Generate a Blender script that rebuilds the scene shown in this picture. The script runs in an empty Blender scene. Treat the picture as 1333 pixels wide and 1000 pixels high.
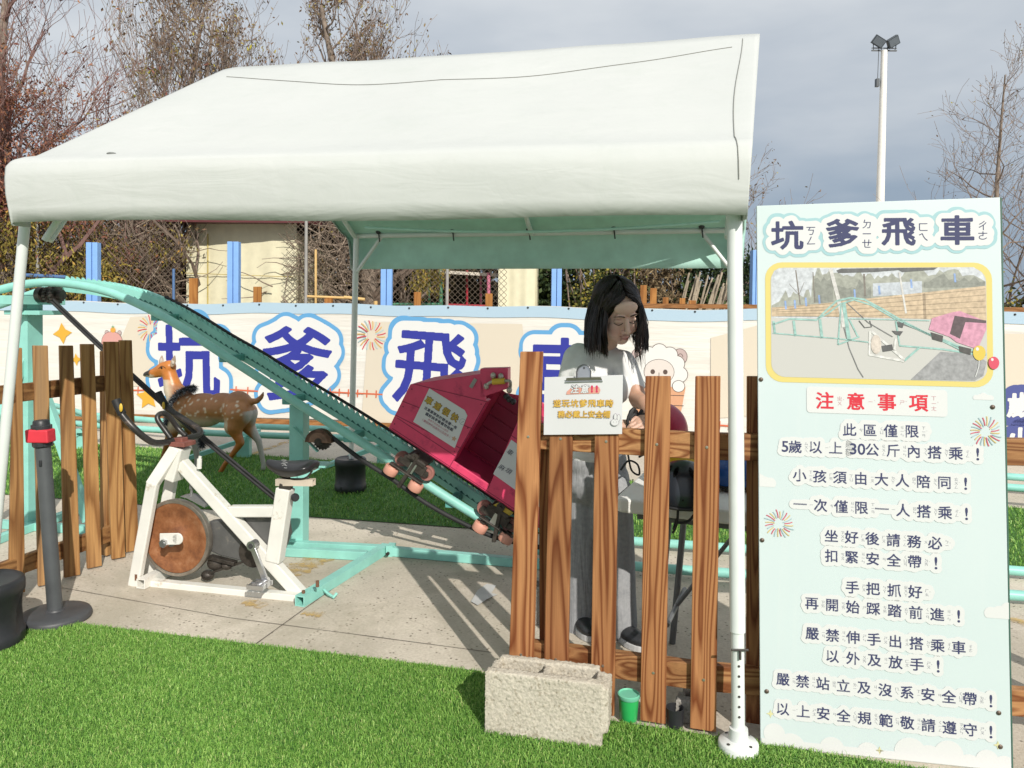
import bpy, math, random
import numpy as np
from mathutils import Vector, Matrix

scene = bpy.context.scene
COL = scene.collection
R = math.radians
# ---------------------------------------------------------------- camera
H = 1.47
FPX, W0, H0 = 1000.0, 1333.0, 1000.0
PITCH, ROLL, SHIFT = R(1.5), 0.012, -0.0533
cam = bpy.data.cameras.new('camera')
cam.sensor_width = 36.0
cam.lens = 36.0 * FPX / W0
cam.shift_y = SHIFT
cam.clip_start, cam.clip_end = 0.05, 2000
camo = bpy.data.objects.new('camera', cam)
CM = Matrix.Rotation(math.pi / 2 - PITCH, 4, 'X') @ Matrix.Rotation(ROLL, 4, 'Z')
camo.matrix_world = Matrix.Translation((0, 0, H)) @ CM
COL.objects.link(camo)
scene.camera = camo
# ---------------------------------------------------------------- light
SUN_EL, SUN_AZ = R(33.0), math.atan2(0.38, -0.925)
SV = Vector((math.sin(SUN_AZ) * math.cos(SUN_EL), math.cos(SUN_AZ) * math.cos(SUN_EL), math.sin(SUN_EL)))
sl = bpy.data.lights.new('sun', 'SUN')
sl.energy = 4.3
sl.angle = R(0.5)
sl.color = (1.0, 0.95, 0.87)
so = bpy.data.objects.new('sun', sl)
so.rotation_euler = SV.to_track_quat('Z', 'Y').to_euler()
so.location = (2, -4, 6)
COL.objects.link(so)
w = bpy.data.worlds.new('World')
scene.world = w
w.use_nodes = True
nt = w.node_tree
for n in list(nt.nodes):
    nt.nodes.remove(n)
def wn(t, **k):
    n = nt.nodes.new(t)
    for a, b in k.items():
        setattr(n, a, b)
    return n
out = wn('ShaderNodeOutputWorld')
sky = wn('ShaderNodeTexSky', sky_type='NISHITA', sun_disc=False)
sky.sun_elevation, sky.sun_rotation = SUN_EL, SUN_AZ
sky.dust_density = 2.0
bg1 = wn('ShaderNodeBackground'); bg1.inputs[1].default_value = 0.1
nt.links.new(sky.outputs[0], bg1.inputs[0])
tc = wn('ShaderNodeTexCoord')
mp = wn('ShaderNodeMapping'); mp.inputs['Scale'].default_value = (1.0, 1.0, 3.2)
mp.inputs['Location'].default_value = (0.35, 0.2, 0.0)
nt.links.new(tc.outputs['Generated'], mp.inputs[0])
nz = wn('ShaderNodeTexNoise'); nz.inputs['Scale'].default_value = 2.3; nz.inputs['Detail'].default_value = 5.0
nz.inputs['Roughness'].default_value = 0.5
nt.links.new(mp.outputs[0], nz.inputs['Vector'])
sx = wn('ShaderNodeSeparateXYZ'); nt.links.new(tc.outputs['Generated'], sx.inputs[0])
ma = wn('ShaderNodeMath', operation='MULTIPLY_ADD'); ma.inputs[1].default_value = 1.25; ma.inputs[2].default_value = -0.28
nt.links.new(sx.outputs[2], ma.inputs[0])
mx = wn('ShaderNodeMath', operation='MULTIPLY_ADD'); mx.inputs[1].default_value = -0.26
nt.links.new(sx.outputs[0], mx.inputs[0]); nt.links.new(ma.outputs[0], mx.inputs[2])
mb_ = wn('ShaderNodeMath', operation='MULTIPLY_ADD'); mb_.inputs[1].default_value = 1.25
nt.links.new(nz.outputs[0], mb_.inputs[0]); nt.links.new(mx.outputs[0], mb_.inputs[2])
cr = wn('ShaderNodeValToRGB')
cr.color_ramp.elements[0].position = 0.32; cr.color_ramp.elements[0].color = (0.30, 0.375, 0.47, 1)
cr.color_ramp.elements[1].position = 0.98; cr.color_ramp.elements[1].color = (0.70, 0.73, 0.755, 1)
e = cr.color_ramp.elements.new(0.62); e.color = (0.49, 0.54, 0.60, 1)
nt.links.new(mb_.outputs[0], cr.inputs[0])
bg2 = wn('ShaderNodeBackground'); bg2.inputs[1].default_value = 1.0
nt.links.new(cr.outputs[0], bg2.inputs[0])
mix = wn('ShaderNodeMixShader'); mix.inputs[0].default_value = 0.93
nt.links.new(bg1.outputs[0], mix.inputs[1]); nt.links.new(bg2.outputs[0], mix.inputs[2])
nt.links.new(mix.outputs[0], out.inputs[0])
scene.view_settings.view_transform = 'Standard'
scene.view_settings.look = 'None'
scene.view_settings.exposure = 0.10
scene.view_settings.gamma = 1.0
scene.cycles.max_bounces = 6
scene.cycles.transparent_max_bounces = 8

# ---------------------------------------------------------------- measuring helpers: photo pixel -> world point at a real distance
ORG = Vector((0, 0, H))
CM3 = CM.to_3x3()
def ray(u, v):
    d = CM3 @ Vector(((u - W0 / 2) / FPX, (H0 / 2 - v) / FPX + SHIFT * W0 / FPX, -1.0))
    return d
def P(u, v, y):
    d = ray(u, v)
    return ORG + d * (y / d.y)
def G(u, v, z=0.0):
    d = ray(u, v)
    return ORG + d * ((z - H) / d.z)
def onplane(u, v, p0, n):
    d = ray(u, v)
    return ORG + d * ((Vector(p0) - ORG).dot(n) / d.dot(n))
def V(*a):
    return Vector(a)
UP = V(0, 0, 1)

# ---------------------------------------------------------------- mesh builder
class MB:
    def __init__(s):
        s.v, s.f, s.sm, s.mi, s.cur = [], [], [], [], 0
    def add(s, vs, fs, smooth=False):
        o = len(s.v)
        s.v.extend([tuple(p) for p in vs])
        for f in fs:
            s.f.append([i + o for i in f]); s.sm.append(smooth); s.mi.append(s.cur)
        return s
    def obox(s, c, ex, ey, ez):          # half axis vectors
        c = Vector(c); ex, ey, ez = Vector(ex), Vector(ey), Vector(ez)
        vs = [c + ex * a + ey * b + ez * d for d in (-1, 1) for b in (-1, 1) for a in (-1, 1)]
        fs = [(0, 2, 3, 1), (4, 5, 7, 6), (0, 1, 5, 4), (2, 6, 7, 3), (0, 4, 6, 2), (1, 3, 7, 5)]
        if ex.cross(ey).dot(ez) < 0:
            fs = [f[::-1] for f in fs]
        return s.add(vs, fs)
    def box(s, c, sx, sy, sz, M3=None):
        M3 = M3 or Matrix.Identity(3)
        return s.obox(c, M3 @ V(sx / 2, 0, 0), M3 @ V(0, sy / 2, 0), M3 @ V(0, 0, sz / 2))
    def bar(s, p0, p1, wd, ht, up=UP):   # wd across, ht along up
        p0, p1 = Vector(p0), Vector(p1)
        t = (p1 - p0); L = t.length; t.normalize()
        side = t.cross(up)
        if side.length < 1e-4: side = t.cross(V(0, 1, 0))
        side.normalize(); u2 = side.cross(t).normalized()
        return s.obox((p0 + p1) / 2, t * L / 2, side * wd / 2, u2 * ht / 2)
    def tube(s, pts, r, n=10, smooth=True, caps=True, closed=False):
        pts = [Vector(p) for p in pts]; m = len(pts)
        rs = r if isinstance(r, (list, tuple)) else [r] * m
        vs = []; ref = None
        for i in range(m):
            if closed: t = pts[(i + 1) % m] - pts[i - 1]
            else: t = pts[min(i + 1, m - 1)] - pts[max(i - 1, 0)]
            if t.length < 1e-9: t = V(0, 0, 1)
            t.normalize()
            if ref is None:
                ref = t.cross(V(0.31, 0.17, 0.94))
                if ref.length < 0.1: ref = t.cross(V(1, 0, 0))
            ref = (ref - t * ref.dot(t)).normalized()
            b = t.cross(ref)
            for k in range(n):
                a = 2 * math.pi * k / n
                vs.append(pts[i] + (ref * math.cos(a) + b * math.sin(a)) * rs[i])
        fs = []
        for i in range(m if closed else m - 1):
            j = (i + 1) % m
            for k in range(n):
                k2 = (k + 1) % n
                fs.append((i * n + k, i * n + k2, j * n + k2, j * n + k))
        s.add(vs, fs, smooth)
        if caps and not closed:
            s.add(vs[:n], [tuple(range(n))[::-1]]); s.add(vs[-n:], [tuple(range(n))])
        return s
    def lathe(s, prof, c=(0, 0, 0), ax=UP, n=28, smooth=True):   # prof: (radius, height)
        ax = Vector(ax).normalized(); c = Vector(c)
        e1 = ax.cross(V(0, 1, 0))
        if e1.length < 0.1: e1 = ax.cross(V(1, 0, 0))
        e1.normalize(); e2 = ax.cross(e1)
        vs, fs = [], []
        for (r, h) in prof:
            for k in range(n):
                a = 2 * math.pi * k / n
                vs.append(c + ax * h + (e1 * math.cos(a) + e2 * math.sin(a)) * max(r, 1e-5))
        for i in range(len(prof) - 1):
            for k in range(n):
                k2 = (k + 1) % n
                fs.append((i * n + k, i * n + k2, (i + 1) * n + k2, (i + 1) * n + k))
        return s.add(vs, fs, smooth)
    def prism(s, poly, off):             # poly: list of 3D points, extruded by vector off
        off = Vector(off); m = len(poly); poly = [Vector(p) for p in poly]
        nrm = V(0, 0, 0)
        for i in range(m):
            nrm += poly[i].cross(poly[(i + 1) % m])
        if nrm.dot(off) > 0: poly = poly[::-1]
        vs = poly + [p + off for p in poly]
        fs = [tuple(range(m)), tuple(range(2 * m - 1, m - 1, -1))]
        for i in range(m):
            j = (i + 1) % m
            fs.append((j, i, i + m, j + m))
        return s.add(vs, fs)
    def ell(s, c, r, M3=None, n=16, m=10):
        c = Vector(c); M3 = M3 or Matrix.Identity(3)
        vs = [c + M3 @ V(0, 0, -r[2])]
        for i in range(1, m):
            th = math.pi * i / m
            for k in range(n):
                a = 2 * math.pi * k / n
                vs.append(c + M3 @ V(r[0] * math.sin(th) * math.cos(a), r[1] * math.sin(th) * math.sin(a), -r[2] * math.cos(th)))
        vs.append(c + M3 @ V(0, 0, r[2])); L = len(vs) - 1
        fs = [(0, 1 + (k + 1) % n, 1 + k) for k in range(n)]
        for i in range(m - 2):
            for k in range(n):
                a, b = 1 + i * n + k, 1 + i * n + (k + 1) % n
                fs.append((a, b, b + n, a + n))
        o = 1 + (m - 2) * n
        fs += [(o + k, o + (k + 1) % n, L) for k in range(n)]
        return s.add(vs, fs, True)
    def cap(s, p0, r0, p1, r1, n=14):    # tapered capsule
        s.ell(p0, (r0,) * 3, n=n, m=8); s.ell(p1, (r1,) * 3, n=n, m=8)
        return s.tube([p0, p1], [r0, r1], n=n)
    def mesh(s, name, mats, off=V(0, 0, 0)):
        me = bpy.data.meshes.new(name)
        o = Vector(off)
        me.from_pydata([(p[0] - o.x, p[1] - o.y, p[2] - o.z) for p in s.v], [], s.f)
        for m in (mats if isinstance(mats, (list, tuple)) else [mats]):
            me.materials.append(m)
        me.polygons.foreach_set('use_smooth', s.sm)
        me.polygons.foreach_set('material_index', s.mi)
        me.update()
        if any(s.sm): me.set_sharp_from_angle(angle=R(48))
        return me

def npmesh(name, verts, loops, sizes, mats, off=(0, 0, 0), smooth=False, mi=None):
    me = bpy.data.meshes.new(name)
    verts = np.asarray(verts, dtype=np.float32) - np.asarray(off, dtype=np.float32)
    sizes = np.asarray(sizes, dtype=np.int32); loops = np.asarray(loops, dtype=np.int32)
    me.vertices.add(len(verts)); me.vertices.foreach_set('co', verts.ravel())
    me.loops.add(len(loops)); me.loops.foreach_set('vertex_index', loops)
    me.polygons.add(len(sizes))
    st = np.zeros(len(sizes), np.int32); st[1:] = np.cumsum(sizes)[:-1]
    me.polygons.foreach_set('loop_start', st)
    me.polygons.foreach_set('loop_total', sizes)
    me.polygons.foreach_set('use_smooth', np.full(len(sizes), smooth))
    for m in (mats if isinstance(mats, (list, tuple)) else [mats]):
        me.materials.append(m)
    if mi is not None:
        me.polygons.foreach_set('material_index', np.asarray(mi, np.int32))
    me.update(calc_edges=True)
    me.validate()
    return me

def tag(o, label=None, cat=None, group=None, kind=None):
    for k, x in (('label', label), ('category', cat), ('group', group), ('kind', kind)):
        if x: o[k] = x
    return o
def thing(name, label, cat, loc=(0, 0, 0), group=None):
    o = bpy.data.objects.new(name, None)
    o.empty_display_size = 0.1
    o.location = loc; COL.objects.link(o)
    return tag(o, label, cat, group)
def rootloc(o):
    l = Vector((0, 0, 0))
    while o is not None:
        l += o.location; o = o.parent
    return l
def link(name, me, parent=None, bevel=0, seg=2):
    o = bpy.data.objects.new(name, me); COL.objects.link(o)
    if parent is not None: o.parent = parent
    if bevel:
        b = o.modifiers.new('bevel', 'BEVEL'); b.width = bevel; b.segments = seg; b.limit_method = 'ANGLE'; b.angle_limit = R(40)
    return o
def part(name, mb, mats, parent, bevel=0, label=None):
    o = link(name, mb.mesh(name, mats, rootloc(parent)), parent, bevel)
    if label: o['label'] = label
    return o
def solo(name, mb, mats, label, cat, loc=(0, 0, 0), bevel=0, group=None):
    o = link(name, mb.mesh(name, mats, loc), None, bevel)
    o.location = loc
    return tag(o, label, cat, group)
def struct(name, mb, mats):
    o = link(name, mb.mesh(name, mats)); o['kind'] = 'structure'
    return o
def eval_mesh(me, mods):
    o = bpy.data.objects.new('temp_shape', me); COL.objects.link(o)
    for t, kw in mods:
        m = o.modifiers.new(t, t)
        for k, x in kw.items(): setattr(m, k, x)
    dg = bpy.context.evaluated_depsgraph_get()
    r = bpy.data.meshes.new_from_object(o.evaluated_get(dg))
    bpy.data.objects.remove(o)
    return r
def remesh(mb, mat, voxel, it=4, off=V(0, 0, 0), name='body', fac=0.5):
    me = eval_mesh(mb.mesh(name, mat, off), [('REMESH', dict(mode='VOXEL', voxel_size=voxel)), ('SMOOTH', dict(factor=fac, iterations=it))])
    me.name = name
    me.materials.clear(); me.materials.append(mat)
    me.polygons.foreach_set('use_smooth', [True] * len(me.polygons))
    return me
def catmull(pts, k=6):
    pts = [Vector(p) for p in pts]; o = []
    for i in range(len(pts) - 1):
        a, b, c, d = pts[max(i - 1, 0)], pts[i], pts[i + 1], pts[min(i + 2, len(pts) - 1)]
        for j in range(k):
            t = j / k
            o.append(0.5 * ((2 * b) + (c - a) * t + (2 * a - 5 * b + 4 * c - d) * t * t + (3 * b - a - 3 * c + d) * t ** 3))
    o.append(pts[-1]); return o

# ---------------------------------------------------------------- materials
class NT:
    def __init__(s, name):
        s.m = bpy.data.materials.new(name); s.m.use_nodes = True
        s.t = s.m.node_tree; s.b = s.t.nodes['Principled BSDF']
    def n(s, t, ins=None, **k):
        x = s.t.nodes.new(t)
        for a, b in k.items(): setattr(x, a, b)
        for a, b in (ins or {}).items():
            if hasattr(b, 'links') or isinstance(b, bpy.types.NodeSocket): s.t.links.new(b, x.inputs[a])
            else: x.inputs[a].default_value = b
        return x
    def ramp(s, fac, stops):
        r = s.n('ShaderNodeValToRGB', {0: fac}); el = r.color_ramp.elements
        while len(el) > 1: el.remove(el[-1])
        el[0].position, el[0].color = stops[0][0], (*stops[0][1], 1)
        for p, c in stops[1:]:
            q = el.new(p); q.color = (*c, 1)
        return r.outputs[0]
    def noise(s, vec, scale, detail=4, rough=0.55, dist=0.0):
        return s.n('ShaderNodeTexNoise', {'Vector': vec, 'Scale': scale, 'Detail': detail, 'Roughness': rough, 'Distortion': dist}).outputs[0]
    def obj(s): return s.n('ShaderNodeTexCoord').outputs['Object']
    def mapv(s, vec, scale=(1, 1, 1), loc=(0, 0, 0), rot=(0, 0, 0)):
        return s.n('ShaderNodeMapping', {'Vector': vec, 'Scale': scale, 'Location': loc, 'Rotation': rot}).outputs[0]
    def mixc(s, fac, a, b, mode='MIX'):
        x = s.n('ShaderNodeMix', data_type='RGBA', blend_type=mode)
        for i, q in ((0, fac), (6, a), (7, b)):
            if isinstance(q, bpy.types.NodeSocket): s.t.links.new(q, x.inputs[i])
            else: x.inputs[i].default_value = q if i == 0 else (*q, 1)
        return x.outputs[2]
    def math(s, op, a, b=0.0):
        return s.n('ShaderNodeMath', {0: a, 1: b}, operation=op).outputs[0]
    def set(s, name, q):
        if isinstance(q, bpy.types.NodeSocket): s.t.links.new(q, s.b.inputs[name])
        else: s.b.inputs[name].default_value = (*q, 1) if isinstance(q, tuple) and len(q) == 3 else q
    def bump(s, h, strength=0.3, dist=0.01):
        b = s.n('ShaderNodeBump', {'Height': h, 'Strength': strength, 'Distance': dist})
        s.t.links.new(b.outputs[0], s.b.inputs['Normal'])

MATS = {}
def plain(name, col, rough=0.6, metal=0.0, var=0.12, vs=9.0, bump=0.0, bs=60.0, dirt=None, spec=None):
    if name in MATS: return MATS[name]
    k = NT(name); o = k.obj()
    nz = k.noise(o, vs, 5)
    dark = tuple(c * (1 - var) for c in col); lite = tuple(min(1, c * (1 + var)) for c in col)
    c = k.ramp(nz, [(0.3, dark), (0.7, lite)])
    if dirt:
        dcol, amt, sc = dirt
        f = k.ramp(k.noise(o, sc, 8, 0.7), [(1 - amt, (0, 0, 0)), (min(1, 1 - amt + 0.12), (1, 1, 1))])
        c = k.mixc(f, c, dcol)
    k.set('Base Color', c); k.set('Roughness', rough); k.set('Metallic', metal)
    if spec is not None: k.set('Specular IOR Level', spec)
    if bump: k.bump(k.noise(o, bs, 4), bump, 0.004)
    MATS[name] = k.m
    return k.m
def wood(name, light, dark, axis='Z', freq=11.0, grey=None, fine=0.35):
    if name in MATS: return MATS[name]
    k = NT(name); o = k.obj()
    sc = {'Z': (20, 20, 1.25), 'X': (1.25, 20, 20), 'Y': (20, 1.25, 20)}[axis]
    rnd = k.n('ShaderNodeObjectInfo').outputs['Random']
    off = k.n('ShaderNodeCombineXYZ', {0: k.math('MULTIPLY', rnd, 37.0), 1: k.math('MULTIPLY', rnd, 91.0), 2: k.math('MULTIPLY', rnd, 53.0)}).outputs[0]
    vec = k.n('ShaderNodeVectorMath', {0: k.mapv(o, sc), 1: off}, operation='ADD').outputs[0]
    n1 = k.noise(vec, 0.62, 1.6, 0.35, 0.15)
    s = k.math('FRACT', k.math('MULTIPLY', n1, freq))
    base = k.ramp(s, [(0.0, dark), (0.16, tuple(a * 0.75 + b * 0.25 for a, b in zip(dark, light))), (0.45, light), (0.8, tuple(a * 0.25 + b * 0.75 for a, b in zip(dark, light))), (1.0, dark)])
    fs = {'Z': (220, 220, 5), 'X': (5, 220, 220), 'Y': (220, 5, 220)}[axis]
    n2 = k.noise(k.mapv(o, fs), 1.0, 3, 0.6)
    c = k.mixc(fine, base, k.ramp(n2, [(0.3, (0.35, 0.33, 0.3)), (0.7, (1, 1, 1))]), 'MULTIPLY')
    n3 = k.noise(vec, 0.25, 2)
    c = k.mixc(0.5, c, k.ramp(n3, [(0.3, (0.7, 0.66, 0.6)), (0.65, (1.0, 1.0, 1.0))]), 'MULTIPLY')
    v = k.ramp(rnd, [(0, (0.66, 0.62, 0.6)), (0.5, (0.9, 0.88, 0.85)), (1, (1, 1, 1))])
    c = k.mixc(0.8, c, v, 'MULTIPLY')
    if grey:
        c = k.mixc(k.ramp(k.noise(vec, 0.4, 3), [(0.5, (0, 0, 0)), (0.75, (0.7, 0.7, 0.7))]), c, grey)
    k.set('Base Color', c); k.set('Roughness', 0.62); k.set('Specular IOR Level', 0.3)
    k.bump(n2, 0.25, 0.002)
    MATS[name] = k.m
    return k.m
def flat(name, col, rough=0.7):
    if name in MATS: return MATS[name]
    k = NT(name); k.set('Base Color', tuple(c * (0.76 if max(col) > 0.3 else 1.0) for c in col)); k.set('Roughness', rough); k.set('Specular IOR Level', 0.25)
    MATS[name] = k.m
    return k.m

TEAL = plain('teal_paint', (0.26, 0.58, 0.51), 0.42, dirt=((0.16, 0.2, 0.17), 0.36, 26.0), var=0.1)
TEAL_D = plain('teal_paint_worn', (0.11, 0.36, 0.32), 0.5, dirt=((0.05, 0.08, 0.07), 0.42, 18.0))
WHITEP = plain('white_paint', (0.70, 0.69, 0.64), 0.45, var=0.06, dirt=((0.40, 0.30, 0.19), 0.40, 11.0))
POLEW = plain('white_powder_coat', (0.68, 0.71, 0.69), 0.35, var=0.04, dirt=((0.6, 0.58, 0.52), 0.33, 12.0))
BLACKP = plain('black_plastic', (0.022, 0.023, 0.026), 0.45, var=0.3, bump=0.1)
DGREY = plain('dark_grey_plastic', (0.055, 0.057, 0.062), 0.5, var=0.2, bump=0.08)
RUBBER = plain('black_rubber', (0.016, 0.016, 0.017), 0.65, var=0.3)
STEEL = plain('bright_steel', (0.55, 0.55, 0.56), 0.28, metal=0.9, var=0.12)
GREASE = plain('greasy_iron', (0.05, 0.042, 0.035), 0.5, metal=0.4, var=0.5, vs=30, bump=0.3)
PINK = plain('pink_paint', (0.64, 0.05, 0.135), 0.42, var=0.1, dirt=((0.36, 0.02, 0.08), 0.45, 7.0))
PINKD = plain('pink_paint_seam', (0.20, 0.010, 0.045), 0.6)
CONC_B = None
# ---------------------------------------------------------------- writing: glyph meshes from the built-in font
_tc = bpy.data.curves.new('glyph_source', 'FONT')
_to = bpy.data.objects.new('glyph_source', _tc)
COL.objects.link(_to)
_tc.size = 1.0; _tc.resolution_u = 3
GL = {}
def glyph(ch):
    if ch in GL: return GL[ch]
    _tc.body = ch
    dg = bpy.context.evaluated_depsgraph_get(); dg.update()
    ev = _to.evaluated_get(dg); me = ev.to_mesh()
    me.calc_loop_triangles()
    v = np.array([x.co[:2] for x in me.vertices], float).reshape(-1, 2)
    t = np.array([x.vertices[:] for x in me.loop_triangles], int).reshape(-1, 3)
    ev.to_mesh_clear()
    if len(v):
        if '\u2e80' < ch:
            c = np.array([0.5, 0.38])
            w_ = v[:, 0].max() - v[:, 0].min()
            c = np.array([(v[:, 0].max() + v[:, 0].min()) / 2, (v[:, 1].max() + v[:, 1].min()) / 2]) * 0.75 + c * 0.25
        else:
            c = (v.max(0) + v.min(0)) / 2
        v = v - c
    GL[ch] = (v, t)
    return GL[ch]
def place(ch, x, y, sx, sy=None, shear=0.0, rot=0.0):
    v, t = glyph(ch)
    sy = sy or sx
    q = np.stack([v[:, 0] * sx + v[:, 1] * shear * sy, v[:, 1] * sy], 1)
    c, s = math.cos(rot), math.sin(rot)
    q = np.stack([q[:, 0] * c - q[:, 1] * s + x, q[:, 0] * s + q[:, 1] * c + y], 1)
    return q, t
def samples(items, sp):
    o = []
    for q, t in items:
        for a, b, c in q[t] if len(t) else []:
            L = max(np.linalg.norm(b - a), np.linalg.norm(c - a), np.linalg.norm(c - b))
            n = int(min(60, math.ceil(L / sp))) + 1
            i, j = np.meshgrid(np.arange(n + 1), np.arange(n + 1))
            m = (i + j) <= n
            i, j = i[m] / n, j[m] / n
            o.append(a + np.outer(i, b - a) + np.outer(j, c - a))
    return np.concatenate(o)
def inflate(pts, r, cell):
    """outline of everything within r of the points, as flat marching-squares polygons (2D)."""
    lo = pts.min(0) - r - 2 * cell; hi = pts.max(0) + r + 2 * cell
    nx, ny = (np.ceil((hi - lo) / cell)).astype(int) + 1
    D = np.full((ny, nx), 9.0)
    ij = np.round((pts - lo) / cell).astype(int)
    key = np.unique(ij[:, 1] * nx + ij[:, 0], return_index=True)[1]
    pts, ij = pts[key], ij[key]
    k = int(math.ceil(r / cell)) + 2
    for dy in range(-k, k + 1):
        for dx in range(-k, k + 1):
            I = ij[:, 0] + dx; J = ij[:, 1] + dy
            m = (I >= 0) & (I < nx) & (J >= 0) & (J < ny)
            I, J = I[m], J[m]
            d = np.hypot(lo[0] + I * cell - pts[m, 0], lo[1] + J * cell - pts[m, 1])
            np.minimum.at(D, (J, I), d)
    F = r - D
    verts, faces = [], []
    ins = F > 0
    cnt = ins[:-1, :-1].astype(int) + ins[1:, :-1] + ins[:-1, 1:] + ins[1:, 1:]
    # full cells merged in runs along x
    full = cnt == 4
    for j in range(ny - 1):
        row = full[j]; i = 0
        while i < nx - 1:
            if row[i]:
                e = i
                while e < nx - 1 and row[e]: e += 1
                b = len(verts)
                verts += [(lo[0] + i * cell, lo[1] + j * cell), (lo[0] + e * cell, lo[1] + j * cell), (lo[0] + e * cell, lo[1] + (j + 1) * cell), (lo[0] + i * cell, lo[1] + (j + 1) * cell)]
                faces.append((b, b + 1, b + 2, b + 3)); i = e
            else: i += 1
    for j, i in zip(*np.where((cnt > 0) & (cnt < 4))):
        cs = [(i, j), (i + 1, j), (i + 1, j + 1), (i, j + 1)]
        poly = []
        for a in range(4):
            (i0, j0), (i1, j1) = cs[a], cs[(a + 1) % 4]
            f0, f1 = F[j0, i0], F[j1, i1]
            if f0 > 0: poly.append((lo[0] + i0 * cell, lo[1] + j0 * cell))
            if (f0 > 0) != (f1 > 0):
                t = f0 / (f0 - f1)
                poly.append((lo[0] + (i0 + (i1 - i0) * t) * cell, lo[1] + (j0 + (j1 - j0) * t) * cell))
        if len(poly) >= 3:
            b = len(verts); verts += poly; faces.append(tuple(range(b, b + len(poly))))
    return verts, faces
class Sheet:
    """a flat board in the world: 2D drawing coordinates (metres) -> 3D, lift = millimetres off the face."""
    def __init__(s, o, ex, ey):
        s.o, s.ex, s.ey = Vector(o), Vector(ex).normalized(), Vector(ey).normalized()
        s.n = s.ex.cross(s.ey).normalized()
    def p(s, x, y, lift=0.0): return s.o + s.ex * x + s.ey * y + s.n * lift
    def px(s, u, v):
        q = onplane(u, v, s.o, s.n) - s.o
        # ex, ey may be slightly skew
        a, b, c = s.ex.dot(s.ex), s.ex.dot(s.ey), s.ey.dot(s.ey)
        d, e = q.dot(s.ex), q.dot(s.ey)
        D = a * c - b * b
        return ((d * c - e * b) / D, (e * a - d * b) / D)
    def draw(s, mb, verts, faces, lift):
        mb.add([s.p(x, y, lift) for x, y in verts], faces)
    def glyphs(s, mb, items, lift):
        for q, t in items:
            if len(t): mb.add([s.p(x, y, lift) for x, y in q], [tuple(f) for f in t])
    def fat(s, mb, items, r, cell, lift):
        v, f = inflate(samples(items, cell * 0.8), r, cell)
        s.draw(mb, v, f, lift)
    def poly(s, mb, pts, lift):
        mb.add([s.p(x, y, lift) for x, y in pts], [tuple(range(len(pts)))])
    def polypx(s, mb, pts, lift):
        s.poly(mb, [s.px(*q) for q in pts][::-1], lift)
    def line(s, mb, pts, wd, lift):
        pts = [np.array(q, float) for q in pts]
        L, Rr = [], []
        for i in range(len(pts)):
            t = pts[min(i + 1, len(pts) - 1)] - pts[max(i - 1, 0)]
            t = t / (np.linalg.norm(t) + 1e-9); nn = np.array([-t[1], t[0]]) * wd / 2
            L.append(pts[i] + nn); Rr.append(pts[i] - nn)
        m = len(pts)
        mb.add([s.p(x, y, lift) for x, y in L + Rr], [(i + m, i + 1 + m, i + 1, i) for i in range(m - 1)])
    def disc(s, mb, x, y, rx, ry=None, lift=0.001, n=24, a0=0, a1=2 * math.pi):
        ry = ry or rx
        full = abs(a1 - a0 - 2 * math.pi) < 1e-6
        pts = [(x + rx * math.cos(a0 + (a1 - a0) * k / n), y + ry * math.sin(a0 + (a1 - a0) * k / n)) for k in range(n if full else n + 1)]
        s.poly(mb, pts, lift)
def rrect(x0, y0, x1, y1, r, n=6):
    o = []
    for cx, cy, a in ((x1 - r, y1 - r, 0), (x0 + r, y1 - r, 90), (x0 + r, y0 + r, 180), (x1 - r, y0 + r, 270)):
        for k in range(n + 1):
            t = R(a + 90 * k / n); o.append((cx + r * math.cos(t), cy + r * math.sin(t)))
    return o
def firework(sh, mbs, cx, cy, rad, lift, seed=0):
    """mbs: dict colour -> MB"""
    n = 24; rn = random.Random(seed); ks = list(mbs)
    for k in range(n):
        a = 2 * math.pi * k / n + 0.1; key = ks[(0, 2, 1)[k % 3] % len(ks)]
        r0 = rad * (0.26 + 0.16 * rn.random()); r1 = rad * (0.8 + 0.2 * rn.random())
        pts = []
        for i in range(5):
            t = i / 4; rr = r0 + (r1 - r0) * t; aa = a + 0.09 * t * t
            pts.append((cx + rr * math.cos(aa), cy + rr * math.sin(aa)))
        sh.line(mbs[key], pts, rad * 0.06, lift + 0.00004 * k)
def star4(sh, mb, cx, cy, r, lift, k=0.38, rot=0.0, n=4):
    pts = []
    for i in range(2 * n):
        a = math.pi * i / n + math.pi / 2 + rot; q = r if i % 2 == 0 else r * k
        pts.append((cx + q * math.cos(a), cy + q * math.sin(a)))
    b = len(mb.v)
    mb.add([sh.p(cx, cy, lift)] + [sh.p(x, y, lift) for x, y in pts], [(0, 1 + i, 1 + (i + 1) % (2 * n)) for i in range(2 * n)])

def no_source():
    bpy.data.objects.remove(_to)
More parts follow.
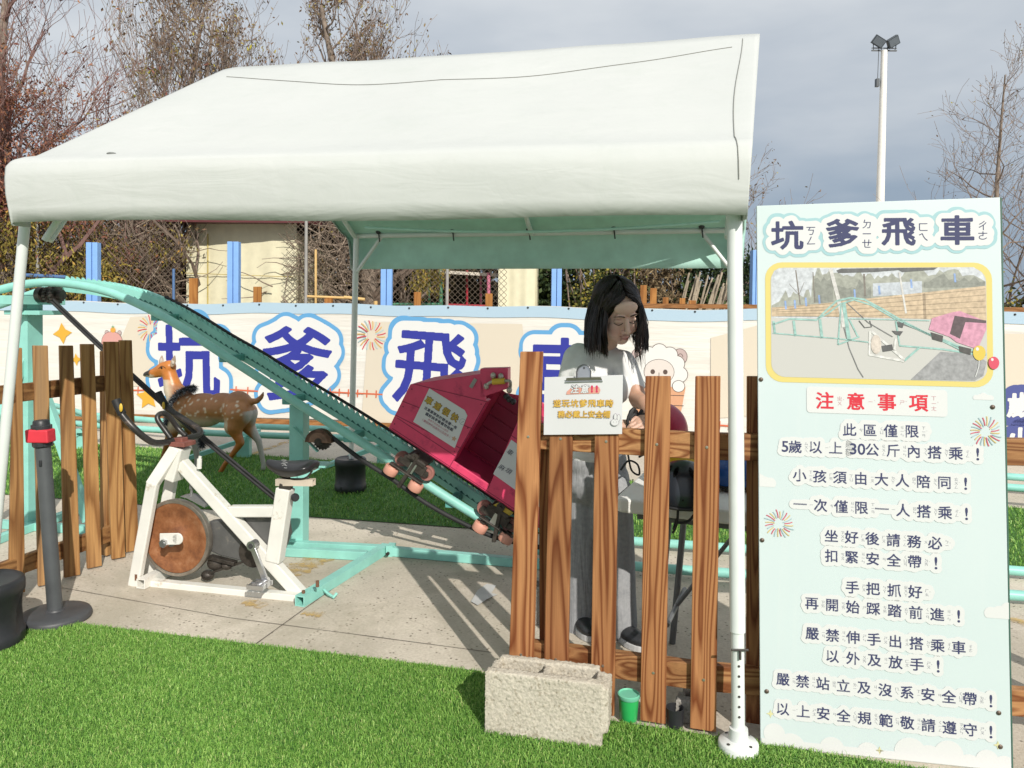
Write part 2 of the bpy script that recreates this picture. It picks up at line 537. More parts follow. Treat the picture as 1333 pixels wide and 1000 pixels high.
# ================================================================ GROUND
no_source() if False else None
def concrete(name, base, pits=True):
    k = NT(name); o = k.obj()
    a = k.ramp(k.noise(o, 1.1, 6, 0.65), [(0.3, tuple(c * 0.78 for c in base)), (0.7, tuple(c * 1.1 for c in base))])
    b = k.ramp(k.noise(o, 70, 3, 0.7), [(0.3, (0.72, 0.7, 0.68)), (0.6, (1, 1, 1))])
    c = k.mixc(0.75, a, b, 'MULTIPLY')
    v = k.n('ShaderNodeTexVoronoi', {'Vector': o, 'Scale': 34.0}).outputs['Distance']
    pit = k.ramp(v, [(0.12, (0.22, 0.2, 0.18)), (0.24, (1, 1, 1))])
    msk = k.ramp(k.noise(o, 9, 3), [(0.40, (0, 0, 0)), (0.55, (1, 1, 1))])
    c = k.mixc(msk, c, k.mixc(1.0, c, pit, 'MULTIPLY'))
    # hairline cracks
    vc = k.n('ShaderNodeTexVoronoi', {'Vector': k.n('ShaderNodeVectorMath', {0: o, 1: k.n('ShaderNodeTexNoise', {'Vector': o, 'Scale': 2.4, 'Detail': 5.0}).outputs['Color']}, operation='ADD').outputs[0], 'Scale': 0.75}, feature='DISTANCE_TO_EDGE').outputs['Distance']
    crk = k.ramp(vc, [(0.0018, (0.4, 0.37, 0.33)), (0.0042, (1, 1, 1))])
    c = k.mixc(0.4, c, crk, 'MULTIPLY')
    # damp, mossy darker patches
    st = k.ramp(k.noise(o, 0.9, 7, 0.75, 0.5), [(0.46, (0, 0, 0)), (0.62, (0.75, 0.75, 0.75))])
    c = k.mixc(st, c, tuple(x * q for x, q in zip(base, (0.62, 0.62, 0.58))))
    k.set('Base Color', c); k.set('Roughness', 0.85); k.set('Specular IOR Level', 0.2)
    k.bump(k.noise(o, 110, 3, 0.7), 0.55, 0.004)
    return k.m
CONC = concrete('weathered_concrete', (0.63, 0.565, 0.475))
g = MB(); S = 120
g.add([(-S, -10, 0), (S, -10, 0), (S, 200, 0), (-S, 200, 0)], [(0, 1, 2, 3)])
struct('ground', g, CONC)
# saw-cut joint and faded yellow lines on the concrete
jm = flat('joint_dirt', (0.12, 0.105, 0.09), 0.9)
j = MB()
def gstrip(mb, a, b, wd, z):
    a, b = Vector(a), Vector(b); t = (b - a).normalized(); s = V(-t.y, t.x, 0) * wd / 2
    n = 14; rn = random.Random(int(a.x * 100)); L, Rr = [], []
    for i in range(n + 1):
        p = a.lerp(b, i / n); q = 0.55 + 0.8 * rn.random()
        L.append(p + s * q + UP * z); Rr.append(p - s * q + UP * z)
    m = n + 1
    mb.add(L + Rr, [(i + m, i + 1 + m, i + 1, i) for i in range(n)])
gstrip(j, G(322, 847), G(398, 792), 0.006, 0.003)
gstrip(j, G(398, 792), G(505, 716), 0.005, 0.003)
gstrip(j, G(60, 762), G(300, 805), 0.004, 0.003)
gstrip(j, G(300, 805), G(640, 850), 0.004, 0.003)
struct('pavement_joint', j, jm)
k = NT('worn_yellow_paint'); o_ = k.obj()
k.set('Base Color', (0.55, 0.38, 0.14)); k.set('Roughness', 0.85)
mskk = k.ramp(k.noise(o_, 14, 6, 0.7), [(0.42, (0, 0, 0)), (0.62, (0.8, 0.8, 0.8))])
k.set('Alpha', mskk)
YEL = k.m
y = MB()
gstrip(y, G(372, 750), G(425, 722), 0.16, 0.005); gstrip(y, G(318, 784), G(346, 790), 0.08, 0.005)
gstrip(y, G(250, 618), G(385, 572), 0.09, 0.005); gstrip(y, G(395, 798), G(420, 802), 0.06, 0.005)
gstrip(y, G(1290, 800), G(1420, 830), 0.12, 0.005)
struct('yellow_line_marking', y, YEL)

# ---------------------------------------------------------------- artificial turf
TE = [(-4.2, 3.85), (-1.99, 3.49), (-0.11, 3.07), (0.02, 2.80), (0.66, 2.63), (1.7, 2.34), (3.4, 1.86)]
def turf_edge(x):
    return np.interp(x, [p[0] for p in TE], [p[1] for p in TE])
def turf_mat(name, base):
    k = NT(name); o = k.obj()
    n1 = k.noise(o, 60, 4, 0.7)
    c = k.ramp(n1, [(0.3, tuple(x * 0.5 for x in base)), (0.7, base)])
    k.set('Base Color', c); k.set('Roughness', 0.9)
    k.bump(n1, 0.8, 0.01)
    return k.m
TB = turf_mat('turf_backing', (0.07, 0.20, 0.028))
t = MB()
t.add([(x, yy, 0.006) for x, yy in TE] + [(x, -3, 0.006) for x, _ in TE], [(i + len(TE), i + 1 + len(TE), i + 1, i) for i in range(len(TE) - 1)])
struct('turf_base', t, TB)
BF = lambda x: 5.04 - 0.21 * x
BB = lambda x: 6.85 - 0.27 * x
t = MB()
xs = [-7 + i for i in range(15)]
t.add([(x, BF(x), 0.006) for x in xs] + [(x, BB(x), 0.006) for x in xs], [(i, i + 1, i + 1 + 15, i + 15) for i in range(14)])
struct('turf_strip_base', t, TB)
def blade_mat():
    k = NT('turf_blade')
    r = k.n('ShaderNodeNewGeometry').outputs['Random Per Island']
    c = k.ramp(r, [(0.0, (0.09, 0.225, 0.034)), (0.35, (0.165, 0.35, 0.062)), (0.75, (0.245, 0.44, 0.10)), (0.95, (0.34, 0.52, 0.14)), (1.0, (0.45, 0.5, 0.22))])
    big = k.ramp(k.noise(k.obj(), 1.6, 3), [(0.3, (0.74, 0.8, 0.7)), (0.7, (1.1, 1.05, 1.0))])
    c = k.mixc(1.0, c, big, 'MULTIPLY')
    k.set('Base Color', c); k.set('Roughness', 0.5); k.set('Specular IOR Level', 0.35)
    return k.m
BLADE = blade_mat()
def blades(name, xy, length, width, seed):
    rs = np.random.RandomState(seed); n = len(xy)
    a = rs.rand(n) * 2 * np.pi; f = rs.rand(n) * 2 * np.pi
    L = length * (0.6 + 0.7 * rs.rand(n)); Wd = width * (0.7 + 0.6 * rs.rand(n)) / 2
    lean = 0.25 + 0.85 * rs.rand(n)
    dx, dy = np.cos(a), np.sin(a); wx, wy = np.cos(f), np.sin(f)
    base = np.stack([xy[:, 0], xy[:, 1], np.full(n, 0.006)], 1)
    mid = base + np.stack([dx * L * lean * 0.3, dy * L * lean * 0.3, L * 0.62], 1)
    tip = base + np.stack([dx * L * lean, dy * L * lean, L * (1.02 - 0.42 * lean)], 1)
    wv = np.stack([wx * Wd, wy * Wd, np.zeros(n)], 1)
    vs = np.stack([base - wv, base + wv, mid - wv * 0.9, mid + wv * 0.9, tip], 1).reshape(-1, 3)
    i = np.arange(n)[:, None] * 5
    lp = np.concatenate([i + [0, 1, 3, 2], i + [2, 3, 4]], 1).ravel()
    sz = np.tile([4, 3], n)
    o = link(name, npmesh(name, vs, lp, sz, BLADE))
    o['kind'] = 'stuff'
    return o
rs = np.random.RandomState(3)
def cull(xy, vmin=0):
    X, Y = xy[:, 0], xy[:, 1]
    u = W0 / 2 + X / Y * FPX; v = 403 + H / Y * FPX
    return xy[(u > -60) & (u < 1400) & (v < 1040)]
xy = np.stack([rs.uniform(-3.0, 2.3, 420000), rs.uniform(2.0, 3.75, 420000)], 1)
xy = xy[xy[:, 1] < turf_edge(xy[:, 0]) + rs.uniform(-0.015, 0.005, len(xy))]
xy = cull(xy)
blades('turf_grass', xy, 0.0165, 0.0024, 5)
xy = np.stack([rs.uniform(-6, 6, 150000), rs.uniform(3.8, 8.5, 150000)], 1)
xy = xy[(xy[:, 1] > BF(xy[:, 0]) + 0.0) & (xy[:, 1] < BB(xy[:, 0]))]
xy = cull(xy)
blades('turf_strip_grass', xy, 0.030, 0.005, 6)

# ================================================================ BANNER along the back fence
bA = P(300, 470, 9.4); bB = P(1320, 470, 8.1)
bdir = (bB - bA); bdir.z = 0; bdir.normalize()
bn = bdir.cross(UP)                              # toward the camera
if bn.y > 0: bn = -bn
b0 = V(bA.x, bA.y, 0)
BN = Sheet(b0, bdir, UP)
x0 = BN.px(-160, 470)[0]; x1 = BN.px(1480, 470)[0]
root = thing('fence_banner', 'long cream vinyl banner with big blue characters and pale blue hem on the back fence', 'banner', BN.p(x0, 0))
def banner_mat():
    k = NT('banner_vinyl'); o = k.obj()
    z = k.n('ShaderNodeSeparateXYZ', {0: o}).outputs[2]
    c = k.ramp(k.noise(k.mapv(o, (0.35, 0.35, 3.0)), 2.0, 3), [(0.35, (0.64, 0.61, 0.56)), (0.65, (0.68, 0.66, 0.615))])
    k.set('Base Color', c); k.set('Roughness', 0.42)
    k.bump(k.noise(k.mapv(o, (0.5, 0.5, 5.0)), 2.2, 3), 0.5, 0.03)
    return k.m
BV = banner_mat()
mb = MB(); nx = 150; zs = [0.10, 0.35, 0.6, 0.85, 1.1, 1.3, 1.48]
top = lambda x: 1.50 + 0.008 * math.sin(x * 2.1) + 0.006 * math.sin(x * 5.3)
ft, bk = [], []
for zi, z in enumerate(zs):
    for i in range(nx + 1):
        x = x0 + (x1 - x0) * i / nx
        zz = z if z < 1.4 else top(x)
        if zi == 0: zz += 0.02 * math.sin(x * 1.3)
        ft.append(BN.p(x, zz, 0.004 * math.sin(zz * 14 + x * 0.7) * (0.4 < z < 1.3)))
m = nx + 1
fs = [(r * m + i, r * m + i + 1, (r + 1) * m + i + 1, (r + 1) * m + i) for r in range(len(zs) - 1) for i in range(nx)]
nf = len(ft)
mb.add(ft + [p - BN.n * 0.006 for p in ft], fs + [tuple(q + nf for q in f[::-1]) for f in fs], True)
part('vinyl_sheet', mb, BV, root)
mb = MB(); L = 0.008
ft = []
for z in (0, 1):
    for i in range(nx + 1):
        x = x0 + (x1 - x0) * i / nx
        ft.append(BN.p(x, top(x) - (0.125 - 0.01 * math.sin(x)) + z * 0.127, L))
mb.add(ft, [(i, i + 1, i + 1 + m, i + m) for i in range(nx)])
part('top_hem', mb, flat('banner_pale_blue', (0.50, 0.66, 0.79), 0.45), root)
for pts in ([(170, 413), (245, 409), (245, 500), (130, 505)], [(480, 419), (680, 422), (690, 545), (560, 556), (470, 556)], [(925, 440), (1000, 420), (1000, 540), (925, 545)], [(1000, 430), (1420, 436), (1420, 560), (1000, 545)]):
    mb = MB(); BN.polypx(mb, pts, L); part('beige_print', mb, flat('banner_beige', (0.78, 0.70, 0.575), 0.45), root)
# printed characters
NAVY = flat('banner_blue_ink', (0.035, 0.042, 0.285), 0.45); SKYB = flat('banner_sky_ink', (0.15, 0.42, 0.74), 0.45); WHT = flat('banner_white_ink', (0.84, 0.84, 0.83), 0.45)
mbn, mbs, mbw = MB(), MB(), MB()
for ch, u, v, wpx, hpx, rot in (('坑', 246, 470, 92, 104, 0.02), ('爹', 387, 474, 100, 104, -0.02), ('飛', 560, 479, 100, 106, -0.06), ('車', 735, 490, 96, 106, 0.0)):
    x, y_ = BN.px(u, v); d = P(u, v, 9).y
    sc = 9.35 - (u - 246) * 0.0012
    it = [place(ch, x, y_, wpx * sc / 1000, hpx * sc / 1000, 0, rot)]
    pts = samples(it, 0.008)
    vv, ff = inflate(pts, 0.185, 0.012); BN.draw(mbs, vv, ff, L + 0.002)
    vv, ff = inflate(pts, 0.135, 0.012); BN.draw(mbw, vv, ff, L + 0.004)
    vv, ff = inflate(pts, 0.017, 0.006); BN.draw(mbn, vv, ff, L + 0.006)
part('character_border', mbs, SKYB, root); part('character_halo', mbw, WHT, root); part('character_lettering', mbn, NAVY, root)
# right end: white characters in navy clouds
mbn, mbw = MB(), MB()
for chs, v, u0 in (('5歲', 526, 1284), ('以小', 571, 1283)):
    x, y_ = BN.px(u0, v)
    it = [place(c, x + 0.33 * i, y_, 0.27) for i, c in enumerate(chs)]
    pts = samples(it, 0.008)
    vv, ff = inflate(pts, 0.10, 0.012); BN.draw(mbn, vv, ff, L + 0.004)
    vv, ff = inflate(pts, 0.012, 0.006); BN.draw(mbw, vv, ff, L + 0.006)
part('notice_cloud', mbn, flat('banner_navy_cloud', (0.10, 0.12, 0.34), 0.45), root); part('notice_lettering', mbw, WHT, root)
# fireworks, sparkles, orange chalk fence
fm = {k_: MB() for k_ in ('r', 'y', 'b')}
for (u, v, r) in ((197, 428, 0.19), (484, 437, 0.20)):
    x, y_ = BN.px(u, v); firework(BN, fm, x, y_, r, L + 0.003, int(u))
part('firework_print', fm['r'], flat('banner_red_ink', (0.70, 0.06, 0.10), 0.5), root)
part('firework_print', fm['y'], flat('banner_gold_ink', (0.78, 0.50, 0.16), 0.5), root)
part('firework_print', fm['b'], flat('banner_mist_ink', (0.50, 0.66, 0.68), 0.5), root)
mb = MB()
for (u, v, r, kk, n) in ((82, 434, 0.135, 0.5, 4), (100, 468, 0.08, 0.45, 4), (193, 517, 0.16, 0.5, 5)):
    x, y_ = BN.px(u, v); star4(BN, mb, x, y_, r, L + 0.003, kk, 0.1, n)
part('star_print', mb, flat('banner_star_ink', (0.82, 0.46, 0.06), 0.5), root)
for (ua, ub, va, vb) in ((172, 205, 508, 508), (300, 346, 507, 510), (424, 508, 510, 514), (905, 968, 551, 556)):
    a, b = BN.px(ua, va), BN.px(ub, vb)
    mb = MB(); BN.line(mb, [a, b], 0.018, L + 0.003)
    nn = max(2, int(abs(ub - ua) / 12))
    for i in range(nn):
        t_ = (i + 0.5) / nn; x, y_ = a[0] + (b[0] - a[0]) * t_, a[1] + (b[1] - a[1]) * t_
        BN.line(mb, [(x, y_ - 0.045), (x + 0.004, y_ + 0.045)], 0.016, L + 0.0035)
    part('orange_rail_print', mb, flat('banner_orange_ink', (0.72, 0.17, 0.08), 0.5), root)
# cartoon lamb in a basket and a plain pink animal
LINE = flat('banner_line_ink', (0.10, 0.07, 0.06), 0.5); LAMB = flat('lamb_wool', (0.86, 0.85, 0.82), 0.5); LF = flat('lamb_face', (0.80, 0.73, 0.68), 0.5); HORN = flat('lamb_horn', (0.60, 0.47, 0.45), 0.5); BASK = flat('basket_ink', (0.74, 0.40, 0.24), 0.5)
cx, cy = BN.px(858, 472); s = 0.0087
mw, mline, mf, mh, mk = MB(), MB(), MB(), MB(), MB()
k = 0
def puff(mb, pts, r, lift):
    for i, (a, b) in enumerate(pts): BN.disc(mb, cx + a * s, cy + b * s, r * s, r * s, lift + i * 0.0001)
ring = [(0, 14), (-13, 10), (13, 10), (-22, -1), (22, -1), (-26, -15), (26, -15), (-20, -28), (20, -28), (0, 0), (0, -18)]
puff(mline, ring, 10.8, L + 0.003); puff(mw, ring, 10.0, L + 0.005)
for q in (-1, 1):
    BN.disc(mh, cx + q * 26 * s, cy + 8 * s, 9 * s, 10 * s, L + 0.0022)
    BN.disc(mline, cx + q * 26 * s, cy + 8 * s, 9.7 * s, 10.7 * s, L + 0.0018)
BN.line(mline, [(cx + 26 * s + 4 * s * math.cos(t_ * 0.5) * (1 - t_ / 14), cy + 8 * s + 5 * s * math.sin(t_ * 0.5) * (1 - t_ / 14)) for t_ in range(12)], 0.007, L + 0.0026)
BN.disc(mline, cx, cy - 12 * s, 19.6 * s, 16.6 * s, L + 0.0064); BN.disc(mf, cx, cy - 12 * s, 19 * s, 16 * s, L + 0.0072)
for q in (-1, 1):
    BN.disc(mk, cx + q * 8 * s, cy - 12 * s, 2.9 * s, 3.2 * s, L + 0.008)
BN.line(mk, [(cx, cy - 13 * s), (cx, cy - 18 * s), (cx - 4 * s, cy - 19 * s)], 0.008, L + 0.008); BN.line(mk, [(cx, cy - 18 * s), (cx + 4 * s, cy - 19 * s)], 0.008, L + 0.0082)
mbk = MB()
BN.poly(mbk, [(cx - 34 * s, cy - 31 * s), (cx - 28 * s, cy - 68 * s), (cx + 28 * s, cy - 68 * s), (cx + 34 * s, cy - 31 * s)], L + 0.0092)
for a in (-42, -55): BN.line(mline, [(cx - 32 * s, cy + a * s), (cx + 32 * s, cy + a * s)], 0.008, L + 0.010)
for q in (-1, 1):
    BN.disc(mline, cx + q * 25 * s, cy - 30 * s, 8.2 * s, 7.8 * s, L + 0.011); BN.disc(mw, cx + q * 25 * s, cy - 30 * s, 7.5 * s, 7.1 * s, L + 0.012)
cx, cy = BN.px(148, 445); mp_ = MB()
for q in (-1, 1): BN.disc(mline, cx + q * 10 * s, cy + 13 * s, 3.4 * s, 3.6 * s, L + 0.003); BN.disc(mh, cx + q * 10 * s, cy + 13 * s, 2.9 * s, 3.1 * s, L + 0.0035)
BN.poly(mline, [(cx + a * s, cy + b * s) for a, b in rrect(-18.5, -62, 15.2, 14.7, 15)], L + 0.004)
BN.poly(mp_, [(cx + a * s, cy + b * s) for a, b in rrect(-18, -61.5, 14.7, 14.2, 14.6)], L + 0.005)
for q in (-1, 1): BN.line(mk, [(cx + q * 8 * s - 2 * s, cy - 1 * s), (cx + q * 8 * s + 2 * s, cy - 1 * s)], 0.008, L + 0.006)
BN.disc(mk, cx, cy - 4 * s, 2 * s, 1.3 * s, L + 0.006)
morg = MB(); BN.disc(morg, cx, cy + 17 * s, 4.2 * s, 3.8 * s, L + 0.006); mg_ = MB(); star4(BN, mg_, cx, cy + 21.5 * s, 3 * s, L + 0.007, 0.3)
for nm, q, mt in (('line_print', mline, LINE), ('wool_print', mw, LAMB), ('lamb_face_print', mf, LF), ('horn_print', mh, HORN), ('eye_print', mk, LINE), ('basket_print', mbk, BASK), ('pink_animal_print', mp_, flat('animal_pink', (0.76, 0.40, 0.36), 0.5)), ('orange_fruit_print', morg, flat('fruit_orange', (0.85, 0.42, 0.08), 0.5)), ('leaf_print', mg_, flat('leaf_green_ink', (0.1, 0.3, 0.12), 0.5))):
    part(nm, q, mt, root)
mb = MB()
for i in range(60):
    x = x0 + 0.2 + i * 0.47
    if x < x1: mb.lathe([(0.012, 0), (0.012, 0.006), (0.004, 0.008)], BN.p(x, top(x) - 0.02, L), BN.n, 8)
part('eyelet', mb, flat('eyelet_dark', (0.03, 0.03, 0.03), 0.4), root)

# timber fence carrying the banner: rails + boards whose tops show above it
FWOOD = wood('orange_fence_timber', (0.50, 0.23, 0.065), (0.33, 0.13, 0.03), 'Z', 7)
FWX = wood('orange_rail_timber', (0.40, 0.19, 0.07), (0.24, 0.10, 0.03), 'X', 7)
root = thing('timber_fence', 'orange timber fence behind the long cream banner, only its board tops showing', 'fence', BN.p(x0, 0, -0.06))
mb = MB()
for z in (0.28, 0.8, 1.30):
    mb.bar(BN.p(x0, z, -0.045), BN.p(x1, z, -0.045), 0.04, 0.10)
part('rail', mb, FWX, root)
mb = MB(); mb.bar(BN.p(x0, 0.06, 0.03), BN.p(x1, 0.06, 0.03), 0.03, 0.09); part('skirting_board', mb, FWX, root)
fpx = [(247, 362, 12), (331, 373, 11), (541, 380, 9), (635, 382, 9)]
u = 700
for i, (uu, vt, wp) in enumerate(fpx + [(783, 375, 7), (838, 371, 8), (851, 375, 8), (867, 387, 7), (889, 388, 7), (902, 391, 9)]):
    x, zt = BN.px(uu, vt); wd = wp * 0.0092
    mb = MB(); mb.bar(BN.p(x, 0.02, -0.085), BN.p(x, zt, -0.085), wd, 0.03, BN.n); part('board', mb, FWOOD, root, 0.004)
mb = MB(); mb.bar(BN.p(BN.px(800, 400)[0], 1.53, -0.085), BN.p(x1, 1.53, -0.085), 0.06, 0.05); part('cap_rail', mb, FWX, root)

# pale blue posts
BLUE = plain('blue_painted_timber', (0.20, 0.38, 0.72), 0.55, var=0.06, bump=0.1)
for (u, vt, wp, d, lab) in ((122, 316, 15, 10.4, 'pale blue painted post above the orange-topped pink animal on the banner'),
                         (305, 315, 15, 10.3, 'pale blue painted post in front of the cream tarpaulin wall'),
                         (504, 318, 15, 10.0, 'pale blue painted post beside the thick tree trunk'),
                         (725, 318, 14, 9.8, 'pale blue painted post between cream curtain and dark hedge'),
                         (983, 326, 10, 9.5, 'narrow pale blue post squeezed between tent leg and signboard')):
    c = P(u, vt, d); mb = MB(); wd = wp * d / 1000
    for q in (-1, 1):
        mb.obox((c.x + q * wd / 4, c.y, c.z / 2), (wd / 4 - 0.004, 0, 0), (0, 0.06 - 0.01 * (q > 0), 0), (0, 0, c.z / 2))
    mb.obox((c.x, c.y + 0.03, c.z / 2 - 0.01), (0.01, 0, 0), (0, 0.04, 0), (0, 0, c.z / 2 - 0.01))
    solo('timber_post', mb, BLUE, lab, 'post', (c.x, c.y, 0), 0.004, group='pale blue posts behind the banner')
# ================================================================ BUILDINGS, MESH FENCE, FLOODLIGHT behind the banner
CREAM = plain('cream_tarpaulin', (0.66, 0.62, 0.44), 0.6, var=0.06, bump=0.3, bs=6, dirt=((0.45, 0.42, 0.28), 0.35, 3.0))
def sheetwall(mb, a, b, z0, z1, fold=0.02, n=60, seed=1, freq=9):
    a, b = Vector(a), Vector(b); t = (b - a).normalized(); nn = V(t.y, -t.x, 0); rn = random.Random(seed)
    ph = [rn.random() * 6 for _ in range(4)]
    vs = []; rows = 7
    for r in range(rows):
        for i in range(n + 1):
            s_ = i / n * (b - a).length
            off = fold * (math.sin(s_ * freq + ph[0] + r * 0.12) + 0.6 * math.sin(s_ * freq * 2.3 + ph[1] - r * 0.2)) * (1.1 - r / rows)
            p = a + t * s_ + nn * off; vs.append((p.x, p.y, z0 + (z1 - z0) * r / (rows - 1)))
    m = n + 1
    fs = [(r * m + i, r * m + i + 1, (r + 1) * m + i + 1, (r + 1) * m + i) for r in range(rows - 1) for i in range(n)]
    mb.add(vs, fs, True)
a = P(243, 300, 12.2); b = P(386, 300, 12.0)
root = thing('shed', 'cream shed wrapped in tarpaulin with a dark red roof edge, behind the blue post', 'shed', (a.x, a.y, 0))
mb = MB(); sheetwall(mb, (a.x, a.y, 0), (b.x, b.y, 0), 0, 2.80); sheetwall(mb, (b.x, b.y, 0), (b.x + 0.15, b.y + 2.0, 0), 0, 2.62, 0.01, 20); sheetwall(mb, (a.x - 0.15, a.y + 2.0, 0), (a.x, a.y, 0), 0, 2.62, 0.01, 20)
part('tarpaulin_wall', mb, CREAM, root)
mb = MB(); mb.obox(((a.x + b.x) / 2, a.y + 0.8, 2.86), ((b.x - a.x) / 2 + 0.3, -0.03, 0), (0, 1.3, 0.06), (0, 0, 0.06)); part('roof', mb, plain('dark_red_metal', (0.10, 0.022, 0.025), 0.45), root)
mb = MB(); mb.tube([(a.x + 0.35, a.y - 0.04, 0), (a.x + 0.35, a.y - 0.04, 2.6)], 0.012, 6); mb.tube([(a.x, a.y - 0.05, 1.98), (b.x, b.y - 0.05, 1.93)], 0.006, 5); part('rope', mb, plain('dirty_yellow_rope', (0.45, 0.36, 0.12), 0.7), root)
a = P(649, 340, 12.0); b = P(699, 340, 12.0)
root = thing('curtain_shed', 'cream hanging tarpaulin curtain with leaf shadows, between red posts and blue post', 'shed', (a.x, a.y, 0))
mb = MB(); sheetwall(mb, (a.x, a.y, 0), (b.x, b.y, 0), 0, 2.35, 0.03, 50, 4, 14); sheetwall(mb, (b.x, b.y, 0), (b.x + 0.1, b.y + 1.5, 0), 0, 2.35, 0.02, 20, 5)
part('tarpaulin_wall', mb, CREAM, root)
mb = MB(); mb.obox(((a.x + b.x) / 2, a.y + 0.7, 2.42), (0.4, 0, 0), (0, 0.9, 0.04), (0, 0, 0.04)); part('roof', mb, plain('grey_roof_sheet', (0.3, 0.29, 0.27), 0.5), root)
# kennel of red and green pipes
c = P(582, 400, 12.6)
root = thing('pipe_pen', 'small pen of red and green pipes under a pale roof beside the cream curtain', 'pen', (c.x, c.y, 0))
REDP = plain('red_pipe', (0.42, 0.025, 0.045), 0.4); GRNP = plain('green_pipe', (0.07, 0.26, 0.15), 0.45); PINKP = plain('faded_pink_pipe', (0.55, 0.16, 0.25), 0.45); YELP = plain('yellow_pipe', (0.6, 0.4, 0.16), 0.5)
def px_pole(mb, u, v0, v1, d, r): mb.tube([P(u, v0, d), P(u, v1, d)], r, 8)
mb = MB(); px_pole(mb, 582, 345, 470, 12.4, 0.03); px_pole(mb, 608, 352, 470, 12.6, 0.02); mb.tube([P(582, 397, 12.35), P(640, 399, 12.35)], 0.025, 8); part('red_pipe', mb, REDP, root)
mb = MB(); px_pole(mb, 574, 345, 470, 12.5, 0.035); px_pole(mb, 559, 345, 470, 12.7, 0.02); mb.tube([P(510, 396, 12.5), P(574, 396, 12.5)], 0.022, 8); part('green_pipe', mb, GRNP, root)
mb = MB(); px_pole(mb, 636, 355, 470, 12.3, 0.03); px_pole(mb, 626, 355, 470, 12.7, 0.02); part('pink_pipe', mb, PINKP, root)
mb = MB(); e_ = P(610, 354, 12.4); mb.obox((e_.x, e_.y + 0.6, e_.z), (0.45, 0, -0.02), (0, 0.7, 0.03), (0, 0, 0.025)); part('roof', mb, plain('pale_roof_sheet', (0.6, 0.54, 0.45), 0.5), root)
# chain-link fence
a = P(-120, 350, 11.6); b = P(660, 350, 11.3)
root = thing('chain_link_fence', 'rusty wire mesh fence with yellow pipe rails in front of the dark bushes', 'fence', (a.x, a.y, 0))
mb = MB(); t_ = V(b.x - a.x, b.y - a.y, 0); Lw = t_.length; t_.normalize(); hz, st = 1.35, 0.085
z0, z1 = 1.2, 2.75
GAP = ((P(236, 350, 11.5) - a).length, (P(372, 350, 11.4) - a).length)
n = int((Lw + (z1 - z0)) / st)
for i in range(n):
    for q in (0, 1):
        s0 = i * st - (z1 - z0)
        p0, p1 = (s0, z0), (s0 + (z1 - z0), z1)
        if q: p0, p1 = (s0, z1), (s0 + (z1 - z0), z0)
        # clip to 0..Lw
        def cl(p, r):
            if p[0] < 0: return (0, p[1] + (r[1] - p[1]) * (0 - p[0]) / (r[0] - p[0]))
            if p[0] > Lw: return (Lw, p[1] + (r[1] - p[1]) * (Lw - p[0]) / (r[0] - p[0]))
            return p
        if p1[0] <= 0 or p0[0] >= Lw: continue
        p0c, p1c = cl(p0, p1), cl(p1, p0); A = V(a.x, a.y, 0); lo_, hi_ = p0c[0], p1c[0]
        for q0_, q1_ in ((lo_, min(hi_, GAP[0])), (max(lo_, GAP[1]), hi_)):
            if q1_ - q0_ < 0.02 or hi_ - lo_ < 0.02: continue
            zz = lambda x: p0c[1] + (p1c[1] - p0c[1]) * (x - lo_) / (hi_ - lo_)
            mb.tube([A + t_ * q0_ + UP * zz(q0_), A + t_ * q1_ + UP * zz(q1_)], 0.0042, 3, caps=False)
part('wire_mesh', mb, plain('rusty_wire', (0.20, 0.16, 0.12), 0.6, metal=0.3), root)
mb = MB(); A = V(a.x, a.y, 0)
for s_ in (0.4, 2.0, GAP[1] + 0.3, GAP[1] + 2.4): mb.tube([A + t_ * s_, A + t_ * s_ + UP * 2.8], 0.025, 8)
part('post', mb, plain('grey_pipe', (0.3, 0.29, 0.27), 0.5), root)
mb = MB(); mb.tube([P(448, 387, 11.2), P(475, 390, 11.2)], 0.025, 8); px_pole(mb, 411, 325, 470, 11.2, 0.018); mb.tube([P(400, 386, 11.2), P(452, 388, 11.2)], 0.02, 8); px_pole(mb, 489, 392, 470, 11.2, 0.03); part('yellow_rail', mb, YELP, root)
mb = MB(); mb.obox(P(428, 396, 11.15) - V(0, 0, 0.6), (0.05, 0, 0), (0, 0.05, 0), (0, 0, 0.68)); part('timber_post', mb, FWOOD, root)
mb = MB(); px_pole(mb, 31, 325, 420, 11.3, 0.025); mb.tube([P(25, 358, 11.3), P(86, 361, 11.3)], 0.03, 8); mb.tube([P(226, 350, 11.3), P(226, 400, 11.3)], 0.02, 8); part('blue_rail', mb, plain('dull_blue_pipe', (0.08, 0.16, 0.32), 0.5), root)

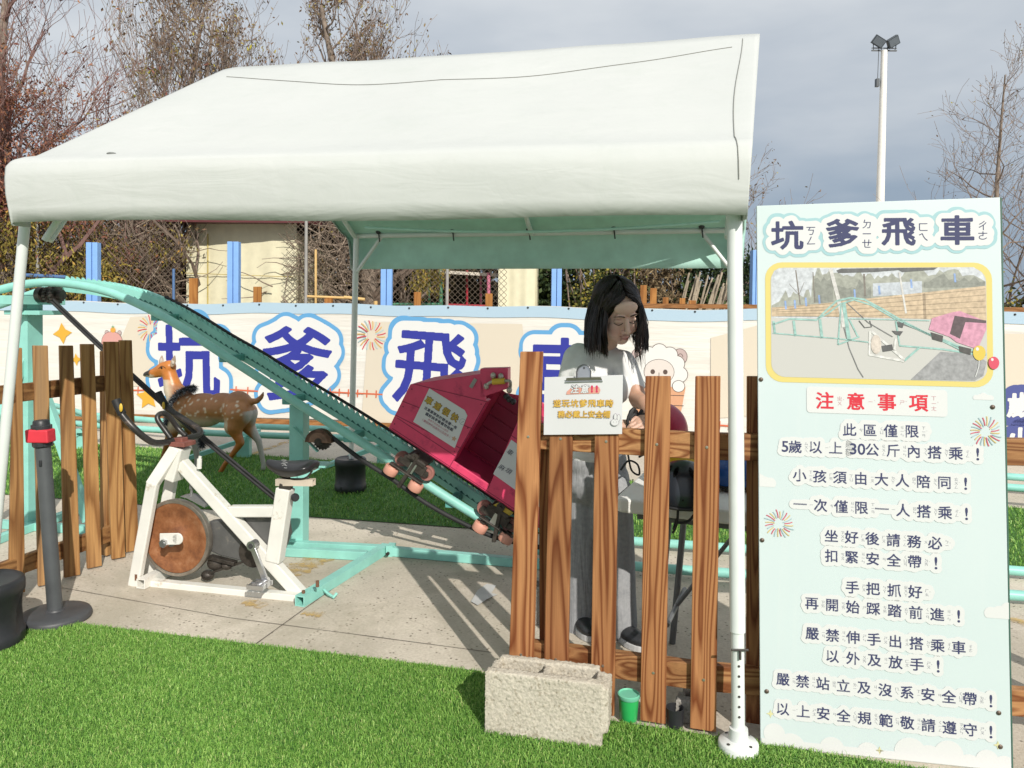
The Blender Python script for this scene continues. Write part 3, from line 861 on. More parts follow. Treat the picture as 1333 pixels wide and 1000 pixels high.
# floodlight mast
base = P(1147, 258, 26); top_ = P(1151, 66, 26)
root = thing('floodlight_mast', 'tall white floodlight mast with two dark lamp heads, behind the signboard', 'light mast', (base.x, base.y, 0))
mb = MB(); mb.tube([(base.x - 0.04, base.y, 0), top_], [0.17, 0.10], 14); part('pole', mb, plain('white_mast_paint', (0.75, 0.73, 0.68), 0.5, var=0.05), root)
DK = plain('dark_lamp_housing', (0.035, 0.045, 0.055), 0.4)
mb = MB(); mb.bar(top_ + V(-0.42, 0, 0), top_ + V(0.42, 0, 0), 0.05, 0.04); mb.bar(top_ + V(-0.42, 0, 0.08), top_ + V(0.42, 0, 0.08), 0.03, 0.03); part('crossarm', mb, DK, root)
for q in (-1, 1):
    M3 = Matrix.Rotation(q * -0.55, 3, 'Y') @ Matrix.Rotation(0.4, 3, 'X')
    c = top_ + V(q * 0.24, -0.1, 0.26)
    mb = MB(); mb.box(c, 0.40, 0.12, 0.30, M3); mb.box(c + M3 @ V(0, 0.09, 0), 0.24, 0.08, 0.18, M3)
    for f in range(5): mb.box(c + M3 @ V(-0.14 + 0.07 * f, 0.08, 0), 0.012, 0.1, 0.26, M3)
    h = part('lamp_head', mb, DK, root, 0.01)
    mb = MB(); mb.box(c + M3 @ V(0, -0.065, 0), 0.34, 0.012, 0.24, M3); part('lens', mb, plain('lamp_glass', (0.10, 0.12, 0.14), 0.15), h)
    mb = MB(); mb.tube([top_ + V(q * 0.36, 0, 0.02), top_ + V(q * 0.40, -0.05, 0.3)], 0.015, 6); mb.tube([top_ + V(q * 0.10, 0, 0.02), top_ + V(q * 0.10, -0.05, 0.24)], 0.015, 6); part('bracket', mb, DK, h)
mb = MB(); q = P(1146.5, 108, 26); mb.box(q + V(-0.12, 0, 0), 0.1, 0.14, 0.26); mb.tube([q + V(-0.11, 0, 0), q + V(-0.09, 0, 1.2)], 0.012, 6); part('junction_box', mb, DK, root)

# ================================================================ TREES
BARK = plain('grey_brown_bark', (0.21, 0.165, 0.13), 0.85, var=0.35, vs=14, bump=0.6, bs=30)
TWIG = plain('brown_twig', (0.20, 0.15, 0.12), 0.85, var=0.3)
TWIGR = plain('reddish_twig', (0.20, 0.115, 0.10), 0.85, var=0.3)
def leafmat(name, stops):
    k = NT(name)
    r = k.n('ShaderNodeNewGeometry').outputs['Random Per Island']
    k.set('Base Color', k.ramp(r, stops)); k.set('Roughness', 0.65); k.set('Specular IOR Level', 0.2)
    return k.m
L_RUST = leafmat('rust_foliage', [(0, (0.13, 0.045, 0.035)), (0.4, (0.20, 0.08, 0.06)), (0.75, (0.25, 0.11, 0.07)), (1, (0.32, 0.15, 0.06))])
L_GOLD = leafmat('olive_gold_foliage', [(0, (0.10, 0.08, 0.02)), (0.5, (0.22, 0.18, 0.04)), (0.85, (0.34, 0.27, 0.06)), (1, (0.38, 0.20, 0.05))])
L_BROWN = leafmat('dry_brown_leaf', [(0, (0.10, 0.06, 0.035)), (0.6, (0.20, 0.12, 0.07)), (0.9, (0.26, 0.20, 0.07)), (1, (0.34, 0.3, 0.05))])
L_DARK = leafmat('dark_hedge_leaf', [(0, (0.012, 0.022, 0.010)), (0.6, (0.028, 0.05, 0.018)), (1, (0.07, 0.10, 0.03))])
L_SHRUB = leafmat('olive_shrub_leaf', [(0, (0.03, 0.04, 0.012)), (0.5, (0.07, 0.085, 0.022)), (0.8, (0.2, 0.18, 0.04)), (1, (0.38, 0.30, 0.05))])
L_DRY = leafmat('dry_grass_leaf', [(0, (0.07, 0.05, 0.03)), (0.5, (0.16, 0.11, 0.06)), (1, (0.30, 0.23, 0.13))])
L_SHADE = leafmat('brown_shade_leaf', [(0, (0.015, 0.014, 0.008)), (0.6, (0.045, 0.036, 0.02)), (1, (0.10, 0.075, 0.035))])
def leafquads(pts, size, seed, hang=0.0, aspect=0.5):
    rs = np.random.RandomState(seed); pts = np.asarray(pts); n = len(pts)
    d = rs.normal(size=(n, 3)); d[:, 2] -= hang; d /= np.linalg.norm(d, axis=1)[:, None]
    e = rs.normal(size=(n, 3)); e -= d * (e * d).sum(1)[:, None]; e /= np.linalg.norm(e, axis=1)[:, None]
    s_ = size * (0.55 + 0.9 * rs.rand(n))[:, None]
    a, b = d * s_, e * s_ * aspect * 0.5
    vs = np.stack([pts, pts + a * 0.5 + b, pts + a, pts + a * 0.5 - b], 1).reshape(-1, 3)
    return vs
def leafobj(name, pts, size, seed, mat, parent, hang=0.0, aspect=0.5):
    vs = leafquads(pts, size, seed, hang, aspect); n = len(pts)
    off = rootloc(parent) if parent is not None else (0, 0, 0)
    me = npmesh(name, vs, np.arange(4 * n), np.full(n, 4), mat, off)
    return link(name, me, parent)
def grow(rn, p, d, L, r, lvl, segs, tips, spread=0.5, up=0.25, kids=4, jit=0.16, minr=0.003):
    """one branch as a bent tapering line; returns nothing, fills segs (pts, radii) and tips."""
    n = 5 if lvl > 0 else 4
    pts, rr = [p.copy()], [r]; q = p.copy(); dd = d.copy()
    for i in range(n):
        dd = (dd + V(rn.gauss(0, jit), rn.gauss(0, jit), rn.gauss(0, jit) + up * 0.25)).normalized()
        q = q + dd * (L / n); pts.append(q.copy()); rr.append(max(minr, r * (1 - 0.72 * (i + 1) / n)))
    segs.append((pts, rr, lvl))
    if lvl == 0:
        tips.append((pts, dd)); return
    for k_ in range(kids):
        t = 0.3 + 0.7 * (k_ + rn.random()) / kids
        i = min(n - 1, int(t * n)); f = t * n - i; b = pts[i].lerp(pts[i + 1], min(1, f))
        ax = V(rn.gauss(0, 1), rn.gauss(0, 1), rn.gauss(0, 0.4)).normalized()
        d2 = (dd * (1 - spread) + ax * spread + UP * up * 0.5).normalized()
        grow(rn, b, d2, L * (0.5 + 0.25 * rn.random()), max(minr, rr[i] * 0.6), lvl - 1, segs, tips, spread, up, kids, jit, minr)
def tree(name, label, base, stems, seed, lvl=3, kids=4, leaf=L_BROWN, leaves=3, lsize=0.06, spread=0.5, up=0.25, twig=TWIG, hang=0.8, aspect=0.45, extra=None, cat='tree', cluster=0.05, minr=0.003, zcut=None):
    """stems: list of (offset x, offset y, lean dir, length, radius)"""
    rn = random.Random(seed); root = thing(name, label, cat, base); base = Vector(base)
    segs, tips = [], []
    for (ox, oy, dx, dy, L, r) in stems:
        p = base + V(ox, oy, 0); d = V(dx, dy, 1).normalized()
        n = 9; pts, rr = [p.copy()], [r]; q = p.copy(); dd = d.copy()
        for i in range(n):
            dd = (dd + V(rn.gauss(0, 0.05), rn.gauss(0, 0.05), 0.05)).normalized(); q = q + dd * (L / n)
            pts.append(q.copy()); rr.append(max(0.006, r * (1 - 0.85 * (i + 1) / n)))
        segs.append((pts, rr, 9))
        nb = int(7 + L * 3.2)
        for k_ in range(nb):
            t = 0.16 + 0.84 * (k_ + rn.random()) / nb
            i = min(n - 1, int(t * n)); b = pts[i].lerp(pts[i + 1], min(1, t * n - i))
            a = rn.random() * 6.283
            d2 = V(math.cos(a), math.sin(a), 0.25 + up * 2 * rn.random()).normalized()
            grow(rn, b, d2, L * (0.30 * (1.12 - t) + 0.06) * (0.7 + 0.6 * rn.random()), max(minr, rr[i] * 0.42), lvl - 1, segs, tips, spread, up, kids, 0.18, minr)
    mt, mw_ = MB(), MB()
    for pts, rr, l in segs:
        if l == 9: mt.tube(pts, rr, 9)
        else: mw_.tube(pts, rr, 4 if l > 0 else 3, caps=False)
    part('trunk', mt, BARK, root); part('branches', mw_, twig, root)
    lp = []
    for pts, dd in tips:
        for _ in range(leaves):
            i = rn.randrange(1, len(pts)); q = pts[i]
            if zcut and rn.random() < zcut(q): continue
            lp.append((q.x + rn.gauss(0, cluster), q.y + rn.gauss(0, cluster), q.z + rn.gauss(0, cluster)))
    if lp: leafobj('foliage', lp, lsize, seed + 1, leaf, root, hang, aspect)
    return root, tips
def at0(u, d): 
    p = P(u, 400, d); return (p.x, p.y, 0)
root, tips = tree('rust_cypress', 'tall cypress with reddish brown thinning foliage and olive lower boughs, beyond the left tent leg', at0(8, 11.8), [(0, 0, 0.03, 0.02, 7.2, 0.16)], 11, 4, 4, L_RUST, 11, 0.065, 0.5, 0.4, TWIGR, 0.5, 0.36, cluster=0.09, zcut=lambda q: 0.05 if q.z < 4.2 else (0.5 if q.z < 5.0 else 0.95))
rn = random.Random(5)
lp = []
for c_ in range(70):
    cx = rn.uniform(-1.5, 1.9); cz = rn.uniform(1.5, 3.3 - 0.5 * max(0, cx)); cy = rn.uniform(-0.7, 0.7)
    for _ in range(240):
        lp.append((root.location.x + cx + rn.gauss(0, 0.16), root.location.y + cy + rn.gauss(0, 0.16), cz + rn.gauss(0, 0.15)))
leafobj('lower_foliage', lp, 0.07, 8, L_GOLD, root, 1.4, 0.32)
lp = []
for c_ in range(60):
    cx = rn.uniform(-1.6, 1.6); cz = rn.uniform(2.7, 4.9 - 0.6 * abs(cx)); cy = rn.uniform(-0.7, 0.7)
    for _ in range(330):
        lp.append((root.location.x + cx + rn.gauss(0, 0.22), root.location.y + cy + rn.gauss(0, 0.2), cz + rn.gauss(0, 0.2)))
leafobj('middle_foliage', lp, 0.062, 9, L_RUST, root, 0.6, 0.32)
tree('bare_tree', 'bushy half bare tree with many stems rising above the left tent slope', at0(255, 12.6), [(-0.9, 0, -0.02, 0, 4.0, 0.11), (-0.45, 0.2, 0.03, 0.0, 6.4, 0.13), (0.0, 0, 0.06, 0.02, 6.2, 0.12), (-1.3, 0.1, -0.12, 0, 3.6, 0.08)], 21, 4, 4, L_BROWN, 2, 0.06, 0.46, 0.55, TWIG, 1.0, 0.4, cluster=0.05)
tree('bare_tree', 'fine twigged brown tree rising just behind the middle of the tent ridge', at0(487, 13.0), [(0, 0, 0.03, 0, 6.3, 0.19), (-0.5, 0, -0.1, 0, 5.4, 0.09), (0.45, 0.2, 0.12, 0, 5.2, 0.08), (-1.0, 0, -0.1, 0, 3.0, 0.07)], 33, 4, 4, L_BROWN, 2, 0.06, 0.45, 0.5, TWIG, 0.8, 0.45, cluster=0.05)
tree('bare_tree', 'slim leafless conifer standing beyond the right edge of the signboard', at0(1308, 13.0), [(0, 0, 0.01, 0, 5.5, 0.075), (0.7, 0.4, 0.02, 0, 5.0, 0.06)], 41, 3, 4, L_BROWN, 1, 0.045, 0.5, 0.25, TWIG, 0.5, 0.4, cluster=0.03)
tree('bare_tree', 'small twiggy tree peeping out between tent edge and signboard', at0(975, 13.5), [(0, 0, 0.02, 0, 4.0, 0.07)], 47, 3, 4, L_BROWN, 2, 0.05, 0.5, 0.35, TWIG, 0.6, 0.4, cluster=0.04)
tree('bare_tree', 'thin dry bush reaching up between rust cypress and half bare tree', at0(150, 12.2), [(0, 0, 0.03, 0, 4.0, 0.06), (0.3, 0.1, 0.1, 0, 3.6, 0.05)], 52, 3, 4, L_RUST, 3, 0.06, 0.5, 0.4, TWIGR, 0.7, 0.4, cluster=0.05)
mist = [o for o in COL.objects if o.name.startswith('bare_tree') and 'bushy' in o.get('label', '')][0]
lp = []
for u_, v_, k_ in ((192, 93, 60), (205, 96, 25), (288, 46, 14), (330, 60, 10), (228, 60, 10), (180, 120, 12)):
    c = P(u_, v_, 12.5)
    for _ in range(k_): lp.append((c.x + rn.gauss(0, 0.10), c.y + rn.gauss(0, 0.1), c.z + rn.gauss(0, 0.05)))
leafobj('yellow_foliage', lp, 0.07, 79, leafmat('yellow_green_leaf', [(0, (0.22, 0.2, 0.02)), (1, (0.42, 0.38, 0.05))]), mist, 0.8, 0.4)
# trunks and dangling dry boughs right behind the mesh fence
rn = random.Random(77)
lp = []
for c_ in range(40):
    u_, v_ = rn.choice(((rn.uniform(125, 250), rn.uniform(290, 360)), (rn.uniform(540, 580), rn.uniform(340, 375))))
    c = P(u_, v_, 11.9 + rn.uniform(-0.3, 0.3))
    for _ in range(26): lp.append((c.x + rn.gauss(0, 0.07), c.y + rn.gauss(0, 0.1), c.z + rn.gauss(0, 0.11)))
root = thing('hanging_boughs', 'drooping olive and rust sprays hanging over the wire fence', 'branch', (lp[0][0], lp[0][1], 0))
leafobj('foliage', lp, 0.075, 78, L_GOLD, root, 2.0, 0.3)
mb = MB()
for i in range(170):
    u_ = rn.choice((rn.uniform(110, 260), rn.uniform(110, 250), rn.uniform(350, 480), rn.uniform(380, 460)))
    p = P(u_, rn.uniform(285, 400), 11.7 + rn.uniform(0, 0.6)); d_ = V(rn.gauss(0, 1), rn.gauss(0, 0.4), rn.gauss(0.1, 0.6)).normalized(); pts = [p]
    for k_ in range(5): d_ = (d_ + V(rn.gauss(0, 0.22), rn.gauss(0, 0.22), rn.gauss(0, 0.2))).normalized(); pts.append(pts[-1] + d_ * 0.16)
    mb.tube(pts, [0.012, 0.010, 0.008, 0.007, 0.005, 0.004], 4, caps=False)
part('twigs', mb, plain('pale_twig', (0.27, 0.21, 0.16), 0.85, var=0.3), root)
def bush(name, label, u0, u1, d, h, n, mat, size, seed, cat='bush', depth=1.0, hang=0.2, aspect=0.6, clumps=60, zmin=0.2, kind=None):
    rs = np.random.RandomState(seed); a, b = P(u0, 400, d), P(u1, 400, d)
    root = thing(name, label, cat, ((a.x + b.x) / 2, d, 0)) if not kind else None
    cs = np.stack([rs.uniform(a.x, b.x, clumps), d + rs.uniform(0, depth, clumps), rs.uniform(zmin, h, clumps) * (0.85 + 0.15 * np.sin(np.linspace(0, 20, clumps)))], 1)
    k_ = rs.randint(0, clumps, n); pts = cs[k_] + rs.normal(size=(n, 3)) * 0.17 * min(1.4, max(0.6, (b.x - a.x) / 2.2))
    pts[:, 2] = np.abs(pts[:, 2])
    o = leafobj('foliage' if root else name, pts, size, seed, mat, root, hang, aspect)
    if kind: tag(o, label, cat, None, kind)
    else:
        mb = MB(); rn_ = random.Random(seed)
        for i in range(14):
            x = rn_.uniform(a.x, b.x); mb.tube(catmull([(x, d + depth / 2, 0), (x + rn_.gauss(0, 0.1), d + depth / 2, h * 0.4), (x + rn_.gauss(0, 0.2), d + depth * rn_.random(), h * 0.9)], 3), 0.012, 5)
        part('stems', mb, TWIG, root)
    return o
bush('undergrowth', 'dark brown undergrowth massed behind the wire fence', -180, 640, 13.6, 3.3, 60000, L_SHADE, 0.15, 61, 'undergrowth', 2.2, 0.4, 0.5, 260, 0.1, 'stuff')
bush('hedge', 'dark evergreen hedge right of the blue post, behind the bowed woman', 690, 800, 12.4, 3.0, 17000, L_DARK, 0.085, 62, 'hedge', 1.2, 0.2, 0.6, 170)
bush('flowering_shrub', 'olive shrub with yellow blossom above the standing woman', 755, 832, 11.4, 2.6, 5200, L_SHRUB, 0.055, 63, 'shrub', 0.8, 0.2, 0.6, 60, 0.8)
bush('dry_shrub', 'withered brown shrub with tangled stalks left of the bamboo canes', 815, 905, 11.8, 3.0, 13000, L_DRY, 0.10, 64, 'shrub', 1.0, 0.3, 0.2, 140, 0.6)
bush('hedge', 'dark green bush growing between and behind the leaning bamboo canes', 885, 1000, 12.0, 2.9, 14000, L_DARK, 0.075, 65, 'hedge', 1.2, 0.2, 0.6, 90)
bush('hedge', 'clipped green hedge beyond the right edge of the signboard', 1270, 1500, 11.5, 1.75, 9000, L_SHRUB, 0.06, 66, 'hedge', 1.0, 0.2, 0.6, 120)
bush('distant_hedge', 'low dark treeline far behind everything', -1500, 2600, 30, 2.6, 30000, L_SHADE, 0.5, 67, 'treeline', 3.0, 0.2, 0.6, 500, 0.2, 'stuff')
# bamboo canes leaning
CANE = plain('weathered_bamboo', (0.36, 0.30, 0.22), 0.6, var=0.25)
rn = random.Random(9)
for i in range(24):
    u0 = 878 + i * 2.5 + rn.uniform(-1, 1); ln = 14 + rn.uniform(0, 14); vt = 352 + rn.uniform(0, 24)
    p0 = P(u0 - 4, 425, 10.9 + rn.uniform(-0.15, 0.15)); p0.z = 1.0; p1 = P(u0 + ln, vt, 11.0 + rn.uniform(-0.15, 0.15))
    bs = p0 + (p0 - p1) * (1.0 / (p1.z - 1.0)); mb = MB()
    pts = [bs.lerp(p1, t_ / 8) for t_ in range(9)]
    mb.tube(pts, 0.011 + 0.006 * rn.random(), 6)
    for q in pts[1:-1]: mb.tube([q - (p1 - bs).normalized() * 0.006, q + (p1 - bs).normalized() * 0.006], 0.019, 6)
    solo('bamboo_cane', mb, CANE, 'thin weathered cane in the bundle leaning on the dark bush behind the banner', 'cane', (bs.x, bs.y, 0), group='leaning bamboo canes')
# ================================================================ TENT
FR, FL = V(0.783, 2.60, 0), V(-1.965, 3.085, 0)
BL, BR = V(-1.275, 6.1, 0), V(1.585, 5.32, 0)
def TB2(a, b):
    return (FL * (1 - a) + FR * a) * (1 - b) + (BL * (1 - a) + BR * a) * b
tent = thing('canopy_tent', 'big white gable roof canopy tent with mint lining, shading the ride', 'tent', (0, 4, 0))
def canvas():
    k = NT('white_canvas'); o = k.obj()
    c = k.ramp(k.noise(o, 1.3, 5, 0.6), [(0.3, (0.485, 0.505, 0.485)), (0.7, (0.525, 0.54, 0.52))])
    z = k.n('ShaderNodeSeparateXYZ', {0: o}).outputs[2]
    stain = k.ramp(k.noise(k.mapv(o, (4, 4, 0.7)), 1.6, 6, 0.7), [(0.52, (0, 0, 0)), (0.8, (0.35, 0.35, 0.35))])
    c = k.mixc(stain, c, (0.42, 0.46, 0.42))
    dk = k.ramp(k.noise(o, 3.2, 8, 0.75), [(0.62, (0, 0, 0)), (0.85, (0.3, 0.3, 0.3))])
    c = k.mixc(dk, c, (0.36, 0.37, 0.33))
    k.set('Base Color', c); k.set('Roughness', 0.55); k.set('Specular IOR Level', 0.3)
    h = k.math('ADD', k.noise(k.mapv(o, (1.2, 1.2, 5.0)), 2.2, 3, 0.5, 0.8), k.math('MULTIPLY', k.noise(o, 9, 4, 0.6, 1.2), 0.25))
    k.bump(h, 0.16, 0.03)
    return k.m
CANV = canvas(); LINING = plain('mint_lining', (0.46, 0.71, 0.63), 0.6, var=0.08, bump=0.2, bs=5)
LINING.node_tree.nodes['Principled BSDF'].inputs['Specular IOR Level'].default_value = 0.15
def half(zb, sh):      # (b from the eave towards the ridge, z)
    return [(-0.012, zb), (-0.014, zb + 0.06), (-0.016, zb + 0.12), (-0.015, zb + 0.18), (-0.012, zb + 0.228), (-0.005, zb + 0.250), (0.008, zb + 0.266), (0.028, zb + 0.283)]
RZ = 2.885
prof = []
f = half(1.79, 0); e0 = f[-1]
prof += f
for i in range(1, 17):
    t = i / 16; prof.append((e0[0] + (0.5 - e0[0]) * t, e0[1] + (RZ - e0[1]) * t + 0.018 * math.sin(t * math.pi) * 0))
bk = [(1 - b, z) for b, z in half(1.775, 0)][::-1]; e1 = bk[0]
for i in range(1, 16):
    t = i / 16; prof.append((0.5 + (e1[0] - 0.5) * t, RZ + (e1[1] - RZ) * t))
prof += bk
na = 72; A0, A1 = -0.045, 1.021
rn = random.Random(2)
def canvas_pt(a, i, inner=0.0):
    b, z = prof[i]
    if a < 0 or a > 1:
        q_ = 0.10 + 0.90 * min(1, max(0, (z - 1.8) / 1.08))
        a = a * q_ if a < 0 else 1 + (a - 1) * q_
    p = TB2(a, b)
    n = len(prof)
    # cloth sags between the frame ribs; eave band has horizontal slack folds
    rib = math.sin(math.pi * min(1, max(0, a)) )
    if 8 <= i < n - 8:
        t = (i - 8) / (n - 16.0)
        rib2 = abs(math.sin(2 * math.pi * min(1, max(0, a))))
        z -= 0.020 * rib2 * (math.sin(math.pi * ((t * 2) % 1.0)) ** 2) + 0.012 * rib * math.exp(-((t - 0.5) / 0.05) ** 2)
        z += 0.003 * math.sin(a * 23 + t * 9) * rib2
    out = 0.0
    if i < 8:
        t = i / 7
        fold = math.exp(-((t - 0.52 - 0.05 * math.sin(a * 3.4 + 0.5)) / 0.12) ** 2)
        fold2 = math.exp(-((t - 0.70 - 0.05 * math.sin(a * 4.0 + 1)) / 0.11) ** 2)
        out = 0.024 * rib ** 0.5 * (0.6 * fold - fold2) * (0.75 + 0.25 * math.sin(a * 5 + 1)) + 0.002 * math.sin(a * 17 + t * 3)
        if i == 0: z += 0.006 * math.sin(a * 9)
    corner = max(0, abs(a - 0.5) - 0.5)
    fr = TB2(a, 0.0); bkp = TB2(a, 1.0); dirn = (fr - bkp).normalized()
    p = p + dirn * out; p.z = z
    return p
rows = len(prof); aa = [A0 + (A1 - A0) * (0.5 - 0.5 * math.cos(math.pi * k_ / na)) * 0.35 + (A1 - A0) * (k_ / na) * 0.65 for k_ in range(na + 1)]
mb = MB(); vs = []
for i in range(rows):
    for a in aa:
        p = canvas_pt(a, i)
        ov = max(0, -a, a - 1) / 0.045            # gable lap rolls in a little
        p.z -= 0.012 * ov ** 2
        vs.append(p)
m = na + 1
mb.add(vs, [(r * m + i, r * m + i + 1, (r + 1) * m + i + 1, (r + 1) * m + i) for r in range(rows - 1) for i in range(na)], True)
# gable laps: the cover turns down over the end frames
for a, sgn in ((A0, -1), (A1, 1)):
    vs = []
    for i in range(rows):
        p = canvas_pt(a, i); p.z -= 0.012
        vs.append(p)
    for i in range(rows):
        p = canvas_pt(a, i); b = prof[i][0]
        c = TB2(a, 0.5); c.z = 1.9
        q = p.lerp(c, 0.0); d = (c - p); d.normalize()
        q = p + d * 0.075 + (TB2(0, b) - TB2(1, b)).normalized() * sgn * 0.02
        q.z = min(q.z, p.z - 0.012) if 6 < i < rows - 7 else max(p.z - 0.012, 1.775)
        vs.append(q)
    fs = [(i, i + 1, rows + i + 1, rows + i) for i in range(rows - 1)]
    mb.add(vs, fs if sgn > 0 else [f_[::-1] for f_ in fs], True)
me = mb.mesh('canvas_roof', [CANV, LINING], rootloc(tent))
if me.attributes.get('sharp_edge'): me.attributes.remove(me.attributes['sharp_edge'])
o = link('canvas_roof', me, tent)
sd = o.modifiers.new('cloth', 'SOLIDIFY'); sd.thickness = 0.004; sd.offset = 1.0; sd.material_offset = 1; sd.material_offset_rim = 0
# seams and the sewn corner patch
SEAM = flat('dark_seam_thread', (0.20, 0.20, 0.18), 0.8)
mb = MB()
def out_n(i, a):
    p = canvas_pt(a, i); q = canvas_pt(a, min(i + 1, rows - 1)); r_ = canvas_pt(a + 0.01, i)
    n = (r_ - p).cross(q - p).normalized()
    return p, (n if n.z > -0.3 and (n.y < 0 or n.z > 0) else -n)
pts = []
for k_ in range(61):
    a = 0.02 + 0.955 * k_ / 60
    fi = 20.5 - 3.6 * math.sin(math.pi * a) ** 1.2; i = int(fi); p, n = out_n(i, a); q = canvas_pt(a, i + 1); pts.append(p.lerp(q, fi - i) + n * 0.0058)
mb.tube(pts, 0.0018, 4)
pts = []
for i in range(2, 23):
    p, n = out_n(i, 0.992 - 0.010 * math.sin(i / 22 * math.pi) ** 2); pts.append(p + n * 0.0065)
mb.tube(pts, 0.0016, 4)
part('seam', mb, SEAM, tent)
mb = MB()
p, n = out_n(21, 0.2); c_ = canvas_pt(0.118, 7)
mb.ell(c_ + V(0, -0.006, 0.004), (0.020, 0.008, 0.006), n=8, m=6); mb.ell(c_ + V(0.02, -0.006, 0.0), (0.016, 0.006, 0.003), n=8, m=6); part('torn_tab', mb, plain('tab_grey', (0.16, 0.17, 0.16), 0.7), tent)
# frame
zE = 2.03
feet = {'FR': G(961, 977), 'FL': V(-2.27, 3.30, 0), 'BL': V(BL.x, BL.y, 0), 'BR': V(BR.x, BR.y, 0)}
tops = {'FR': TB2(0.985, 0.02), 'FL': TB2(-0.008, 0.02), 'BL': TB2(0.02, 0.985), 'BR': TB2(0.98, 0.985)}
for k_ in tops:
    t = tops[k_].copy(); t.z = zE; f_ = feet[k_].copy(); mb = MB(); f_.z = 0.01
    rr = {'FR': 0.0262, 'FL': 0.0205}.get(k_, 0.023)
    low = f_.lerp(t, 0.19)
    mb.tube([low, t], rr, 16); mb.tube([f_, low + (t - f_) * 0.02], rr * 0.84, 16)
    leg = part('leg', mb, POLEW, tent)
    if k_ in ('FR', 'BR'):
        mb = MB(); mb.lathe([(0.0, 0.0), (0.066, 0), (0.066, 0.026), (0.062, 0.031), (0.033, 0.038), (0.030, 0.075), (0.0, 0.075)], f_ - V(0, 0, 0.008), UP, 28)
        part('foot_plate', mb, POLEW, leg, label='round white foot plate bolted to the ground' if k_ == 'FR' else None)
        mb = MB()
        for q in range(6): 
            c_ = f_.lerp(t, 0.055 + 0.0165 * q); v_ = (V(-0.1, -1, 0)).normalized()
            mb.lathe([(0.0042, -0.001), (0.0042, 0.0012), (0.0, 0.0012)], c_ + v_ * rr * 0.845, v_, 10)
        for q in range(4):
            an = q * 1.57 + 0.6; mb.lathe([(0.006, 0), (0.006, 0.005), (0, 0.005)], f_ + V(math.cos(an) * 0.05, math.sin(an) * 0.05, 0.022), UP, 8)
        c_ = f_.lerp(t, 0.165); mb.tube([c_ + V(-0.028, -0.026, 0), c_ + V(0.028, -0.026, 0.0)], 0.004, 6); mb.tube([c_ + V(0.0, -0.03, 0), c_ + V(0.0, -0.032, -0.03)], 0.004, 6)
        part('adjusting_holes', mb, flat('dark_hole', (0.06, 0.055, 0.05), 0.6), leg)
def E(a, b, z): 
    p = TB2(a, b); p.z = z; return p
def fpart(nm, lines, r):
    for a, b in lines:
        mb = MB(); mb.tube([a, b], r, 10); part(nm, mb, POLEW, tent)
fpart('eave_bar', [(E(0.02, 0.02, zE), E(0.98, 0.02, zE)), (E(0.02, 0.985, zE), E(0.98, 0.985, zE))], 0.019)
fpart('ridge_bar', [(E(0.0, 0.5, RZ - 0.075), E(1.0, 0.5, RZ - 0.075))], 0.019)
for a in (0.02, 0.5, 0.98):
    fpart('rafter', [(E(a, 0.03, zE - 0.01), E(a, 0.5, RZ - 0.075)), (E(a, 0.5, RZ - 0.075), E(a, 0.975, zE - 0.01))], 0.017)
fpart('brace', [(E(0.095, 0.985, zE), E(0.022, 0.985, zE - 0.28)), (E(0.905, 0.985, zE), E(0.978, 0.985, zE - 0.28)), (E(0.085, 0.02, 1.98), E(0.016, 0.02, zE - 0.30)),
                (E(0.985, 0.13, zE + 0.10), E(0.98, 0.03, zE - 0.3)), (E(0.015, 0.13, zE + 0.10), E(0.014, 0.03, zE - 0.3))], 0.014)
mb = MB()
for a in (0.085, 0.29, 0.49, 0.70, 0.905):
    p = E(a, 0.985, zE) + V(0, -0.03, 0.03); mb.ell(p, (0.022, 0.022, 0.022), n=12, m=8); mb.tube([p, p + V(0.01, 0.0, -0.08)], 0.005, 6)
part('bungee_ball', mb, BLACKP, tent)
mb = MB()
pts = [E(0.07 + 0.88 * i / 20, 0.93, 2.075 - 0.05 * math.sin(math.pi * i / 20)) for i in range(21)]; mb.tube(pts, 0.010, 6)
part('lining_hem', mb, LINING, tent)
# weights on the legs: drum shaped
def drum(name, c, r, h, label, rot=0):
    mb = MB()
    c = Vector(c)
    n = 48; pr = [(0.0, 0), (0.93, 0), (0.97, 0.02), (1, 0.06), (1, 0.2), (0.955, 0.225), (0.95, 0.5), (0.955, 0.77), (1.0, 0.80), (1.0, 0.93), (0.97, 0.98), (0.90, 1.0), (0.82, 0.985), (0.2, 0.985), (0.19, 0.90), (0, 0.90)]
    vs = []
    for (rr, hh) in pr:
        for k_ in range(n):
            a = 2 * math.pi * k_ / n; q = rr
            if 0.2 < hh < 0.8 and rr > 0.5:
                q -= 0.20 * max(0, math.cos(2 * (a - rot))) ** 6 * (1 - abs(hh - 0.5) / 0.3)
            vs.append((c.x + r * q * math.cos(a), c.y + r * q * math.sin(a), c.z + hh * h))
    fs = [(i * n + k_, i * n + (k_ + 1) % n, (i + 1) * n + (k_ + 1) % n, (i + 1) * n + k_) for i in range(len(pr) - 1) for k_ in range(n)]
    mb.add(vs, fs, True)
    return solo(name, mb, BLACKP, label, 'weight', c, 0, group='black drum weights on the tent legs')
c_ = G(-4, 838, 0); drum('leg_weight', (c_.x - 0.045, c_.y - 0.02, 0), 0.155, 0.285, 'black drum weight on the turf, cut off by the left frame edge', 0.35)
drum('leg_weight', (BL.x, BL.y, 0.01), 0.125, 0.26, 'black drum weight on the far turf under the rear tent leg, behind the bike saddle', 1.2)

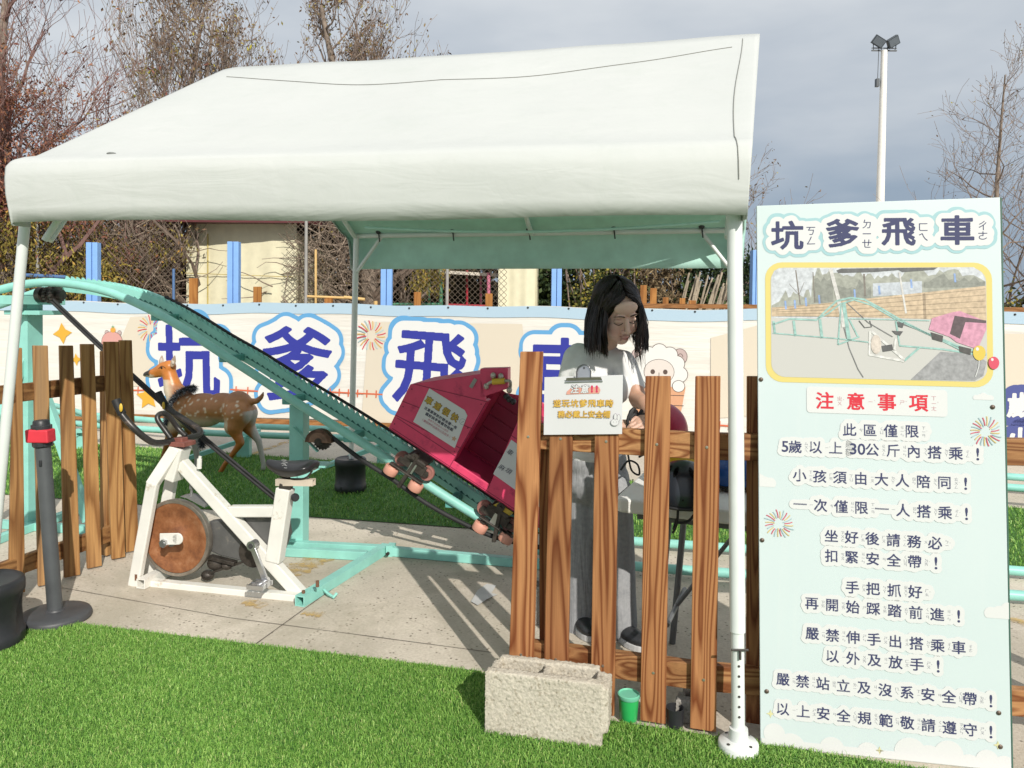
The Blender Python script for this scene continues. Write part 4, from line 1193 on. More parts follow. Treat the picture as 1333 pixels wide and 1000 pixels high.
# ================================================================ SIGNBOARD
cBL, cBR = G(990, 971), G(1317, 1005)
cTL, cTR = P(985, 268, cBL.y + 0.085), P(1302, 257, cBR.y + 0.085)
ex = (cBR - cBL); Wd = ex.length
SG = Sheet(cBL, ex, (cTL - cBL))
Hh = (cTL - cBL).length
sign = thing('signboard', 'tall pale blue ride rules signboard with photo panel, leaning against the picket fence', 'signboard', cBL)
def sign_mat():
    k = NT('sign_pale_blue'); o = k.obj()
    c = k.ramp(k.noise(o, 1.4, 4), [(0.3, (0.53, 0.61, 0.615)), (0.7, (0.57, 0.645, 0.65))])
    st = k.ramp(k.noise(k.mapv(o, (30, 30, 1.2)), 1.0, 4, 0.6), [(0.55, (0, 0, 0)), (0.85, (0.22, 0.22, 0.22))])
    c = k.mixc(st, c, (0.63, 0.66, 0.65))
    sp = k.ramp(k.noise(o, 90, 3, 0.8), [(0.70, (0, 0, 0)), (0.74, (0.6, 0.6, 0.6))])
    mk = k.ramp(k.noise(o, 2.2, 4), [(0.56, (0, 0, 0)), (0.68, (1, 1, 1))])
    c = k.mixc(k.mixc(1.0, sp, mk, 'MULTIPLY'), c, (0.42, 0.47, 0.48))
    k.set('Base Color', c); k.set('Roughness', 0.35)
    return k.m
SB = sign_mat()
mb = MB(); mb.prism([SG.p(0, 0), SG.p(Wd, 0), SG.p(*SG.px(1302, 257)), SG.p(*SG.px(985, 268))], -SG.n * 0.012)
part('board', mb, SB, sign, 0.0015)
mb = MB()
for x in (0.05, Wd - 0.05): mb.bar(SG.p(x, 0.01, -0.032), SG.p(x, Hh - 0.05, -0.032), 0.04, 0.035, SG.n)
mb.bar(SG.p(Wd + 0.004, 0.0, -0.02), SG.p(SG.px(1302, 257)[0] + 0.004, SG.px(1302, 257)[1], -0.02), 0.004, 0.035, SG.n)
part('back_frame', mb, plain('dark_green_frame', (0.05, 0.12, 0.09), 0.6), sign)
INK = flat('sign_navy_ink', (0.05, 0.055, 0.125), 0.45); SWH = flat('sign_white_ink', (0.83, 0.835, 0.83), 0.4); GREYI = flat('sign_grey_ink', (0.36, 0.38, 0.42), 0.5)
REDI = flat('sign_red_ink', (0.78, 0.05, 0.075), 0.45); CYI = flat('sign_cyan_ink', (0.42, 0.66, 0.70), 0.45); YEI = flat('sign_yellow_ink', (0.84, 0.70, 0.24), 0.45)
l1, l2, l3, l4 = 0.0008, 0.0014, 0.0020, 0.0026
ZY = dict(x.split('=') for x in '此=ㄘˇ 區=ㄑㄩ 僅=ㄐㄧㄣˇ 限=ㄒㄧㄢˋ 歲=ㄙㄨㄟˋ 以=ㄧˇ 上=ㄕㄤˋ 公=ㄍㄨㄥ 斤=ㄐㄧㄣ 內=ㄋㄟˋ 搭=ㄉㄚ 乘=ㄔㄥˊ 小=ㄒㄧㄠˇ 孩=ㄏㄞˊ 須=ㄒㄩ 由=ㄧㄡˊ 大=ㄉㄚˋ 人=ㄖㄣˊ 陪=ㄆㄟˊ 同=ㄊㄨㄥˊ 一=ㄧ 次=ㄘˋ 坐=ㄗㄨㄛˋ 好=ㄏㄠˇ 後=ㄏㄡˋ 請=ㄑㄧㄥˇ 務=ㄨˋ 必=ㄅㄧˋ 扣=ㄎㄡˋ 緊=ㄐㄧㄣˇ 安=ㄢ 全=ㄑㄩㄢˊ 帶=ㄉㄞˋ 手=ㄕㄡˇ 把=ㄅㄚˇ 抓=ㄓㄨㄚ 再=ㄗㄞˋ 開=ㄎㄞ 始=ㄕˇ 踩=ㄘㄞˇ 踏=ㄊㄚˋ 前=ㄑㄧㄢˊ 進=ㄐㄧㄣˋ 嚴=ㄧㄢˊ 禁=ㄐㄧㄣˋ 伸=ㄕㄣ 出=ㄔㄨ 車=ㄔㄜ 外=ㄨㄞˋ 及=ㄐㄧˊ 放=ㄈㄤˋ 站=ㄓㄢˋ 立=ㄌㄧˋ 沒=ㄇㄟˊ 系=ㄒㄧˋ 規=ㄍㄨㄟ 範=ㄈㄢˋ 敬=ㄐㄧㄥˋ 遵=ㄗㄨㄣ 守=ㄕㄡˇ 注=ㄓㄨˋ 意=ㄧˋ 事=ㄕˋ 項=ㄒㄧㄤˋ 坑=ㄎㄥ 爹=ㄉㄧㄝ 飛=ㄈㄟ'.split())
def zhuyin(ch, x, y, size, step):
    s_ = ZY.get(ch, ''); o_ = []
    tone = s_[-1] if s_ and s_[-1] in 'ˇˋˊ' else ''
    b = s_[:-1] if tone else s_
    for i, q in enumerate(b): o_.append(place(q, x, y + ((len(b) - 1) / 2 - i) * step, size))
    if tone: o_.append(place(tone, x + size * 0.75, y + size * 0.25, size))
    return o_
def mid(a, b, c, d): return [(a + (b - a) * i / (d - 1), c) for i in range(d)]
def zpx(ox, oy, sc): return lambda x, y: (ox + x * sc, oy + y * sc)
ZA = zpx(970, 500, 363 / 1296); ZB = zpx(970, 730, 363 / 1333)
lines = [(ZA, '此區僅限', [485, 580, 675, 775], 212, 220), (ZA, '5歲以上', [185, 232, 327, 420], 290, 296), (ZA, '30公斤內搭乘！', [502, 540, 590, 687, 783, 880, 978, 1080], 301, 326),
         (ZA, '小孩須由大人陪同！', [253, 346, 440, 537, 633, 730, 828, 925, 1024], 424, 463), (ZA, '一次僅限一人搭乘！', [255, 350, 445, 540, 635, 733, 830, 928, 1028], 558, 603),
         (ZA, '坐好後請務必', [400, 494, 590, 688, 785, 882], 705, 738), (ZA, '扣緊安全帶！', [400, 495, 592, 690, 787, 886], 798, 832),
         (ZB, '手把抓好', [512, 611, 712, 812], 126, 148), (ZB, '再開始踩踏前進！', [318, 415, 514, 612, 714, 815, 917, 1020], 203, 265),
         (ZB, '嚴禁伸手出搭乘車', [320, 417, 515, 615, 717, 818, 919, 1020], 347, 414), (ZB, '以外及放手！', [417, 515, 617, 718, 820, 922], 456, 504),
         (ZB, '嚴禁站立及沒系安全帶！', [180, 274, 371, 469, 568, 669, 773, 873, 973, 1073, 1174], 566, 670), (ZB, '以上安全規範敬請遵守！', [180, 277, 373, 470, 570, 672, 774, 875, 976, 1075, 1174], 708, 818)]
mi_, mh_, mg_ = MB(), MB(), MB()
for zf, txt, xs_, y0, y1 in lines:
    items, zy = [], []
    for ch, x in zip(txt, xs_):
        yy = y0 + (y1 - y0) * (x - xs_[0]) / (xs_[-1] - xs_[0]); X, Y = SG.px(*zf(x, yy))
        if ch == '！': items.append(place('!', X, Y, 0.056)); continue
        sz = 0.0445 if ch > '\u2e80' else 0.052
        items.append(place(ch, X, Y, sz))
        zy += zhuyin(ch, X + 0.036, Y, 0.0125, 0.0125)
    v_, f_ = inflate(samples(items, 0.003), 0.0009, 0.0008); SG.draw(mi_, v_, f_, l3)
    SG.glyphs(mg_, zy, l3)
    v_, f_ = inflate(samples(items + zy, 0.004), 0.0155, 0.004); SG.draw(mh_, v_, f_, l2)
part('rule_halo', mh_, SWH, sign); part('rule_lettering', mi_, INK, sign); part('phonetic_lettering', mg_, GREYI, sign)
# title
mt, mw_, mc = MB(), MB(), MB(); items, zy = [], []
for ch, x, y_ in (('坑', 195, 237), ('爹', 452, 228), ('飛', 712, 220), ('車', 985, 213)):
    X, Y = SG.px(970 + x * .2801, 240 + y_ * .28)
    items.append(place(ch, X, Y, 0.108, 0.100)); zy += zhuyin(ch, X + 0.077, Y - 0.002, 0.034, 0.033)
pts = samples(items, 0.004); pz = samples(zy, 0.003)
v_, f_ = inflate(np.concatenate([pts, pz]), 0.031, 0.004); SG.draw(mc, v_, f_, l1)
v_, f_ = inflate(np.concatenate([pts, pz]), 0.0215, 0.004); SG.draw(mw_, v_, f_, l2)
v_, f_ = inflate(pts, 0.0030, 0.0014); SG.draw(mt, v_, f_, l3)
part('title_border', mc, CYI, sign); part('title_halo', mw_, SWH, sign); part('title_lettering', mt, INK, sign)
mb = MB(); SG.glyphs(mb, zy, l3); part('title_phonetics', mb, INK, sign)
# heading
mb = MB(); X0, Y0 = SG.px(1050, 537); X1, Y1 = SG.px(1233, 508); SG.poly(mb, rrect(X0, Y0, X1, Y1, 0.012), l2); part('heading_plate', mb, SWH, sign)
items, zy = [], []
for ch, x, y_ in (('注', 370, 76), ('意', 513, 80), ('事', 658, 84), ('項', 805, 88)):
    X, Y = SG.px(*ZA(x, y_)); items.append(place(ch, X, Y, 0.060)); zy += zhuyin(ch, X + 0.047, Y, 0.017, 0.017)
mb = MB(); SG.fat(mb, items, 0.0016, 0.0012, l3); part('heading_lettering', mb, REDI, sign)
mb = MB(); SG.glyphs(mb, zy, l3); part('phonetic_lettering', mb, flat('sign_pale_red_ink', (0.7, 0.4, 0.42), 0.5), sign)
# photo panel
X0, Y0 = SG.px(997, 497); X1, Y1 = SG.px(1291, 342)
mb = MB(); SG.poly(mb, rrect(X0, Y0, X1, Y1, 0.055), l1); part('photo_frame', mb, YEI, sign)
q0, r0, q1, r1 = X0 + 0.018, Y0 + 0.018, X1 - 0.018, Y1 - 0.018
PW, PH = q1 - q0, r1 - r0
def pc(x, y): return (q0 + PW * (x - 10) / 1238, r1 - PH * (y - 35) / 640)
from itertools import count
_l = count()
photo = thing_part = None
mb = MB(); SG.poly(mb, rrect(q0, r0, q1, r1, 0.045), l2)
photo = part('photo_panel', mb, flat('photo_ground', (0.66, 0.65, 0.62), 0.4), sign)
def ph(name, col, polys=(), lns=(), lift=None):
    mb = MB(); L_ = l2 + 0.0001 * (next(_l) + 1)
    for pl in polys: SG.poly(mb, [pc(*p) for p in pl][::-1], L_)
    for pl, wd in lns: SG.line(mb, [pc(*p) for p in pl], wd, L_)
    part(name, mb, plain('photo_' + name + str(int(col[0] * 99)), tuple(min(0.72, c * 0.72 + 0.04) for c in col), 0.35, var=0.22, vs=70), photo)
def wav(x0_, x1_, y_, amp, n, s_):
    rn = random.Random(s_); return [(x0_ + (x1_ - x0_) * i / n, y_ + rn.uniform(-amp, amp)) for i in range(n + 1)]
sky_p = [(60, 38)] + [(1180, 30), (1225, 60), (1245, 110)] + [(1245, 320), (14, 330), (14, 100), (30, 55)]
ph('sky', (0.66, 0.69, 0.73), [sky_p])
ph('trees', (0.40, 0.41, 0.35), [[(14, 258), (60, 235)] + wav(100, 250, 190, 30, 10, 1) + wav(260, 400, 60, 25, 10, 2) + wav(420, 780, 80, 22, 18, 3) + wav(800, 1180, 60, 25, 18, 4) + [(1244, 110), (1244, 200), (700, 220), (14, 300)]])
ph('trees', (0.28, 0.29, 0.25), [[(400, 210)] + wav(400, 600, 130, 30, 9, 5) + [(600, 210)], [(900, 150)] + wav(900, 1240, 95, 30, 12, 6) + [(1240, 140)], [(270, 240)] + wav(270, 380, 110, 25, 6, 7) + [(380, 240)]])
ph('tree_trunks', (0.22, 0.19, 0.16), [], [([(160, 50), (185, 250)], 0.004), ([(560, 70), (565, 200)], 0.006), ([(262, 60), (270, 240)], 0.003), ([(380, 80), (392, 200)], 0.003), ([(120, 130), (185, 200)], 0.0015), ([(210, 120), (180, 190)], 0.0015)])
ph('wall', (0.58, 0.62, 0.68), [[(610, 125), (890, 110), (890, 180), (610, 200)]])
ph('timber_fence', (0.66, 0.50, 0.33), [[(14, 270), (300, 245), (700, 198), (1245, 135), (1245, 330), (700, 322), (300, 320), (14, 322)]])
ph('timber_gap', (0.38, 0.28, 0.18), [], [([(40, 272 + i * 12), (500, 232 + i * 21), (1244, 152 + i * 34)], 0.0022) for i in range(5)] + [([(900, 180), (905, 325)], 0.009)])
ph('blue_posts', (0.28, 0.42, 0.75), [], [([(a, b), (a + 4, b + 50)], 0.006) for a, b in ((96, 230), (152, 225), (217, 210), (296, 195), (503, 160), (645, 138), (828, 100), (1073, 66))])
ph('shade', (0.36, 0.36, 0.37), [[(990, 510), (1180, 520), (1244, 560), (1225, 640), (1180, 668), (820, 672)]])
ph('tent', (0.12, 0.12, 0.12), [[(400, 50), (430, 40), (980, 32), (960, 45), (780, 60), (760, 48), (610, 60), (410, 66)]])
ph('tent_pole', (0.74, 0.72, 0.69), [], [([(365, 40), (408, 210), (440, 380)], 0.012), ([(762, 60), (798, 295)], 0.006)])
ph('cable', (0.2, 0.2, 0.2), [], [([(440, 380), (470, 500), (520, 620), (550, 666)], 0.003), ([(455, 235), (580, 350), (720, 430)], 0.003), ([(740, 345), (900, 400), (1100, 500), (1240, 520)], 0.002)])
tl = (0.34, 0.58, 0.53)
ph('track', tl, [], [([(18, 370), (120, 335), (280, 340), (340, 280), (400, 228), (480, 208), (560, 218), (660, 270), (780, 340), (900, 400), (1100, 480), (1244, 520)], 0.006), ([(290, 330), (350, 300), (420, 245), (500, 220), (600, 250), (740, 330), (930, 415), (1100, 495)], 0.005),
                   ([(440, 240), (470, 455)], 0.012), ([(425, 250), (405, 480)], 0.005), ([(470, 330), (520, 430)], 0.005), ([(405, 480), (530, 432)], 0.005), ([(300, 335), (312, 445)], 0.009), ([(145, 345), (155, 435)], 0.008), ([(25, 350), (33, 420)], 0.007), ([(20, 420), (400, 445), (600, 465)], 0.004), ([(740, 340), (760, 480), (1000, 495), (1180, 520)], 0.006), ([(870, 490), (785, 565)], 0.007), ([(480, 330), (930, 335)], 0.003)])
ph('bike', (0.80, 0.79, 0.76), [], [([(592, 400), (585, 535), (785, 567)], 0.008), ([(600, 400), (785, 560)], 0.008), ([(738, 440), (728, 510)], 0.007)])
ph('bike_wheel', (0.72, 0.63, 0.55), [[(625 + 30 * math.cos(a * .4), 475 + 55 * math.sin(a * .4)) for a in range(16)]])
ph('bike_saddle', (0.08, 0.08, 0.08), [[(715, 395), (780, 398), (760, 425), (735, 415)], [(745, 345), (785, 350), (778, 378), (750, 372)]], [([(528, 340), (560, 380), (600, 375), (590, 340)], 0.003), ([(660, 500), (720, 490)], 0.02)])
ph('pink_cart', (0.70, 0.32, 0.45), [[(925, 385), (945, 320), (1060, 285), (1100, 278), (1244, 335), (1244, 380), (1195, 492), (1080, 455), (1040, 425)]])
ph('cart_opening', (0.10, 0.06, 0.07), [[(1070, 305), (1244, 330), (1244, 345), (1130, 340), (1098, 435), (1042, 408)]])
ph('cart_wheels', (0.06, 0.055, 0.05), [[(935, 400), (1005, 420), (1000, 455), (945, 440)], [(1090, 475), (1160, 490), (1155, 525), (1095, 510)]])
# balloons, clouds, fireworks, sparkles
def balloon(x, y_, r, col, nm, L_):
    X, Y = SG.px(x, y_); mb = MB(); SG.poly(mb, [(X + r * math.cos(a * .3) , Y + r * 1.2 * math.sin(a * .3) * (1.0 if math.sin(a * .3) > 0 else 1.15)) for a in range(21)], L_); part(nm, mb, flat(nm, col, 0.4), sign)
    mb = MB(); SG.disc(mb, X - r * 0.3, Y + r * 0.6, r * 0.25, r * 0.3, L_ + 0.0003); part('balloon_glint', mb, SWH, sign)
Lb = l2 + 0.0030
X, Y = SG.px(1274, 466); mb = MB(); SG.line(mb, [(X, Y), (X - 0.002, Y - 0.03), (X - 0.012, Y - 0.062)], 0.0025, Lb); part('balloon_string', mb, SWH, sign)
balloon(1274, 459, 0.019, (0.82, 0.62, 0.13), 'yellow_balloon_print', Lb + 0.0003); balloon(1293, 472, 0.016, (0.78, 0.12, 0.18), 'red_balloon_print', Lb + 0.0003)
mb = MB()
def cloud(x, y_, sc, flip=1):
    X, Y = SG.px(x, y_)
    pts_ = np.array([(X + a * sc * flip, Y + b * sc) for a, b in ((-1, 0), (-.5, .1), (0, .35), (.25, .2), (.6, 0.05), (1, 0), (-.2, 0), (.2, 0), (0, .1))])
    v_, f_ = inflate(pts_, 0.42 * sc, 0.08 * sc); keep = []
    v_ = [(min(max(a, 0.002), Wd - 0.002), max(b, Y - 0.3 * sc)) for a, b in v_]
    SG.draw(mb, v_, f_, l1)
cloud(1280, 518, 0.022); cloud(985, 628, 0.045); cloud(1312, 800, 0.05)
part('cloud_print', mb, SWH, sign)
mb = MB()
pts_ = []
rn = random.Random(4)
for x, y_, r in ((995, 985, .04), (1008, 955, .035), (1030, 972, .045), (1050, 985, .04), (1083, 975, .04), (1105, 985, .03), (1130, 980, .035), (1150, 995, .03), (1185, 980, .05), (1210, 990, .05), (1235, 982, .045), (1262, 998, .04), (1285, 990, .035), (1308, 1000, .04)):
    X, Y = SG.px(x, y_)
    SG.poly(mb, [(min(max(X + r * math.cos(a), 0.003), Wd - 0.003), max(0.003, Y + r * math.sin(a))) for a in np.linspace(0, 2 * math.pi, 22)[:-1]], l1 + 0.00003 * len(pts_)); pts_.append(0)
SG.poly(mb, [(0.003, 0.003), (Wd - 0.003, 0.003), (Wd - 0.003, 0.028), (0.003, 0.028)], l1 + 0.0006)
part('cloud_bank_print', mb, SWH, sign)
fm = {k_: MB() for k_ in ('r', 'y', 'b')}
for (u, v, r) in ((1283, 562, 0.052), (1014, 682, 0.052)):
    X, Y = SG.px(u, v); firework(SG, fm, X, Y, r, l2, int(u))
part('firework_print', fm['r'], flat('sign_firework_red', (0.72, 0.13, 0.2), 0.5), sign); part('firework_print', fm['y'], flat('sign_firework_gold', (0.80, 0.62, 0.25), 0.5), sign); part('firework_print', fm['b'], flat('sign_firework_mist', (0.45, 0.60, 0.64), 0.5), sign)
mb = MB()
for u, v in ((1003, 929), (1145, 977), (1299, 970)): X, Y = SG.px(u, v); star4(SG, mb, X, Y, 0.014, l2)
part('sparkle_print', mb, flat('sign_sparkle', (0.80, 0.76, 0.42), 0.5), sign)
for u, v in ((1292, 530), (989, 703), (998, 900), (1300, 928), (1302, 972), (990, 494)):
    X, Y = SG.px(u, v); mb = MB(); mb.lathe([(0.0075, 0.0), (0.0075, 0.002), (0.004, 0.0045), (0, 0.005)], SG.p(max(0.01, X), Y, 0.0), SG.n, 12); part('screw', mb, plain('rusty_screw', (0.12, 0.09, 0.07), 0.5, metal=0.5), sign)
# ================================================================ PICKET FENCES
PWD = wood('stained_pine_picket', (0.53, 0.25, 0.105), (0.205, 0.058, 0.018), 'Z', 13.0, fine=0.35)
PWX = wood('stained_pine_rail', (0.50, 0.26, 0.11), (0.19, 0.06, 0.018), 'X', 13.0, fine=0.35)
GWD = wood('golden_pine_picket', (0.56, 0.31, 0.12), (0.28, 0.125, 0.04), 'Z', 7.0, fine=0.5, grey=(0.22, 0.15, 0.09))
GWX = wood('golden_pine_rail', (0.42, 0.22, 0.085), (0.2, 0.085, 0.03), 'Y', 7.0, fine=0.5)
SCREW = plain('zinc_screw', (0.5, 0.46, 0.38), 0.35, metal=0.8)
fA, fB = V(0.038, 2.82, 0), V(0.656, 2.645, 0)
fd = (fB - fA).normalized(); fn = V(fd.y, -fd.x, 0)
fence = thing('picket_fence', 'brown pine picket fence with bold grain in front of the standing woman', 'fence', fA)
pk = [((677, 706, 458), (660, 692, 921), None), ((717, 746, 500), (706, 738, 930), None), ((775, 806, 500), (768, 799, 943), None), ((840, 873, 490), (833, 866, 951), None), ((905, 938, 490), (898, 932, 961), None), ((972, 998, 490), (971, 998, 968), None)]
def picket_from(tp, bp, p0, n, thick, mat, root, name='picket', label=None, z0=None):
    a, b, v = tp; c, d, w_ = bp
    q = [onplane(c, w_, p0, n), onplane(d, w_, p0, n), onplane(b, v, p0, n), onplane(a, v, p0, n)]
    if z0 is not None:
        for i in (0, 1): q[i] = q[i] + (q[3 - i] - q[i]) * ((z0 - q[i].z) / (q[3 - i].z - q[i].z))
    mb = MB(); mb.prism(q, -n * thick)
    return part(name, mb, mat, root, 0.003, label), q
for tp, bp, _ in pk:
    o, q = picket_from(tp, bp, fA + (V(0, 0.10, 0) if tp[0] == 972 else V(0, 0, 0)), fn, 0.021, PWD, fence, z0=0.012)
    for z in (1.0, 0.18):
        mb = MB(); c = (q[0] + (q[3] - q[0]) * (z / q[3].z)) * 0.5 + (q[1] + (q[2] - q[1]) * (z / q[2].z)) * 0.5
        mb.lathe([(0.005, 0), (0.005, 0.002), (0.0, 0.0025)], c, fn, 10); part('screw', mb, SCREW, o)
def fx(t, z, off): 
    p = fA + fd * t - fn * off; p.z = z; return p
for i in range(2):
    z = (1.0, 0.185)[i]; mb = MB(); mb.bar(fx(0.02 if i == 0 else 0.0, z, 0.042), fx(0.66, z, 0.042), 0.04, 0.092); part('rail', mb, PWX, fence, 0.003)
    mb = MB(); q_ = fx(0.665, z, 0.042); mb.bar(q_, V(2.5, 2.615, (1.0, 0.09)[i]), 0.04, 0.092); part('rail', mb, PWX, fence, 0.003)
mb = MB(); mb.bar(fx(0.09, 0.01, 0.085), fx(0.075, 0.97, 0.085), 0.045, 0.045, fn); part('post', mb, PWD, fence, 0.003)
for t in (1.95, 2.2, 2.45):
    mb = MB(); mb.bar(V(t, 2.585, 0.012), V(t, 2.585, 1.24), 0.085, 0.021, fn); part('picket', mb, PWD, fence, 0.003)
# left fence
gA = G(90, 753); gB = G(170, 721)
gd = (gB - gA); gd.z = 0; gd.normalize(); gn = V(gd.y, -gd.x, 0)
fl = thing('picket_fence', 'golden weathered picket fence at left beside the white bike', 'fence', gA)
for tp, bp in (((17, 29, 453), (11, 33, 776)), ((43, 62.6, 450), (50, 71, 764)), ((77.5, 95.5, 450), (84, 105, 753)), ((105, 123, 448), (114, 133, 741)), ((135, 155, 445), (146, 163.5, 729)), ((155.5, 172, 443), (163.8, 181, 720))):
    c0 = G((bp[0] + bp[1]) / 2, bp[2])
    picket_from(tp, bp, c0, (gn * 0.75 + V(0, -1, 0) * 0.5).normalized(), 0.022, GWD, fl, z0=0.01)
def lx(t, z, off):
    p = gA + gd * t - gn * off; p.z = z; return p
for z in (1.02, 0.145):
    mb = MB(); mb.bar(lx(-1.5, z, 0.055), lx(0.42, z, 0.055), 0.035, 0.09); part('rail', mb, GWX, fl, 0.003)
mb = MB(); mb.bar(lx(0.36, 0.01, 0.10), lx(0.36, 1.2, 0.10), 0.05, 0.05, gn); part('post', mb, GWD, fl, 0.003)

# ================================================================ NOTICE on the fence, clip
nA = fx(0.05, 0, -0.010); nn_ = fn
nt_o = onplane(708, 566, nA, nn_)
NS = Sheet(nt_o, (onplane(811, 565, nA, nn_) - nt_o), (onplane(709, 489, nA, nn_) - nt_o))
notice = thing('notice_sheet', 'white laminated helmet notice with orange writing, clipped to the picket fence', 'notice', nt_o)
nw, nh = NS.px(811, 488)
mb = MB()
gx, gy = 12, 8
f0 = [NS.p(nw * i / gx, nh * j_ / gy, 0.002 + 0.004 * math.sin(math.pi * i / gx) * math.sin(j_ / gy * 2.2)) for j_ in range(gy + 1) for i in range(gx + 1)]
fs = [(j_ * (gx + 1) + i, j_ * (gx + 1) + i + 1, (j_ + 1) * (gx + 1) + i + 1, (j_ + 1) * (gx + 1) + i) for j_ in range(gy) for i in range(gx)]
mb.add(f0 + [p - NS.n * 0.0015 for p in f0], fs + [tuple(q + len(f0) for q in f_[::-1]) for f_ in fs], True)
part('paper', mb, flat('laminated_paper', (0.82, 0.82, 0.83), 0.3), notice)
nl = 0.0075
ZN = lambda x, y: NS.px(700 + x * 0.1, 470 + y * 0.1)
mb = MB(); NS.poly(mb, [ZN(*q) for q in ((375, 435), (385, 395), (440, 350), (800, 335), (820, 375), (805, 420), (440, 432))][::-1], nl - 0.0004); part('brush_mark', mb, flat('notice_peach', (0.84, 0.42, 0.33), 0.5), notice)
def ntext(txt, xs_, y0, sz, nm1, c1, r1, nm2, c2, r2, dl=0.0):
    it = []
    for ch, x in zip(txt, xs_):
        X, Y = ZN(x, y0); it.append(place(ch, X, Y, sz, None, 0.12 if dl else 0))
    p = samples(it, 0.0015)
    mb = MB(); v_, f_ = inflate(p, r1, 0.0008); NS.draw(mb, v_, f_, nl + dl); part(nm1, mb, c1, notice)
    mb = MB(); v_, f_ = inflate(p, r2, 0.0005); NS.draw(mb, v_, f_, nl + dl + 0.0006); part(nm2, mb, c2, notice)
BRN = flat('notice_brown_ink', (0.46, 0.22, 0.07), 0.5); AMB = flat('notice_amber_ink', (0.86, 0.56, 0.11), 0.5); KINK = flat('notice_black_ink', (0.08, 0.08, 0.09), 0.5); NWH = flat('notice_white_ink', (0.84, 0.84, 0.84), 0.5)
ntext('注意', [490, 620], 362, 0.0315, 'heading_outline', KINK, 0.0021, 'heading_lettering', NWH, 0.0009, 0.0002)
ntext('!!', [710, 773], 362, 0.0315, 'exclamation_outline', flat('notice_red_ink', (0.74, 0.05, 0.12), 0.5), 0.0021, 'exclamation_lettering', flat('notice_red_fill', (0.78, 0.07, 0.15), 0.5), 0.0012)
ntext('遊玩坑爹飛車時', [258, 372, 485, 598, 711, 824, 937], 548, 0.0285, 'writing_outline', BRN, 0.0013, 'writing', AMB, 0.0005)
ntext('務必戴上安全帽', [315, 413, 511, 609, 707, 805, 903], 690, 0.0265, 'writing_outline', BRN, 0.0013, 'writing', AMB, 0.0005)
bl, bw_ = MB(), MB()
for (x, y_, rx, ry) in ((1008, 795, 50, 42), (1015, 725, 18, 42), (1058, 735, 18, 42)):
    X, Y = ZN(x, y_); NS.disc(bl, X, Y, (rx + 6) * 0.00027, (ry + 6) * 0.00027, nl); NS.disc(bw_, X, Y, rx * 0.00027, ry * 0.00027, nl + 0.0005)
for x in (990, 1030): X, Y = ZN(x, 790); NS.disc(bl, X, Y, 0.0014, None, nl + 0.001)
part('bunny_outline', bl, flat('notice_grey_ink', (0.45, 0.42, 0.45), 0.5), notice); part('bunny_fill', bw_, NWH, notice)
# bulldog clip
mb = MB(); X, Y = ZN(608, 255); a, b = ZN(365, 258)[0], ZN(850, 258)[0]
mb.prism([NS.p(a, Y - 0.003, 0.006), NS.p(a + 0.006, Y + 0.013, 0.019), NS.p(b - 0.006, Y + 0.013, 0.019), NS.p(b, Y - 0.003, 0.006)], -NS.n * 0.003)
mb.tube([NS.p(a, Y - 0.003, 0.008), NS.p(b, Y - 0.003, 0.008)], 0.0028, 8)
w2 = 0.024
hp = [(X - w2, Y + 0.008), (X - w2 * 1.05, Y + 0.035)] + [(X + w2 * math.cos(t), Y + 0.035 + w2 * 0.95 * math.sin(t)) for t in np.linspace(math.pi, 0, 10)] + [(X + w2 * 1.05, Y + 0.035), (X + w2, Y + 0.008)]
mb.prism([NS.p(x, y_, 0.016 - (y_ - Y) * 0.12) for x, y_ in hp], -NS.n * 0.0022)
clip = solo('bulldog_clip', mb, STEEL, 'steel bulldog clip holding the helmet notice on the fence', 'clip', NS.p(X, Y), 0.0008)
mb = MB()
pts = [NS.p(x * 1.0 + (X - x) * -0.03, y_, 0.018) for x, y_ in hp]; mb.tube(pts, 0.0022, 8)
mb.lathe([(0.004, 0), (0.004, 0.001), (0, 0.001)], NS.p(X, Y + 0.046, 0.0125), NS.n, 10)
part('lever_rim', mb, plain('dark_steel', (0.2, 0.2, 0.21), 0.3, metal=0.9), clip)

# ================================================================ CONCRETE BLOCKS
def blockmat(name, base):
    k = NT(name); o = k.obj()
    v = k.n('ShaderNodeTexVoronoi', {'Vector': o, 'Scale': 95.0}).outputs['Distance']
    n1 = k.noise(o, 130, 3, 0.7)
    c = k.ramp(n1, [(0.3, tuple(x * 0.70 for x in base)), (0.65, base)])
    pit = k.ramp(k.noise(o, 60, 2, 0.5), [(0.30, (0.62, 0.58, 0.52)), (0.40, (1, 1, 1))])
    c = k.mixc(0.8, c, pit, 'MULTIPLY')
    c = k.mixc(0.6, c, k.ramp(k.noise(o, 6, 4), [(0.3, (0.8, 0.78, 0.74)), (0.7, (1, 1, 1))]), 'MULTIPLY')
    k.set('Base Color', c); k.set('Roughness', 0.92)
    k.bump(k.math('ADD', n1, v), 0.4, 0.004)
    return k.m
BLK = blockmat('pale_concrete_block', (0.58, 0.535, 0.445)); BLK2 = blockmat('grey_concrete_block', (0.38, 0.36, 0.33))
